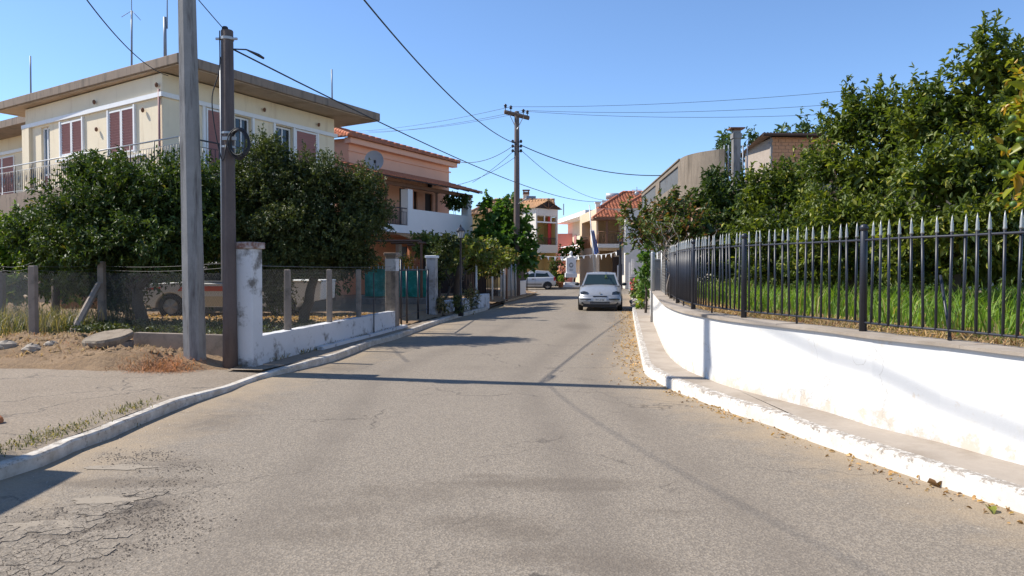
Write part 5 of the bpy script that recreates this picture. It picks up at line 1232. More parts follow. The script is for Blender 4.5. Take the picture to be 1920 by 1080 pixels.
X = np.array([(xw(y)-.0+abs(random.gauss(0, .05))+.02, y, .11) for y in rng.uniform(11.7, 18.2, 900) if mnoise.noise(Vector((y*1.7, 3, 0))) > -.12])
blades('wall_foot_weeds', 'dry dark weeds along the foot of the low white wall', 'weeds', X, .10, .005, 'weed', 1.0)
# kerb-side tufts on the left
for px, py, n, h, m_, lab, z in ((90, 825, 260, .035, 'weed', 'low dry weeds behind the left kerb, nearest the camera', .12), (160, 806, 150, .03, 'weed', 'thin line of green weeds behind the left kerb', .12), (262, 765, 160, .05, 'weed', 'scrubby weed tuft behind the left kerb', .12), (228, 800, 150, .07, 'weed', 'dark weed tuft growing on the road side of the left kerb', .0), (30, 838, 260, .04, 'weed', 'matted weeds where the left kerb leaves the picture', .12)):
    c_ = gnd(px, py, z); sp = .5 if n > 240 else .24
    al = rng.normal(size=n)*sp; X = np.stack([c_.x+rng.normal(size=n)*.07-(.10 if z > 0 else 0), c_.y+al, np.full(n, z if z > 0 else .0)], 1)
    blades('weed_tuft', lab, 'weeds', X, h, .005, m_, 1.0)
# fallen leaves along the right kerb
pts = [q for q in walk([Vector((p.x, p.y, 0)) for p in RK if 3.5 < p.y < 29], .012)]
Ps = []
for P0, t_ in pts:
    if random.random() < (1.25 if P0.y > 10 else .5)*(mnoise.noise(Vector((P0.x, P0.y, 3))*1.3)+.62):
        nn_ = Vector((-t_.y, t_.x, 0)); nn_ = nn_ if nn_.x < 0 else -nn_
        Ps.append(P0+nn_*(abs(random.gauss(0, .24 if P0.y > 10 else .12))+.01)+Vector((0, 0, .008)))
X = np.array([list(p) for p in Ps]); d = unit_rand(len(X)); d[:, 2] = np.abs(d[:, 2])*.35
o = leaves_obj('fallen_leaves', X, d, .022+.036*rng.random(len(X))**2, .012+.016*rng.random(len(X)), 'dryleaf', None, False, .35, .3); tag(o, 'dry brown leaves swept along the right kerb', 'leaves', None, 'stuff')
# a few big curled leaves
for px, py, s_, lab in ((1738, 905, .11, 'large orange curled leaf against the right kerb'), (1766, 903, .07, 'upright brown leaf against the right kerb'), (1778, 911, .09, 'crumpled brown leaf lying against the right kerb'), (1855, 940, .13, 'reddish brown folded leaf near the right kerb corner'), (1850, 951, .12, 'flat yellow green leaf lying near the right kerb corner'), (1618, 860, .09, 'small brown curled leaf at the kerb crack')):
    c_ = gnd(px, py, .01); d = unit_rand(1); d[:, 2] = .9 if 'upright' in lab else .2
    tag(leaves_obj('fallen_leaf', np.array([[c_.x, c_.y, .012]]), d, s_, s_*.6, 'citrus_y' if 'yellow' in lab else 'dryleaf', None, False, .3, .35), lab, 'leaf')
# gravel and crumbs on the road edges
def crumbs(name, label, C, s0, s1, matn, cat='gravel'):
    n = len(C); base = np.array([(1,0,0),(-.5,.87,0),(-.5,-.87,0),(0,0,1.0)]); s = (s0+(s1-s0)*rng.random(n)**2.2)[:, None, None]
    a = rng.random(n)*6.28; ca, sa = np.cos(a), np.sin(a); Bx = base[None]*(.6+.7*rng.random((n, 4, 1))); V = np.stack([Bx[:, :, 0]*ca[:, None]-Bx[:, :, 1]*sa[:, None], Bx[:, :, 0]*sa[:, None]+Bx[:, :, 1]*ca[:, None], Bx[:, :, 2]*.8], 2)*s+C[:, None, :]
    q = np.arange(n)[:, None]*4; Fq = np.concatenate([q+np.array([[0, 1, 3]]), q+np.array([[1, 2, 3]]), q+np.array([[2, 0, 3]])], 1).reshape(-1, 3)
    return tag(np_obj(name, V.reshape(-1, 3), Fq, MT[matn]), label, cat, None, 'stuff')
MT['crumb'] = mat('dark_asphalt_crumbs', (.08, .067, .057), .9, .4, 9, .4, 60, (.22, .19, .16), 12, .5, .6)
C = []
for p, t_ in walk([Vector((q.x, q.y, 0)) for q in LK if 3.4 < q.y < 12], .01):
    if random.random() < .7: C.append((p.x+abs(random.gauss(0, .45))+.03, p.y, .0))
for p, t_ in walk([Vector((q.x, q.y, 0)) for q in RK if 3.4 < q.y < 14], .01):
    if random.random() < .5: C.append((p.x-abs(random.gauss(0, .35))-.02, p.y, .0))
crumbs('gravel', 'loose gravel and grit along both road edges', np.array(C), .003, .012, 'walk')
C = []
pz = [((x, y), w) for x, y, w in ((250, 855, 1), (290, 870, .6), (290, 935, 1), (250, 960, 1.3), (330, 985, .6), (180, 1000, 1.4), (90, 1040, 1.5), (230, 1020, 1.0), (140, 965, .8), (300, 905, .5), (60, 1070, 1.2), (350, 880, .4))]
for (px, py), w in pz:
    c_ = gnd(px, py)
    for k in range(int(480*w)): C.append((c_.x+random.gauss(0, .20), c_.y+random.gauss(0, .10), .0))
C = np.array(C); C = C[[mnoise.noise(Vector((x*4, y*4, 1)))+.28 > 0 for x, y, z in C]]
crumbs('broken_asphalt', 'patch of crumbled dark asphalt by the left kerb in the foreground', C, .004, .012, 'crumb', 'broken asphalt')
# cracked plates of asphalt: a jittered lattice with open joints
mb = MB(); zc = [(gnd(px, py), r_) for px, py, r_ in ((120, 985, .22), (50, 1035, .28), (190, 955, .16), (150, 1035, .20), (20, 1065, .2), (270, 925, .12), (-60, 1010, .3), (210, 1000, .14))]
SP = []
for _ in range(5200):
    x, y = random.uniform(-4.1, -1.6), random.uniform(3.3, 5.6)
    w = max(math.exp(-(((x-p.x)/r_)**2+((y-p.y)/(r_*.7))**2)) for p, r_ in zc)+.30*fnoise(x, y, 4.0)
    if w < .42: continue
    if all((x-q[0])**2+(y-q[1])**2 > (.022+.065*q[2])**2 for q in SP[-400:]): SP.append((x, y, random.random()**2.5))
SA = np.array([q[:2] for q in SP])
for x, y, _ in SP:
    dd_ = ((SA-np.array([x, y]))**2).sum(1); nb = np.argsort(dd_)[1:13]; poly = [(x-.05, y-.05), (x+.05, y-.05), (x+.05, y+.05), (x-.05, y+.05)]
    for n_i in nb:
        qx, qy = SA[n_i]; mx, my = (x+qx)/2, (y+qy)/2; dx, dy = qx-x, qy-y; ln = math.hypot(dx, dy); dx /= ln; dy /= ln; g_ = .002; new = []
        f_ = lambda p: (p[0]-mx)*dx+(p[1]-my)*dy+g_
        for p, q in zip(poly, poly[1:]+poly[:1]):
            a_, b_ = f_(p), f_(q)
            if a_ <= 0: new.append(p)
            if a_*b_ < 0: t = a_/(a_-b_); new.append((p[0]+(q[0]-p[0])*t, p[1]+(q[1]-p[1])*t))
        poly = new
        if len(poly) < 3: break
    if len(poly) >= 3: mb.prism(poly, -.01, random.uniform(.002, .006))
MT['plate_asph'] = mat('cracked_asphalt_plate', (.225, .185, .15), .9, .35, 7, .8, 90, (.085, .07, .06), 4, .45, .62)
tag(mb.build('asphalt_plates', MT['asphalt']), 'cracked plates of old asphalt at the lower left', 'broken asphalt', None, 'stuff')
mb = MB()
for px, py, rx, ry in ((225, 877, .24, .085), (200, 938, .24, .085), (90, 985, .2, .07)):
    c_ = gnd(px, py); n = 48; ring = []
    for t in range(n):
        a_ = t/n*6.2832; k = 1+.55*fnoise(math.cos(a_)*1.3+px, math.sin(a_)*1.3, 1.0)+.30*fnoise(math.cos(a_)*4+px, math.sin(a_)*4, 1.0, 2); ring.append((c_.x+rx*k*math.cos(a_), c_.y+ry*k*math.sin(a_), .004))
    mb.add(ring, [list(range(n))])
tag(mb.build('concrete_patch', mat('pale_patch_concrete', (.31, .262, .205), .95, .2, 6, .7, 50, (.2, .165, .125), 6, .5, .7)), kind='structure')
C = []
for P0, aa_, bb_, hh_ in MOUNDS:
    for k in range(330): x, y = P0.x+random.gauss(0, aa_*.7), P0.y+random.gauss(-.1, bb_*.8); C.append((x, y, hL(x, y)-.006))
C = np.array(C); C = C[(C[:, 1] > 11.15) & (C[:, 0] < -5.1)]
crumbs('earth_clods', 'loose brown clods and lumps on the dug earth at the left', C, .012, .075, 'dirt', 'clods')
# stones on the dug earth
for k, (px, py, s_, lab) in enumerate(((60, 655, .11, 'largest grey stone on the dug earth at the left'), (95, 652, .08, 'pale stone beside the dug earth bank'), (165, 678, .06, 'small stone below the round concrete cover'), (15, 652, .12, 'brown clod of earth at the left edge'))):
    c_ = gnd(px, py, .33); mb = MB(); mb.blob((c_.x, c_.y, hL(c_.x, c_.y)+s_*.3), (s_*1.4, s_, s_*.75), 9, 6, .22); tag(mb.build('stone', MT['conc'], None), lab, 'stone', 'loose stones on the dug earth')

# ================================================================ POLES, CABLES, LAMP
q = gnd(366, 687, .10)
mb = MB(); n = 8
prof = [(.172, 0), (.168, 1.0), (.105, 9.4)]; vs_ = []
for r_, z_ in prof:
    for j in range(n):
        t = 2*math.pi*(j+.5)/n+.35; k = 1.0 if j % 2 == 0 else 1.0
        vs_.append((q.x+r_*math.cos(t)-.011*z_, q.y+r_*math.sin(t), q.z-.05+z_))
mb.add(vs_, [[i*n+j, i*n+(j+1) % n, (i+1)*n+(j+1) % n, (i+1)*n+j] for i in range(2) for j in range(n)]+[list(range(2*n, 3*n))])
CP = thing('concrete_utility_pole', 'thick pale concrete utility pole rising out of the picture on the left', 'utility pole', q)
mb.build('shaft', MT['pole_conc'], CP)
cptop = Vector((q.x-.10, q.y, 9.2))
mb = MB(); mb.box((cptop.x, cptop.y, 9.05), (1.2, .1, .1)); mb.build('crossarm', MT['galv'], CP)
q = gnd(432, 690, .10); WPx, WPy = q.x, q.y
WPo = thing('wooden_utility_pole', 'short dark wooden telephone pole beside the concrete pole', 'utility pole', q)
mb = MB(); zt_ = at(428, 57, q.y).z; mb.lathe((q.x, q.y, 0), [(.112, -.05), (.100, 1.0), (.088, zt_-.01), (.080, zt_)], 14); mb.build('shaft', MT['pole_wood'], WPo, True)
mb = MB(); mb.tube([(q.x-.10, q.y-.03, 1.4), (q.x-.092, q.y-.03, zt_-.4)], .014, 6); mb.build('conduit', MT['galv'], WPo, True)
mb = MB(); mb.lathe((q.x, q.y, at(428, 73, q.y).z-.02), [(.10, 0), (.10, .04)], 14); mb.tube([(q.x-.16, q.y-.02, zt_-.13), (q.x+.16, q.y-.02, zt_-.13)], .02, 6); mb.build('clamp', MT['galv'], WPo)
mb = MB()
for py in (252, 278): z_ = at(428, py, q.y).z; mb.lathe((q.x, q.y, z_), [(.104, 0), (.104, .03)], 14)
mb.box((q.x+.06, q.y-.11, at(428, 262, q.y).z), (.2, .04, .05)); mb.build('bracket', MT['galv'], WPo)
mb = MB(); cc = at(449, 269, q.y-.13)
for k in range(9):
    rx = .135+random.uniform(-.02, .025); rz = .205+random.uniform(-.025, .03); ox = random.uniform(-.02, .02); yy = random.uniform(-.05, .04)
    mb.tube([(cc.x+ox+rx*math.cos(a_*math.pi/14), cc.y+yy+.03*math.sin(a_*.45+k), cc.z+rz*math.sin(a_*math.pi/14)) for a_ in range(29)], .010, 6, False)
mb.build('cable_coil', MT['cable'], WPo, True)
mb = MB(); mb.tube(spline([(q.x-.09, q.y-.05, zt_-.02), (q.x-.09, q.y-.08, zt_-.6), (q.x-.2, q.y-.08, zt_-1.0), (q.x-.16, q.y-.08, zt_-1.5), (q.x-.04, q.y-.12, zt_-1.95), (q.x+.02, q.y-.12, cc.z)], .08), .009, 6); mb.build('drop_cable', MT['cable'], WPo, True)
mb = MB(); mb.blob((q.x-.03, q.y, zt_+.03), (.05, .05, .035), 8, 5, .05); mb.build('cap_insulator', MT['cable'], WPo, True)
# far pole with cross-arms
FP3 = Vector((at(969, 400, 40).x, 40.0, 0)); zt_ = at(968, 214, 40).z
UP = thing('wooden_power_pole', 'tall wooden power pole with two crossarms beyond the salmon house', 'utility pole', FP3)
mb = MB(); mb.lathe((FP3.x, 40, -.1), [(.19, 0), (.17, 3), (.125, zt_+.2), (.11, zt_+.25)], 12); mb.build('shaft', MT['far_pole'], UP, True)
ad_ = Vector((1, -.35, 0)).normalized(); ad_ = Vector((1, .45, 0)).normalized(); INS = []
for dy, zc, ln in ((-.16, zt_-.03, 1.30), (.16, zt_-.03, 1.30)):
    c_ = Vector((FP3.x, 40+dy, zc)); sl = Vector((0, 0, -.20))
    mb = MB(); mb.tube([c_-ad_*.72-sl*.6*.9+Vector((0,0,-.02)), c_+ad_*.72+sl*.6], .085, 4); mb.build('crossarm', MT['far_pole'], UP)
for t in (-.66, -.35, .38, .62):
    p = Vector((FP3.x, 40-.1, zt_))+ad_*t+Vector((0, 0, -.17*t+.03)); mb = MB(); mb.lathe(p, [(.02, 0), (.02, .12), (.09, .14), (.05, .2), (.10, .23), (.05, .30), (.02, .32)], 10); mb.build('insulator', plain('dark_insulator', (.03, .025, .04), .3), UP, True); INS.append(p+Vector((0, 0, .25)))
for s_ in (-1, 1):
    mb = MB(); mb.tube([Vector((FP3.x, 39.85, zt_-.85)), Vector((FP3.x, 39.8, zt_-.1))+ad_*.42*s_], .02, 5); mb.build('arm_brace', MT['galv'], UP)
for dz in (-1.55, -1.8, -2.05):
    mb = MB()
    for s_ in (-1, 1): mb.lathe((FP3.x+.22*s_, 39.9, zt_+dz), [(.02, 0), (.07, .04), (.07, .14), (.02, .18)], 8)
    mb.tube([(FP3.x-.25, 39.9, zt_+dz+.05), (FP3.x+.25, 39.9, zt_+dz+.05)], .025, 5); mb.build('cable_rack', MT['blackp'], UP)
p = at(974, 378, 39.8); mb = MB(); mb.tube([(FP3.x+.1, 39.8, at(970, 382, 39.8).z), at(984, 374, 39.2), at(992, 371, 38.9)], .03, 6); sl_ = mb.build('lamp_arm', MT['galv'], UP, True)
p = at(995, 370, 38.8); mb = MB(); mb.box(p, (.5, .22, .12), .2); mb.build('lamp_head', MT['greyblue'], sl_)
RK_ = Vector((FP3.x, 39.9, zt_-1.6))
# cables
def cable(label, A, B, sag, r, n=28):
    mb = MB(); mb.tube(catenary(A, B, sag, n), r, 6); return tag(mb.build('cable', MT['cable'], None, True), label, 'cable')
cable('thick black cable sweeping from the concrete pole down to the far power pole', cptop, RK_, 1.0, .021)
cable('thick black cable from the far power pole to the curved concrete parapet', RK_+Vector((.2, 0, -.05)), at(1242, 329, 38.5), .45, .022)
cable('black telephone line from the wooden pole across to the peach house', Vector((WPx+.08, WPy, at(440, 92, WPy).z)), at(1136, 377, 60), .75, .014)
mb = MB(); a_ = Vector((WPx+.08, WPy, at(440, 92, WPy).z)); b_ = at(484, 103, WPy+.75); mb.tube([a_, at(462, 93, WPy+.4), b_, at(494, 109, WPy+.9)], [.010, .012, .026, .02], 7); tag(mb.build('cable_splice', MT['cable'], None, True), 'black splice sleeve on the telephone line by the wooden pole', 'cable splice')
cable('thin wire from the wooden pole top up towards the camera', Vector((WPx-.03, WPy, at(424, 57, WPy).z)), Vector((WPx-1.3, 2.0, 9.6)), .5, .0065)
cable('thin grey service wire descending to the cream house corner', at(160, -4, 14), PL.pt(PL.s_of(318, 150), 7.42, .05), .25, .012)
cable('black wire from the far power pole to the salmon house eaves', RK_+Vector((-.2, 0, -.1)), at(857, 303, 43), .35, .016)
cable('upper of two stay wires from the far power pole to the salmon house porch', RK_+Vector((-.2, 0, -.4)), at(886, 342, 42.5), .1, .013)
cable('lower of two stay wires from the far power pole to the salmon house porch', RK_+Vector((-.1, 0, -.7)), at(845, 349, 42.5), .25, .013)
cable('black wire from the far power pole sagging to the peach house roof', RK_+Vector((.2, 0, -.3)), at(1132, 375, 60.5), .55, .014)
for k, (p, xr_, yr_, xl_, yl_) in enumerate(((INS[1], 1660, 163, 640, 247), (INS[2], 1600, 193, 655, 250), (INS[3], 1600, 212, 690, 246))):
    w = ('topmost', 'middle', 'lowest')[k]
    cable(w+' of three thin power lines running right from the far power pole', p, at(xr_, yr_, 34), .25, .009)
    cable(w+' of three thin power lines running left behind the salmon house', p, at(xl_, yl_, 62), .3, .010)
cable('thick overhead cable running from the concrete pole back over the street', cptop, Vector((-1.2, -9.0, 9.4)), .5, .017)
# street lamp
q = gnd(864, 592, .11); zl = at(864, 446, q.y).z; SL = thing('street_lamp', 'black lantern street lamp on the left pavement', 'street lamp', q)
mb = MB(); mb.lathe((q.x, q.y, .1), [(.09, 0), (.09, .25), (.05, .3), (.035, .9), (.03, zl-.12), (.05, zl-.1), (.03, zl-.06)], 10); mb.build('post', MT['iron'], SL, True)
mb = MB(); mb.lathe((q.x, q.y, zl), [(.06, 0), (.11, .2)], 6); mb.build('lantern_glass', plain('frosted_lantern_glass', (.45, .45, .45), .3), SL)
mb = MB(); mb.lathe((q.x, q.y, zl+.2), [(.14, 0), (.15, .02), (.07, .12), (.03, .14), (.03, .18), (.01, .22)], 6); mb.build('lantern_cap', MT['iron'], SL)
for j in range(6):
    t = 2*math.pi*j/6; mb = MB(); mb.tube([(q.x+.062*math.cos(t), q.y+.062*math.sin(t), zl), (q.x+.113*math.cos(t), q.y+.113*math.sin(t), zl+.2)], .007, 4); mb.build('lantern_bar', MT['iron'], SL)

# ================================================================ LEFT BOUNDARY: posts, wire, low wall, gate
def cpost(label, base, h, w=.12, lean=(0, 0), grp='concrete fence posts on the left'):
    mb = MB(); b = Vector(base); vs_ = []
    for z_, k in ((-.2, 1.0), (h*.5, .97), (h-.02, .93), (h, .8)):
        for dx, dy in ((-1,-1),(1,-1),(1,1),(-1,1)): vs_.append((b.x+dx*w/2*k+lean[0]*z_+random.uniform(-.004, .004), b.y+dy*w/2*k+lean[1]*z_, b.z+z_))
    mb.add(vs_, [[i*4+j, i*4+(j+1) % 4, i*4+4+(j+1) % 4, i*4+4+j] for i in range(3) for j in range(4)]+[[12, 13, 14, 15]])
    return tag(mb.build('fence_post', MT['post'], None, bevel=.006), label, 'post', grp)
def ypt(px, py, Y): p = at(px, py, Y); return Vector((p.x, Y, hL(p.x, Y)))
FPa, FPb, FPc = ypt(64, 640, 13.0), ypt(192, 612, 15.4), ypt(4, 612, 15.8)
cpost('rough concrete fence post at the corner of the left wire fence', FPa, at(62, 498, 13.0).z-FPa.z)
cpost('tall rough concrete fence post with a diagonal wooden brace', FPb, at(190, 490, 15.4).z-FPb.z, .13)
cpost('concrete fence post at the left edge of the picture', FPc, at(4, 508, 15.8).z-FPc.z)
a_ = ypt(128, 636, 13.9); b_ = at(186, 532, 15.25); mb = MB(); mb.tube([a_-Vector((0,0,.1)), b_], [.075, .06], 6); tag(mb.build('diagonal_brace', MT['twig'], None), 'weathered wooden prop leaning against the tall fence post', 'post')
p = ypt(104, 590, 17.5); mb = MB(); mb.tube([p-Vector((0,0,.2)), p+Vector((.02, 0, 1.0))], .09, 8); tag(mb.build('dark_stump_post', MT['bark'], None, True), 'dark wooden post standing in the weeds behind the left fence', 'post')
PILb = gnd(462, 688, .11)
wf = thing('wire_fence', 'sagging chain link fence on concrete posts round the left yard', 'fence', FPb)
PT = [FPc-Vector((6, -2.4, 0)), FPc, FPa, FPb, Vector((PILb.x-.2, PILb.y+.15, .35))]
for k, (A_, B_) in enumerate(zip(PT, PT[1:])):
    zt1 = 1.55
    chain_link('wire_mesh', '', [Vector((A_.x, A_.y, 0)), Vector((B_.x, B_.y, 0))], .0, zt1, wf,   .06, .0012, z0f=lambda x, y: hL(x, y)+.03)
    for hh in (zt1+.02, zt1+.10):
        mb = MB(); mb.tube(catenary((A_.x, A_.y, hh), (B_.x, B_.y, hh+.05), .05, 8), .0022, 4); mb.build('top_wire', MT['wire'], wf)
BS = thing('block_stack', 'loose stack of hollow clay blocks in the weeds behind the left fence', 'blocks', ypt(150, 560, 19.5))
for r_ in range(5):
    for k in range(6):
        if r_ > 3 and k in (0, 4): continue
        p = at(114+k*13+(r_ % 2)*5, 560, 19.5); mb = MB(); mb.box((p.x, 19.5+random.uniform(-.03, .03), hL(p.x, 19.5)+.26+r_*.115), (.165, .2, .105), random.uniform(-.08, .08)); mb.build('block', MT['brick'], BS)
# whitewashed pillar
PI = thing('gate_pillar', 'tall flaking white pillar with a brown stained cap beside the wooden pole', 'pillar', PILb)
d_ = math.atan2(wdir.y, wdir.x)-math.pi/2
pc = PILb+Vector((-.02, .16, 0)); zt_ = at(462, 466, pc.y-.16).z
mb = MB(); mb.box((pc.x, pc.y, zt_/2-.05), (.31, .31, zt_+.1), d_); mb.build('shaft', MT['oldwhite'], PI, bevel=.012)
mb = MB(); mb.box((pc.x, pc.y, zt_+.05), (.38, .38, .10), d_); mb.build('cap', mat('stained_cap', (.52, .47, .44), .9, .2, 5, .4, 40, (.20, .10, .075), 7, .42, .58), PI, bevel=.01)
# low wall
LW = thing('low_wall', 'low peeling white wall along the left pavement', 'wall', LWD[0])
w0 = Vector((pc.x+.0, pc.y+.16, 0)); w1 = Vector((LWD[1].x-.08, LWD[1].y, 0)); PW = Plane((w0.x+.14, w0.y), (w1.x+.08-w0.x-.14, w1.y-w0.y)); LW_ = math.hypot(w1.x-w0.x-.06, w1.y-w0.y)
mb = MB(); n = 40
for k in range(n):
    a, b = LW_*k/n, LW_*(k+1)/n; zt1 = .545+.012*math.sin(k*1.7)+.01*fnoise(k*.5, 0); 
    mb.slab(PW, a, b, -.02, .55, -.2, .0)
mb2 = MB(); S_ = [LW_*k/n for k in range(n+1)]; Z_ = [.55+.012*fnoise(k*.6, 2.0) for k in range(n+1)]
for o_ in (0, -.2):
    for k in range(n): mb2.quad(PW.pt(S_[k], .02, o_), PW.pt(S_[k+1], .02, o_), PW.pt(S_[k+1], Z_[k+1], o_), PW.pt(S_[k], Z_[k], o_))
for k in range(n): mb2.quad(PW.pt(S_[k], Z_[k], 0), PW.pt(S_[k+1], Z_[k+1], 0), PW.pt(S_[k+1], Z_[k+1], -.2), PW.pt(S_[k], Z_[k], -.2))
for k in (0, n): mb2.quad(PW.pt(S_[k], .02, 0), PW.pt(S_[k], Z_[k], 0), PW.pt(S_[k], Z_[k], -.2), PW.pt(S_[k], .02, -.2))
mb2.build('wall_body', MT['oldwhite'], LW)
mb = MB(); mb.slab(PW, LW_*.3, LW_+.6, .10, .17, .02, .14); mb.build('footing_pipe', MT['oldwhite'], LW)
for px, lab in ((550, 'first concrete post on the low white wall, nearest the white pillar'), (627, 'second concrete post on the low white wall from the white pillar'), (681, 'third concrete post on the low white wall, nearest the gate')):
    s_ = PW.s_of(px, 600); p = PW.pt(s_, .3, -.1); mb = MB(); h_ = at(px, 505, p.y).z
    cpost(lab, (p.x, p.y, .45), h_-.45, .10)
cw = thing('wire_fence', 'chain link fence standing on the low white wall before the trees', 'fence', PW.pt(LW_/2, .55, -.1))
chain_link('wire_mesh', '', [PW.pt(0, 0, -.1), PW.pt(LW_, 0, -.1)], .56, 1.62, cw, .06, .0012)
mb = MB(); mb.tube(catenary(PW.pt(0, 1.64, -.1), PW.pt(LW_, 1.64, -.1), .02, 10), .004, 4); mb.build('top_wire', MT['wire'], cw)
s_ = PW.s_of(697, 600); mb = MB(); mb.tube([PW.pt(s_, .1, .05), PW.pt(s_, 1.5, .05)], .014, 6); tag(mb.build('thin_rod', MT['iron'], None), 'thin black rod before the low white wall, left of the gate', 'rod')
# gate pillars and gate
gA = PW.pt(LW_+.14, 0, -.12); gA = Vector((gA.x, gA.y, .1)); g2 = gnd(809, 592, .11); gB = Vector((g2.x+.02, g2.y, .1))
for P_, w_, px, yt, lab in ((gA, .26, 731, 480, 'brown stained pillar at the left side of the black gate'), (gB, .30, 809, 484, 'white block pillar at the right side of the black gate')):
    t = thing('gate_pillar', lab, 'pillar', P_); zt1 = at(px, yt, P_.y).z
    mb = MB(); mb.box((P_.x, P_.y, zt1/2), (w_, w_, zt1), d_); mb.build('shaft', MT['post'] if w_ < .28 else mat('grey_block_pillar', (.42, .41, .41), .9, .15, 3, .5, 30, (.2, .185, .17), 3, .45, .62), t, bevel=.01)
    mb = MB(); mb.box((P_.x, P_.y, zt1+.04), (w_+.06, w_+.06, .08), d_); mb.build('cap', MT['post'] if w_ < .28 else MT['white_trim'], t, bevel=.01)
if True:
    p = gA; zt1 = at(731, 480, gA.y).z; mb = MB(); mb.box((p.x, p.y, zt1-.22), (.27, .27, .3), d_); mb.build('white_band', MT['oldwhite'], bpy.data.objects['gate_pillar.001'])
GT = thing('iron_gate', 'black iron gate with widely spaced bars between two pillars', 'gate', gA)
g0, g1 = gA+Vector((.12, .2, 0)), gB+Vector((-.1, -.2, 0)); zt1 = at(770, 505, (g0.y+g1.y)/2).z
bars = [(741, 0), (752, .9), (763, 0), (784, 0), (804, 0)]; PG = Plane((g0.x, g0.y), (g1.x-g0.x, g1.y-g0.y)); LG = math.hypot(g1.x-g0.x, g1.y-g0.y)
for px, ex in bars:
    s_ = max(.02, min(LG-.02, PG.s_of(px, 560))); mb = MB(); mb.tube([PG.pt(s_, .12, 0), PG.pt(s_, zt1+(.25 if ex else 0), 0)], .028, 6); mb.build('bar', MT['iron'], GT, True)
for z_ in (zt1-.02, .35):
    mb = MB(); mb.tube([PG.pt(0, z_, .0), PG.pt(LG, z_, .0)], .018 if z_ > 1 else .010, 6); mb.build('rail', MT['iron'], GT, True)
# green netting on the inner fence
NY = 29.0
nf = thing('netted_fence', 'inner yard fence hung with green shade netting behind the gate', 'fence', (at(760, 570, NY).x, NY, .1))
x0, x1 = at(684, 520, NY).x, at(806, 520, NY).x; z0, z1 = at(760, 556, NY).z, at(760, 505, NY).z
nx, nz_ = 60, 16; V = []
for i in range(nx+1):
    for j in range(nz_+1):
        x = x0+(x1-x0)*i/nx; z = z0+(z1-z0)*j/nz_+.06*fnoise(x*1.5, j*.3, 1.0, 2); V.append((x, NY+.07*fnoise(x*2, z*2.2, 1.5)+.03*math.sin(x*9+z*4), z))
ii = (np.arange(nx)[:, None]*(nz_+1)+np.arange(nz_)[None, :]).ravel(); np_obj('shade_net', np.array(V), np.stack([ii, ii+1, ii+nz_+2, ii+nz_+1], 1), MT['green_net'], nf, None, True)
n = int((x1-x0)/.16)
q = MB(); q.tube([(0, 0, .05), (0, 0, z1+.12)], .013, 5); pm = q.mesh('picket', MT['white_trim'])
for k in range(n+1): inst('picket', pm, nf, (x0+(x1-x0)*k/n, NY+.12, 0))
mb = MB(); mb.box(((x0+x1)/2, NY+.25, .3), (x1-x0+.4, .3, .5)); mb.build('plinth', MT['conc'], nf)
mb = MB(); p = at(735, 570, 26.5); mb.box((p.x, 26.5, .32), (2.6, .25, .42)); tag(mb.build('garden_block_wall', MT['post'], None), 'low grey block wall inside the yard behind the gate', 'wall')
for px, py, lab in ((710, 500, 'flower pot with red blossom on the yard fence, left one'), (758, 494, 'flower pot with red and yellow blossom by the grey front door')):
    c_ = at(px, py, 29.4); t = thing('flower_pot', lab, 'flower pot', c_-Vector((0, 0, .45)))
    P = np.array([list(c_)])+rng.normal(size=(260, 3))*np.array([[.2, .12, .17]]); leaves_obj('flowers', P, unit_rand(260), .09, .07, 'flower', t, True)['kind'] = 'stuff'; P = np.array([list(c_)])+rng.normal(size=(260, 3))*np.array([[.2, .12, .15]]); leaves_obj('foliage', P, unit_rand(260), .11, .05, 'bright', t, True)
    mb = MB(); mb.lathe((c_.x, c_.y, c_.z-.5), [(.12, 0), (.17, .28), (.19, .28), (.19, .33)], 12); mb.build('pot', MT['terracotta'], t, True)
# pergola posts and frames, planter, sheet fence further along
for px, Y, lab in ((893, 30, 'white pergola post by the whitewashed planter'), (945, 35.5, 'thin pale pole before the grey sheet fence'), (923, 34, 'thin pergola pole among the vine leaves')):
    a_ = at(px, 570, Y); mb = MB(); mb.tube([(a_.x, Y, .05), (a_.x, Y, at(px, 468, Y).z)], .045, 7); tag(mb.build('pergola_post', MT['white_trim'], None, True), lab, 'post', 'pergola posts')
pg = thing('pergola', 'wooden pergola beams carrying the vine beside the salmon house', 'pergola', (at(850, 450, 28).x, 28, .1))
for k in range(6):
    p0 = at(790+k*28, 452+k*4, 27+k*1.4); mb = MB(); mb.tube([p0, p0+Vector((-1.9, 1.2, .05))], .05, 4); mb.build('beam', MT['wood_brown'], pg)
mb = MB(); mb.tube([at(785, 455, 26.8), at(955, 478, 35.5)], .06, 4); mb.build('beam', MT['wood_brown'], pg)
for px in (790, 950):
    p0 = at(px, 456 if px < 800 else 477, 26.9 if px < 800 else 35.3); mb = MB(); mb.tube([(p0.x, p0.y, .05), p0], .05, 6); mb.build('post', MT['wood_brown'], pg)
for a_, b_, Y0, Y1, h_, lab in ((842, 882, 24.8, 27.0, .42, 'patchy white low wall behind the street lamp plants'), (897, 918, 28.0, 29.6, .50, 'white planter box at the end of the left kerb')):
    p0, p1 = at(a_, 570, Y0), at(b_, 570, Y1); pl_ = Plane((p0.x, Y0), (p1.x-p0.x, Y1-Y0)); L_ = math.hypot(p1.x-p0.x, Y1-Y0); mb = MB(); mb.slab(pl_, 0, L_, .0, .1+h_, -.25, 0)
    tag(mb.build('planter_wall', MT['oldwhite'], None, bevel=.015), lab, 'wall', 'white planter walls')
DK = thing('dark_yard_fence', 'dark slatted fence between the planter and the grey sheets', 'fence', (at(905, 560, 33).x, 33, 0))
p0, p1 = at(880, 540, 31), at(940, 540, 36); n = 22
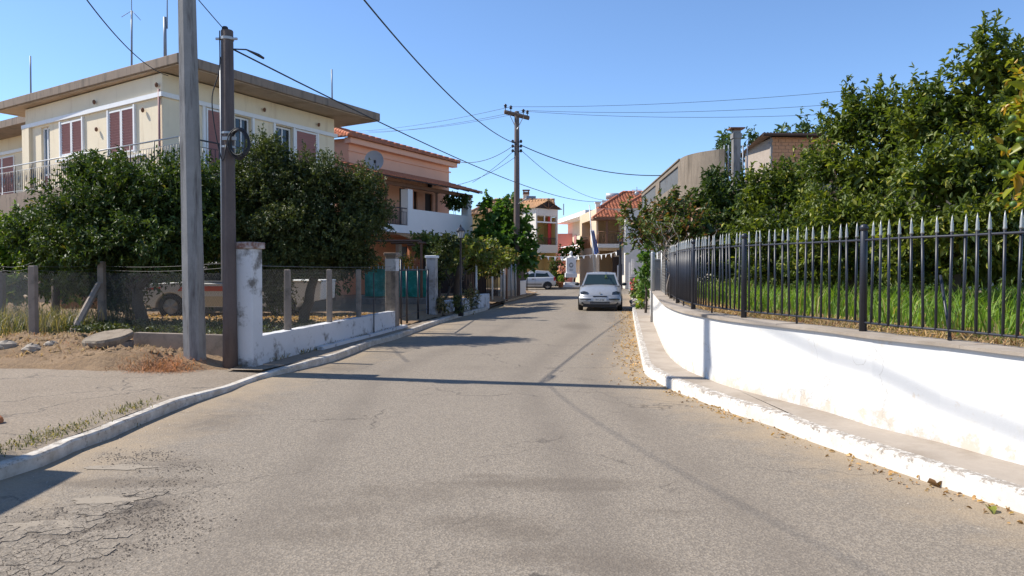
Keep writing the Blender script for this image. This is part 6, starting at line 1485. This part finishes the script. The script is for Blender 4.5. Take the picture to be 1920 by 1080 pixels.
q = MB(); q.box((0, 0, .95), (.04, .04, 1.7)); pm = q.mesh('slat', MT['dark'])
for k in range(n): p = p0.lerp(p1, k/(n-1)); inst('slat', pm, DK, (p.x-.2, p.y+.3, 0), .3)
mb = MB(); mb.tube([(p0.x-.2, p0.y+.3, 1.6), (p1.x-.2, p1.y+.3, 1.6)], .03, 5); mb.tube([(p0.x-.2, p0.y+.3, .4), (p1.x-.2, p1.y+.3, .4)], .03, 5); mb.build('rail', MT['dark'], DK)
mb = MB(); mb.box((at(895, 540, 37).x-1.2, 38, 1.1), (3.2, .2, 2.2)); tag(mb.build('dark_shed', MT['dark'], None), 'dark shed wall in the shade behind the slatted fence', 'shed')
SF = thing('sheet_fence', 'grey sheet metal fence on a low block wall past the driveway', 'fence', (at(955, 555, 38).x, 38, 0))
p0, p1 = at(938, 540, 36.5), at(969, 540, 39.5); zb, ztp = at(955, 545, 38).z, at(955, 500, 38).z
for k in range(6):
    A_, B_ = p0.lerp(p1, k/6+.012), p0.lerp(p1, (k+1)/6-.012); mb = MB(); mb.prism([A_[:2], B_[:2], (B_.x-.02, B_.y+.03), (A_.x-.02, A_.y+.03)], zb, ztp+random.uniform(-.03, .04)); mb.build('sheet', MT['corr'], SF)
for t in (.13, .62, .88):
    A_ = p0.lerp(p1, t); mb = MB(); mb.tube([(A_.x+.03, A_.y-.06, 0), (A_.x+.03, A_.y-.06, ztp+.15)], .035, 6); mb.build('post', MT['galv'], SF, True)
mb = MB(); mb.prism([p0[:2], p1[:2], (p1.x-.2, p1.y+.1), (p0.x-.2, p0.y+.1)], 0, zb-.01); mb.build('block_wall', MT['conc'], SF)
p0, p1 = at(970, 540, 40), at(986, 540, 43); mb = MB(); mb.prism([p0[:2], p1[:2], (p1.x-.25, p1.y+.05), (p0.x-.25, p0.y+.05)], 0, at(978, 527, 41.5).z); tag(mb.build('white_end_wall', MT['white_trim'], None), 'short white wall just before the parked pale hatchback', 'wall')
mb = MB(); mb.prism([(p0.x, p0.y+.05), (p1.x, p1.y+.05), (p1.x-.03, p1.y+.08), (p0.x-.03, p0.y+.08)], at(978, 526, 41.5).z, at(978, 500, 41.5).z); tag(mb.build('dark_screen', MT['dark'], None), 'dark screen above the short white wall', 'screen')
p = at(988, 545, 46); mb = MB(); mb.tube([(p.x, 46, 0), (p.x, 46, at(988, 517, 46).z)], .04, 6); mb.lathe((p.x, 46, at(988, 517, 46).z), [(.05, 0), (.16, .04), (.1, .16), (.02, .2)], 8); mb.lathe((p.x, 46, .0), [(.2, 0), (.18, .12), (.05, .15)], 8); tag(mb.build('low_lamp_post', MT['iron'], None, True), 'low black post with a small cap before the pale hatchback', 'post')

# round concrete cover
c_ = gnd(203, 632, .50); hz_ = hL(c_.x, c_.y)
wc = thing('round_concrete_cover', 'round chipped concrete slab propped on a stub in the dug earth', 'manhole cover', (c_.x, c_.y, hz_))
mb = MB(); n = 20; ring = [1+random.uniform(-.07, .04) for _ in range(n)]
cz_ = .50; vs_ = []
for z_, k in ((-.07, .95), (.0, 1.0), (.035, .96)):
    for j in range(n): t = 2*math.pi*j/n; x_ = .37*ring[j]*k*math.cos(t); y_ = .34*ring[j]*k*math.sin(t); vs_.append((c_.x+x_, c_.y+y_, cz_+.0+z_+x_*.08+y_*.20))
mb.add(vs_, [[i*n+j, i*n+(j+1) % n, (i+1)*n+(j+1) % n, (i+1)*n+j] for i in range(2) for j in range(n)]+[list(range(n))[::-1], list(range(2*n, 3*n))]); mb.build('slab', mat('rough_old_concrete', (.30, .245, .185), .95, .3, 5, 1.0, 22, (.16, .125, .09), 5, .46, .64, bdist=.02), wc)
mb = MB(); mb.lathe((c_.x+.04, c_.y+.04, 0), [(.33, hz_-.35), (.31, cz_-.07)], 14); mb.build('stub', MT['post'], wc)
p0 = gnd(305, 640, .35); mb = MB(); mb.box((p0.x+.55, p0.y-.35, .30), (2.0, .15, .42), -.28); tag(mb.build('low_block_edge', MT['post'], None), 'low concrete edge in the shade behind the concrete pole', 'wall')
p = gnd(4, 792, .11); mb = MB(); mb.blob((p.x-.06, p.y, .13), (.07, .07, .06), 8, 6, .2); tag(mb.build('red_stone', MT['terracotta'], None), 'reddish stone at the left edge on the apron', 'stone')
# unseen block added off frame, shading the kerb and road at lower left
mb = MB(); mb.box((-6.95, 3.95, 1.3), (2.6, 4.6, 2.6), .06); tag(mb.build('unseen_shadow_block', MT['oldwhite'], None), 'unseen white block added outside the left edge to shadow the kerb', 'shadow block')

# ================================================================ VEHICLES
def inset(q, m0, m1, off):
    a, b, c, d = [Vector(p) for p in q]; n_ = (b-a).cross(d-a).normalized()*off
    f = lambda u, v: a.lerp(b, u).lerp(d.lerp(c, u), v)+n_
    return [f(m0, m1), f(1-m0, m1), f(1-m0, 1-m1), f(m0, 1-m1)]
def wheel(parent, x, y, r, side):
    mb = MB(); pr = [(r*.62, -.085), (r*.93, -.09), (r, -.06), (r, .06), (r*.93, .09), (r*.62, .085)]; n = 20; vs_ = []
    for rr, o_ in pr:
        for j in range(n): t = 2*math.pi*j/n; vs_.append((x+o_, y+rr*math.cos(t), r+rr*math.sin(t)))
    mb.add(vs_, [[i*n+j, i*n+(j+1) % n, (i+1)*n+(j+1) % n, (i+1)*n+j] for i in range(5) for j in range(n)]); w = mb.build('wheel', MT['rubber'], parent, True)
    mb = MB(); xo = x+side*.06; k = 10; vs_ = [(xo+side*.012, y, r)]
    for j in range(n): t = 2*math.pi*j/n; vs_.append((xo-side*(.0 if (j//2) % 2 else .02), y+r*.62*math.cos(t), r+r*.62*math.sin(t)))
    mb.add(vs_, [[0, 1+j, 1+(j+1) % n] for j in range(n)]); mb.build('rim', MT['rim'], w, False)
def hatchback(name, label, loc, rz, paint, W=1.62, L=3.76, H=1.45, sunstrip=False):
    c = thing(name, label, 'car', loc, None, rz); h = W/2; k = H/1.45
    st = [(-.0, .60, .34, .50, .53), (.04, .72, .25, .56, .60), (.14, .775, .20, .63, .68), (.40, .80, .19, .72, .80), (.75, .81, .19, .81, .88), (1.08, .812, .19, .89, .955), (1.6, .815, .19, .91, .96), (2.5, .815, .19, .93, .97), (3.2, .805, .21, .95, .97), (3.55, .78, .25, .94, .96), (3.70, .74, .30, .88, .92), (3.76, .64, .40, .70, .74)]
    mb = MB(); rings = []
    for y, w, zb, zs, zt_ in st:
        w *= h/.81; y *= L/3.76; zb *= k; zs *= k; zt_ *= k
        half = [(0, zb), (w*.86, zb), (w*.97, zb+.06), (w, zb+(zs-zb)*.45), (w*.985, zs-.06), (w*.93, zs), (w*.62, zt_-.004), (w*.3, zt_+.012), (0, zt_+.016)]
        rings.append([(x, y, z) for x, z in half]+[(-x, y, z) for x, z in half[-2:0:-1]])
    m_ = len(rings[0]); mb.add([p for r_ in rings for p in r_], [[i*m_+j, i*m_+(j+1) % m_, (i+1)*m_+(j+1) % m_, (i+1)*m_+j] for i in range(len(rings)-1) for j in range(m_)]+[list(range(m_))[::-1], list(range((len(rings)-1)*m_, len(rings)*m_))])
    body = mb.build('body', MT[paint], c, True)
    f = L/3.76; wb = h*.915; wt = h*.70
    b0, b1, t0, t1, t2, r0 = 1.04*f, 3.66*f, 1.72*f, 2.3*f, 3.22*f, 3.68*f
    zb_, zt1, zt2, zt3 = .93*k, 1.375*k, 1.45*k, 1.37*k
    # greenhouse shell
    sec = [(b0, wb*.97, zb_, .0), (t0, wt*.985, zt1, 0), (t0+.12, wt, zt1+.035, .02), (t1, wt*1.02, zt2-.03, .03), (t2, wt*.99, zt3, .02), (r0, wb*.93, zb_+.02, 0)]
    mb = MB(); vs_ = []
    for y, w, z, cr in sec: vs_ += [(-w, y, z), (-w*.5, y, z+cr), (0, y, z+cr*1.25), (w*.5, y, z+cr), (w, y, z)]
    fs = [[i*5+j, i*5+j+1, (i+1)*5+j+1, (i+1)*5+j] for i in range(5) for j in range(4)]
    n0 = len(vs_); vs_ += [(-wb*.99, b0+.02, zb_-.04), (wb*.99, b0+.02, zb_-.04), (wb*.97, r0-.02, zb_-.04), (-wb*.97, r0-.02, zb_-.04)]
    for s_, o_ in ((0, 0), (4, 1)):
        fs.append([i*5+s_ for i in range(6)]+([n0+3, n0] if o_ == 0 else [n0+2, n0+1]))
    mb.add(vs_, fs); roof = mb.build('roof', MT[paint], c, False)
    S = {}
    q = [(-sec[0][1], b0, zb_), (sec[0][1], b0, zb_), (sec[1][1], t0, zt1), (-sec[1][1], t0, zt1)]
    mb = MB(); mb.quad(*inset(q, .045, .05, .008)); mb.build('windscreen', MT['carglass'], c)
    mb = MB(); a_, b_, c_, d_ = inset(q, .05, .045, .014); mb.quad(a_, b_, b_.lerp(c_, .05), a_.lerp(d_, .05)); mb.build('wiper', MT['blackp'], c)
    q = [(sec[5][1], r0, zb_+.02), (-sec[5][1], r0, zb_+.02), (-sec[4][1], t2, zt3), (sec[4][1], t2, zt3)]
    mb = MB(); mb.quad(*inset(q, .1, .14, .008)); mb.build('rear_window', MT['carglass'], c)
    for s_ in (-1, 1):
        lo = lambda y: (s_*(wb+(.93-.97)*wb*(y-b0)/(r0-b0)*.3+.006), y, zb_+.01); y0, ym, y2_ = b0+.22, 2.15*f, 2.9*f
        hi_ = lambda y, z: (s_*(wt*1.01+.012), y, z)
        for A_, B_, C_, D_ in ((lo(b0+.30), lo(ym-.04), hi_(ym-.04, zt2-.10), hi_(t0+.16, zt1-.055)), (lo(ym+.05), lo(3.28*f), hi_(3.08*f, zt3-.06), hi_(ym+.05, zt2-.10))):
            mb = MB(); pts_ = [Vector(p) for p in (A_, B_, C_, D_)]; mb.quad(*pts_); mb.build('side_window', MT['carglass'], c)
        x_ = s_*(h*1.003+.003)
        for y_ in (ym+.0, b0+.12):
            mb = MB(); mb.box((x_, y_, .6*k), (.006, .012, .6*k)); mb.build('door_seam', MT['blackp'], c)
        mb = MB(); mb.box((x_+s_*.01, ym-.16, .80*k), (.03, .17, .045)); mb.build('door_handle', MT['blackp'], c)
        mb = MB(); mb.box((x_, L*.5, .42*k), (.02, L*.42, .06)); mb.build('side_strip', MT['blackp'], c)
        mb = MB(); mb.blob((s_*(h+.10), b0+.32, .985*k), (.10, .05, .065), 10, 6, .0); mb.build('wing_mirror', MT['blackp'], c, True)
        for y_ in (.70*f, 3.12*f):
            mb = MB(); n = 20; vs_ = []
            for rr in (.30*k, .345*k):
                for j in range(n+1): t = math.pi*j/n*1.12-.19; vs_.append((s_*(h*1.0+.006), y_+rr*math.cos(t), .28*k+rr*math.sin(t)))
            vs_ += [(s_*(h+.004), y_, .28*k)]
            mb.add(vs_, [[j, j+1, n+1+j+1, n+1+j] for j in range(n)]+[[j, j+1, len(vs_)-1] for j in range(n)]); mb.build('wheel_arch', MT['blackp'], c)
            wheel(c, s_*(h-.065), y_, .285*k, s_)
        # lamps
        mb = MB(); zc = .66*k
        pts_ = [(s_*.44*h/.81, .125, zc-.075), (s_*.70*h/.81, .185, zc-.08), (s_*.74*h/.81, .235, zc+.05), (s_*.60*h/.81, .19, zc+.085), (s_*.46*h/.81, .155, zc+.05)]
        fr = [Vector(p)+Vector((0, -.075, 0)) for p in pts_]; bk_ = [Vector(p)+Vector((0, .12, 0)) for p in pts_]; n = 5
        mb.add(fr+bk_, [list(range(5))]+[[j, (j+1) % 5, 5+(j+1) % 5, 5+j] for j in range(5)]); mb.build('headlight', MT['lamp'], c)
        mb = MB(); mb.box((s_*.60*h/.81, .01, .30*k), (.17, .05, .07)); mb.build('fog_lamp', MT['blackp'], c)
        mb = MB(); mb.box((s_*(h*.86), L-.10, .80*k), (.14, .12, .26)); mb.build('tail_light', MT['red'], c)
    # nose
    mb = MB(); w_ = .78*h/.81
    prof_ = [(.0, .24), (-.055, .27), (-.07, .36), (-.06, .47), (-.03, .53), (.04, .56)]; vs_ = []
    for x, dy in ((-w_, .16), (-w_*.86, .055), (-w_*.5, .01), (0, 0), (w_*.5, .01), (w_*.86, .055), (w_, .16)):
        for y, z in prof_: vs_.append((x, y+dy, z*k))
    mb.add(vs_, [[i*6+j, (i+1)*6+j, (i+1)*6+j+1, i*6+j+1] for i in range(6) for j in range(5)]); mb.build('bumper', MT[paint], c, True)
    for s_ in (-1, 1):
        mb = MB(); mb.box((s_*.53*h/.81, -.045, .445*k), (.40, .02, .035), s_*.06); mb.build('bumper_strip', MT['blackp'], c)
    mb = MB(); mb.box((0, -.060, .30*k), (.72, .02, .115)); gr = mb.build('grille', MT['blackp'], c)
    for z_ in (.275, .31): mb = MB(); mb.box((0, -.073, z_*k), (.70, .008, .012)); mb.build('grille_bar', MT['rim'], gr)
    mb = MB(); mb.box((0, .02, .555*k), (.52, .10, .025)); mb.build('air_slot', MT['blackp'], c)
    mb = MB(); mb.box((0, .02, .20*k), (1.25*h/.81, .10, .09)); mb.build('lower_lip', MT['blackp'], c)
    mb = MB(); mb.box((0, -.076, .415*k), (.48, .012, .105)); pl_ = mb.build('number_plate', MT['plate'], c)
    mb = MB(); mb.lathe((0, 0, 0), [(.045, -.006), (.045, .006)], 14); em = mb.build('emblem', MT['silver_tip'], c); em.location = (0, .06, .685*k); em.rotation_euler = (R(62), 0, 0)
    return c, pl_
def text_mesh(txt, size, matn, parent, loc, rot):
    cu = bpy.data.curves.new('lettering', 'FONT'); cu.body = txt; cu.size = size; cu.align_x = 'CENTER'; cu.align_y = 'CENTER'; cu.extrude = .001
    o = bpy.data.objects.new('tmp_text', cu); COL.objects.link(o); dg = bpy.context.evaluated_depsgraph_get(); me = bpy.data.meshes.new_from_object(o.evaluated_get(dg)); bpy.data.objects.remove(o)
    me.materials.clear(); me.materials.append(MT[matn]); t = bpy.data.objects.new('lettering', me); COL.objects.link(t); t.location = loc; t.rotation_euler = rot; return adopt(t, parent)
q = gnd(1126, 584, 0); 
car, plt = hatchback('parked_car', 'silver hatchback parked facing the camera on the right of the street', (q.x, q.y+.2, 0), -.135, 'carsilver')
text_mesh('PIT-4148', .085, 'blackp', plt, (0, -.085, .415), (R(90), 0, 0))
P = np.array([[.22, 1.47, 1.22]])+rng.normal(size=(26, 3))*np.array([[.05, .03, .05]]); leaves_obj('green_sticker', P, unit_rand(26), .06, .05, 'bright', car, True)
p = at(1041, 541, 56.5)
car2, plt2 = hatchback('parked_car', 'pale hatchback parked side-on before the ochre house', (p.x-3.62, 56.4, .0), R(90)*-1+R(180)*0, 'carwhite', 1.60, 3.62, 1.45)
# with rz=-90 the car's rear (+y) points to +x
# pickup in the yard, nose to the left
PK = thing('pickup_truck', 'old white pickup with orange red side stripes parked in the yard behind the fence', 'pickup', (at(292, 560, 20.5).x, 20.4, .26), None, -math.pi/2)
h = .80
def pk(name, pts, w0, w1, matn):                                    # side profile (y,z) extruded across x
    mb = MB(); n = len(pts); vs_ = [(-w0, y, z) for y, z in pts]+[(w1, y, z) for y, z in pts]
    mb.add(vs_, [list(range(n))[::-1], list(range(n, 2*n))]+[[j, (j+1) % n, n+(j+1) % n, n+j] for j in range(n)]); return mb.build(name, MT[matn], PK, bevel=.02)
MT['pkwhite'] = plain('old_white_truck_paint', (.66, .65, .60), .5, 0, .4); MT['pkcream'] = plain('dusty_cream_truck_paint', (.58, .49, .33), .6, 0, .3)
MT['orange_red'] = plain('orange_red_stripe', (.60, .085, .03), .5)
def arch(cy, r, n=9): return [(cy+r*math.cos(math.pi*(1-j/n)), .30+r*math.sin(math.pi*j/n)) for j in range(n+1)]
pk('body', [(.0, .45), (.08, .38)]+arch(.80, .40)+[(1.3, .32), (2.9, .32), (2.9, .95), (1.45, .95), (1.30, .99), (.08, .93), (.0, .86)], h, h, 'pkwhite')
pk('lower_side', [(1.24, .33), (2.88, .33), (2.88, .62), (1.24, .62)], h+.004, h+.004, 'pkcream')
pk('cab', [(1.30, .96), (1.78, 1.50), (2.55, 1.52), (2.80, 1.42), (2.86, .96)], h*.90, h*.90, 'pkwhite')
pk('bed', [(2.94, .40), (3.25, .36)]+arch(3.72, .40)+[(4.2, .42), (4.75, .50), (4.78, .98), (2.94, .98)], h, h, 'pkwhite')
pk('bed_rim', [(2.94, .985), (4.79, .985), (4.79, 1.03), (2.94, 1.03)], h+.02, h+.02, 'pkwhite')
for s_ in (-1, 1):
    x_ = s_*(h+.008); mb = MB(); mb.quad((x_, 1.0, .74), (x_, 2.85, .74), (x_, 2.85, .87), (x_, 1.12, .87)); mb.build('side_stripe', MT['orange_red'], PK)
    mb = MB(); mb.quad((x_, .18, .76), (x_, .55, .79), (x_, .58, .86), (x_, .2, .82)); mb.build('side_stripe', MT['orange_red'], PK)
    xg = s_*(h*.90+.006); mb = MB(); mb.quad((xg, 1.48, 1.02), (xg, 2.2, 1.02), (xg, 2.2, 1.44), (xg, 1.84, 1.43)); mb.build('side_window', MT['carglass'], PK)
    mb = MB(); mb.quad((xg, 2.27, 1.02), (xg, 2.72, 1.02), (xg, 2.68, 1.40), (xg, 2.27, 1.44)); mb.build('side_window', MT['carglass'], PK)
    for y_ in (.80, 3.72): wheel(PK, s_*(h-.10), y_, .33, s_)
    mb = MB(); mb.box((s_*(h*.7), -.01, .72), (.24, .04, .16)); mb.build('headlight', MT['lamp'], PK)
mb = MB(); mb.quad((-.64, 1.36, 1.03), (.64, 1.36, 1.03), (.60, 1.745, 1.468), (-.60, 1.745, 1.468)); 
mb.v = [(x, y-.012, z+.01) for x, y, z in mb.v]; mb.build('windscreen', MT['carglass'], PK)
mb = MB(); mb.box((0, -.06, .50), (1.55, .10, .14)); mb.build('bumper', MT['galv'], PK)
# the far street: monument, flag, bunting, small things
q = Vector((at(1070.5, 530, 57.6).x, 57.6, .16)); MN = thing('marble_monument', 'white marble war memorial stele with a carved wreath', 'monument', q)
mb = MB(); mb.box((q.x, q.y, .16+.10), (1.30, 1.1, .2)); mb.box((q.x, q.y, .16+.28), (1.06, .86, .17)); mb.build('steps', MT['marble'], MN, bevel=.01)
mb = MB(); z0 = at(1070, 519, 57.3).z; mb.box((q.x, q.y, z0+.12), (.90, .72, .34)); mb.build('plinth', MT['marble'], MN, bevel=.015)
zt1 = at(1070, 483, 57.3).z; mb = MB(); mb.prism([(q.x-.37, q.y-.25), (q.x+.37, q.y-.25), (q.x+.37, q.y+.25), (q.x-.37, q.y+.25)], z0+.29, zt1); mb.build('stele', MT['marble'], MN, bevel=.012)
mb = MB(); mb.lathe((q.x, q.y, zt1), [(.30, 0), (.16, .08), (.10, .16), (.09, .24), (.13, .30), (.12, .40), (.05, .50)], 12); mb.build('finial', MT['marble'], MN, True)
MT['carve'] = mat('carved_grey', (.25, .25, .24), .8, .1, 5, .1, 40)
mb = MB(); cz1 = at(1070, 497, 57.3).z
for j in range(16):
    t = -1.2+2*math.pi*.88*j/15+math.pi*.5+.5; p = (q.x+.125*math.cos(t), q.y-.265, cz1+.15*math.sin(t)); mb.blob(p, (.045, .015, .05), 6, 4, .1)
mb.build('carved_wreath', MT['carve'], MN)
mb = MB(); 
for r_, w_ in ((0, .34), (1, .26)): 
    for k in range(7): mb.box((q.x-w_/2+w_*(k+.5)/7, q.y-.258, at(1070, 505+2.2*r_, 57.3).z), (w_/7*.6, .012, .045))
mb.build('inscription', MT['carve'], MN)
p = at(1051, 531, 57.2); t = thing('potted_shrub', 'small clipped shrub in a terracotta pot left of the monument', 'potted plant', (p.x, 57.0, .16))
mb = MB(); mb.lathe((p.x, 57.0, .16), [(.17, 0), (.23, .34), (.26, .34), (.26, .40)], 12); mb.build('pot', MT['terracotta'], t, True)
P = np.array([[p.x, 57.0, .78]])+unit_rand(420)*np.array([[.24, .24, .32]])*(rng.random((420, 1))**.4); leaves_obj('foliage', P, unit_rand(420), .10, .06, 'bright', t, True)
# flag pole
fb = at(1116, 520, 56.8); ft = at(1105, 384, 56.8); FL = thing('flagpole', 'tall white flagpole with a limp blue and white striped flag', 'flagpole', (fb.x, 56.8, 0))
mb = MB(); mb.tube([(fb.x+.05, 56.8, 0), ft], [.055, .035], 8); mb.build('pole', MT['galv'], FL, True)
fz0, fz1 = at(1114, 476, 56.7).z, at(1110, 431, 56.7).z; nx, nz_ = 18, 26; V = []; MI = []
for j in range(nz_+1):
    for i in range(nx+1):
        u, v = i/nx, j/nz_; wd = .40-.08*v; x = at(1110+(6*(1-v)), 450, 56.7).x-.15+wd*u; V.append((x, 56.62+.14*math.sin(u*17+v*3)+.05*math.sin(u*33), fz0+(fz1-fz0)*v+.30*(abs(u-.4)-.3)*(1-v)))
ii = (np.arange(nz_)[:, None]*(nx+1)+np.arange(nx)[None, :]).ravel(); me = np_mesh('flag', np.array(V), np.stack([ii, ii+1, ii+nx+2, ii+nx+1], 1), [MT['white'], MT['blue']], None, True)
me.polygons.foreach_set('material_index', [1 if ((k % nx)//3) % 2 else 0 for k in range(nx*nz_)]); o = bpy.data.objects.new('flag', me); COL.objects.link(o); adopt(o, FL)
# bunting
def bunting(label, A, B, n, sag):
    A, B = Vector(A), Vector(B); t = thing('bunting', label, 'bunting', A); P = catenary(A, B, sag, n*2); mb = MB(); mb.tube(P, .012, 4); mb.build('string', MT['white'], t)
    for k in range(n):
        p = P[2*k+1]; q2 = P[min(2*k+2, 2*n)]; d = (q2-p).normalized()*.10; mb = MB(); tw = Vector((random.uniform(-.03, .03), random.uniform(-.12, .12), -random.uniform(.22, .42))); mb.add([p-d, p+d, p+tw, p-d+Vector((0,.006,0)), p+d+Vector((0,.006,0)), p+tw+Vector((0,.006,0))], [[0,1,2],[3,5,4]]); mb.build('pennant', MT['white'], t)
bunting('string of white pennants from the ochre house to the flagpole', at(1008, 479, 58.4), at(1114, 477, 58.4), 8, .15)
bunting('string of white pennants from the flagpole to the street lamp post on the right', at(1114, 477, 56.6), at(1160, 471, 54), 5, .1)
p = at(1163, 520, 54); z_ = at(1163, 450, 54).z
mb = MB(); mb.tube([(p.x, 54, 0), (p.x, 54, z_)], .09, 8); mb.tube([(p.x, 54, 0), (p.x, 54, 1.9)], .14, 8); mb.box((p.x-.05, 53.95, z_+.15), (.28, .28, .45)); mb.box((p.x-.12, 53.9, at(1160, 474, 54).z), (.32, .1, .4))
tag(mb.build('service_post', MT['iron'], None), 'dark post with small boxes before the peach house', 'post')
p = at(1181.5, 540, 44); SG = thing('white_sign_post', 'narrow white post with a small white board past the silver car', 'sign post', (p.x, 44, .14))
mb = MB(); mb.box((p.x, 44, at(1181, 516, 44).z-.2), (.13, .08, at(1181, 490, 44).z-.1)); mb.build('post', MT['white'], SG)
mb = MB(); mb.box((p.x+.17, 44.05, at(1184, 500, 44).z), (.16, .05, .9)); mb.build('board', MT['white'], SG)
# scooter
p = at(1189, 533, 40.5); SC = thing('parked_scooter', 'small red scooter parked past the silver car', 'scooter', (p.x, 40.5, .14))
z0 = .14
for y_ in (40.0, 41.1):
    mb = MB(); n = 14; vs_ = []
    for rr, o_ in ((.22, -.05), (.22, .05), (.1, .05), (.1, -.05)):
        for j in range(n): t_ = 2*math.pi*j/n; vs_.append((p.x+o_, y_+rr*math.cos(t_), z0+.22+rr*math.sin(t_)))
    mb.add(vs_, [[i*n+j, i*n+(j+1) % n, ((i+1) % 4)*n+(j+1) % n, ((i+1) % 4)*n+j] for i in range(4) for j in range(n)]); mb.build('wheel', MT['rubber'], SC, True)
mb = MB(); mb.tube(spline([(p.x, 40.02, z0+.25), (p.x, 40.12, z0+.75), (p.x, 40.25, z0+.85)], .1), .12, 8); mb.tube([(p.x, 40.25, z0+.3), (p.x, 40.75, z0+.28), (p.x, 41.0, z0+.6), (p.x, 41.3, z0+.62)], .13, 8); mb.build('fairing', MT['red'], SC, True)
mb = MB(); mb.tube([(p.x, 40.65, z0+.74), (p.x, 41.25, z0+.78)], .11, 8); mb.build('seat', MT['blackp'], SC, True)
mb = MB(); mb.tube([(p.x-.3, 40.2, z0+.95), (p.x+.3, 40.2, z0+.95)], .025, 6); mb.tube([(p.x, 40.2, z0+.8), (p.x, 40.2, z0+.96)], .03, 6); mb.build('handlebar', MT['blackp'], SC, True)
# little stone heap at the end of the pavement
mb = MB()
for k in range(26):
    px, py = random.uniform(1184, 1203), random.uniform(536, 566); c_ = at(px, py, random.uniform(27.5, 30)); s_ = random.uniform(.05, .13); mb.mi = k % 2; mb.blob((c_.x, c_.y, .14+s_*.5+max(0, (c_.z-.2))*.25), (s_*1.2, s_, s_*.8), 8, 5, .2)
tag(mb.build('rubble_heap', [MT['marble'], MT['conc']], None), 'pale rubble stones heaped beside the silver car at the end of the right pavement', 'rubble', None, 'stuff')
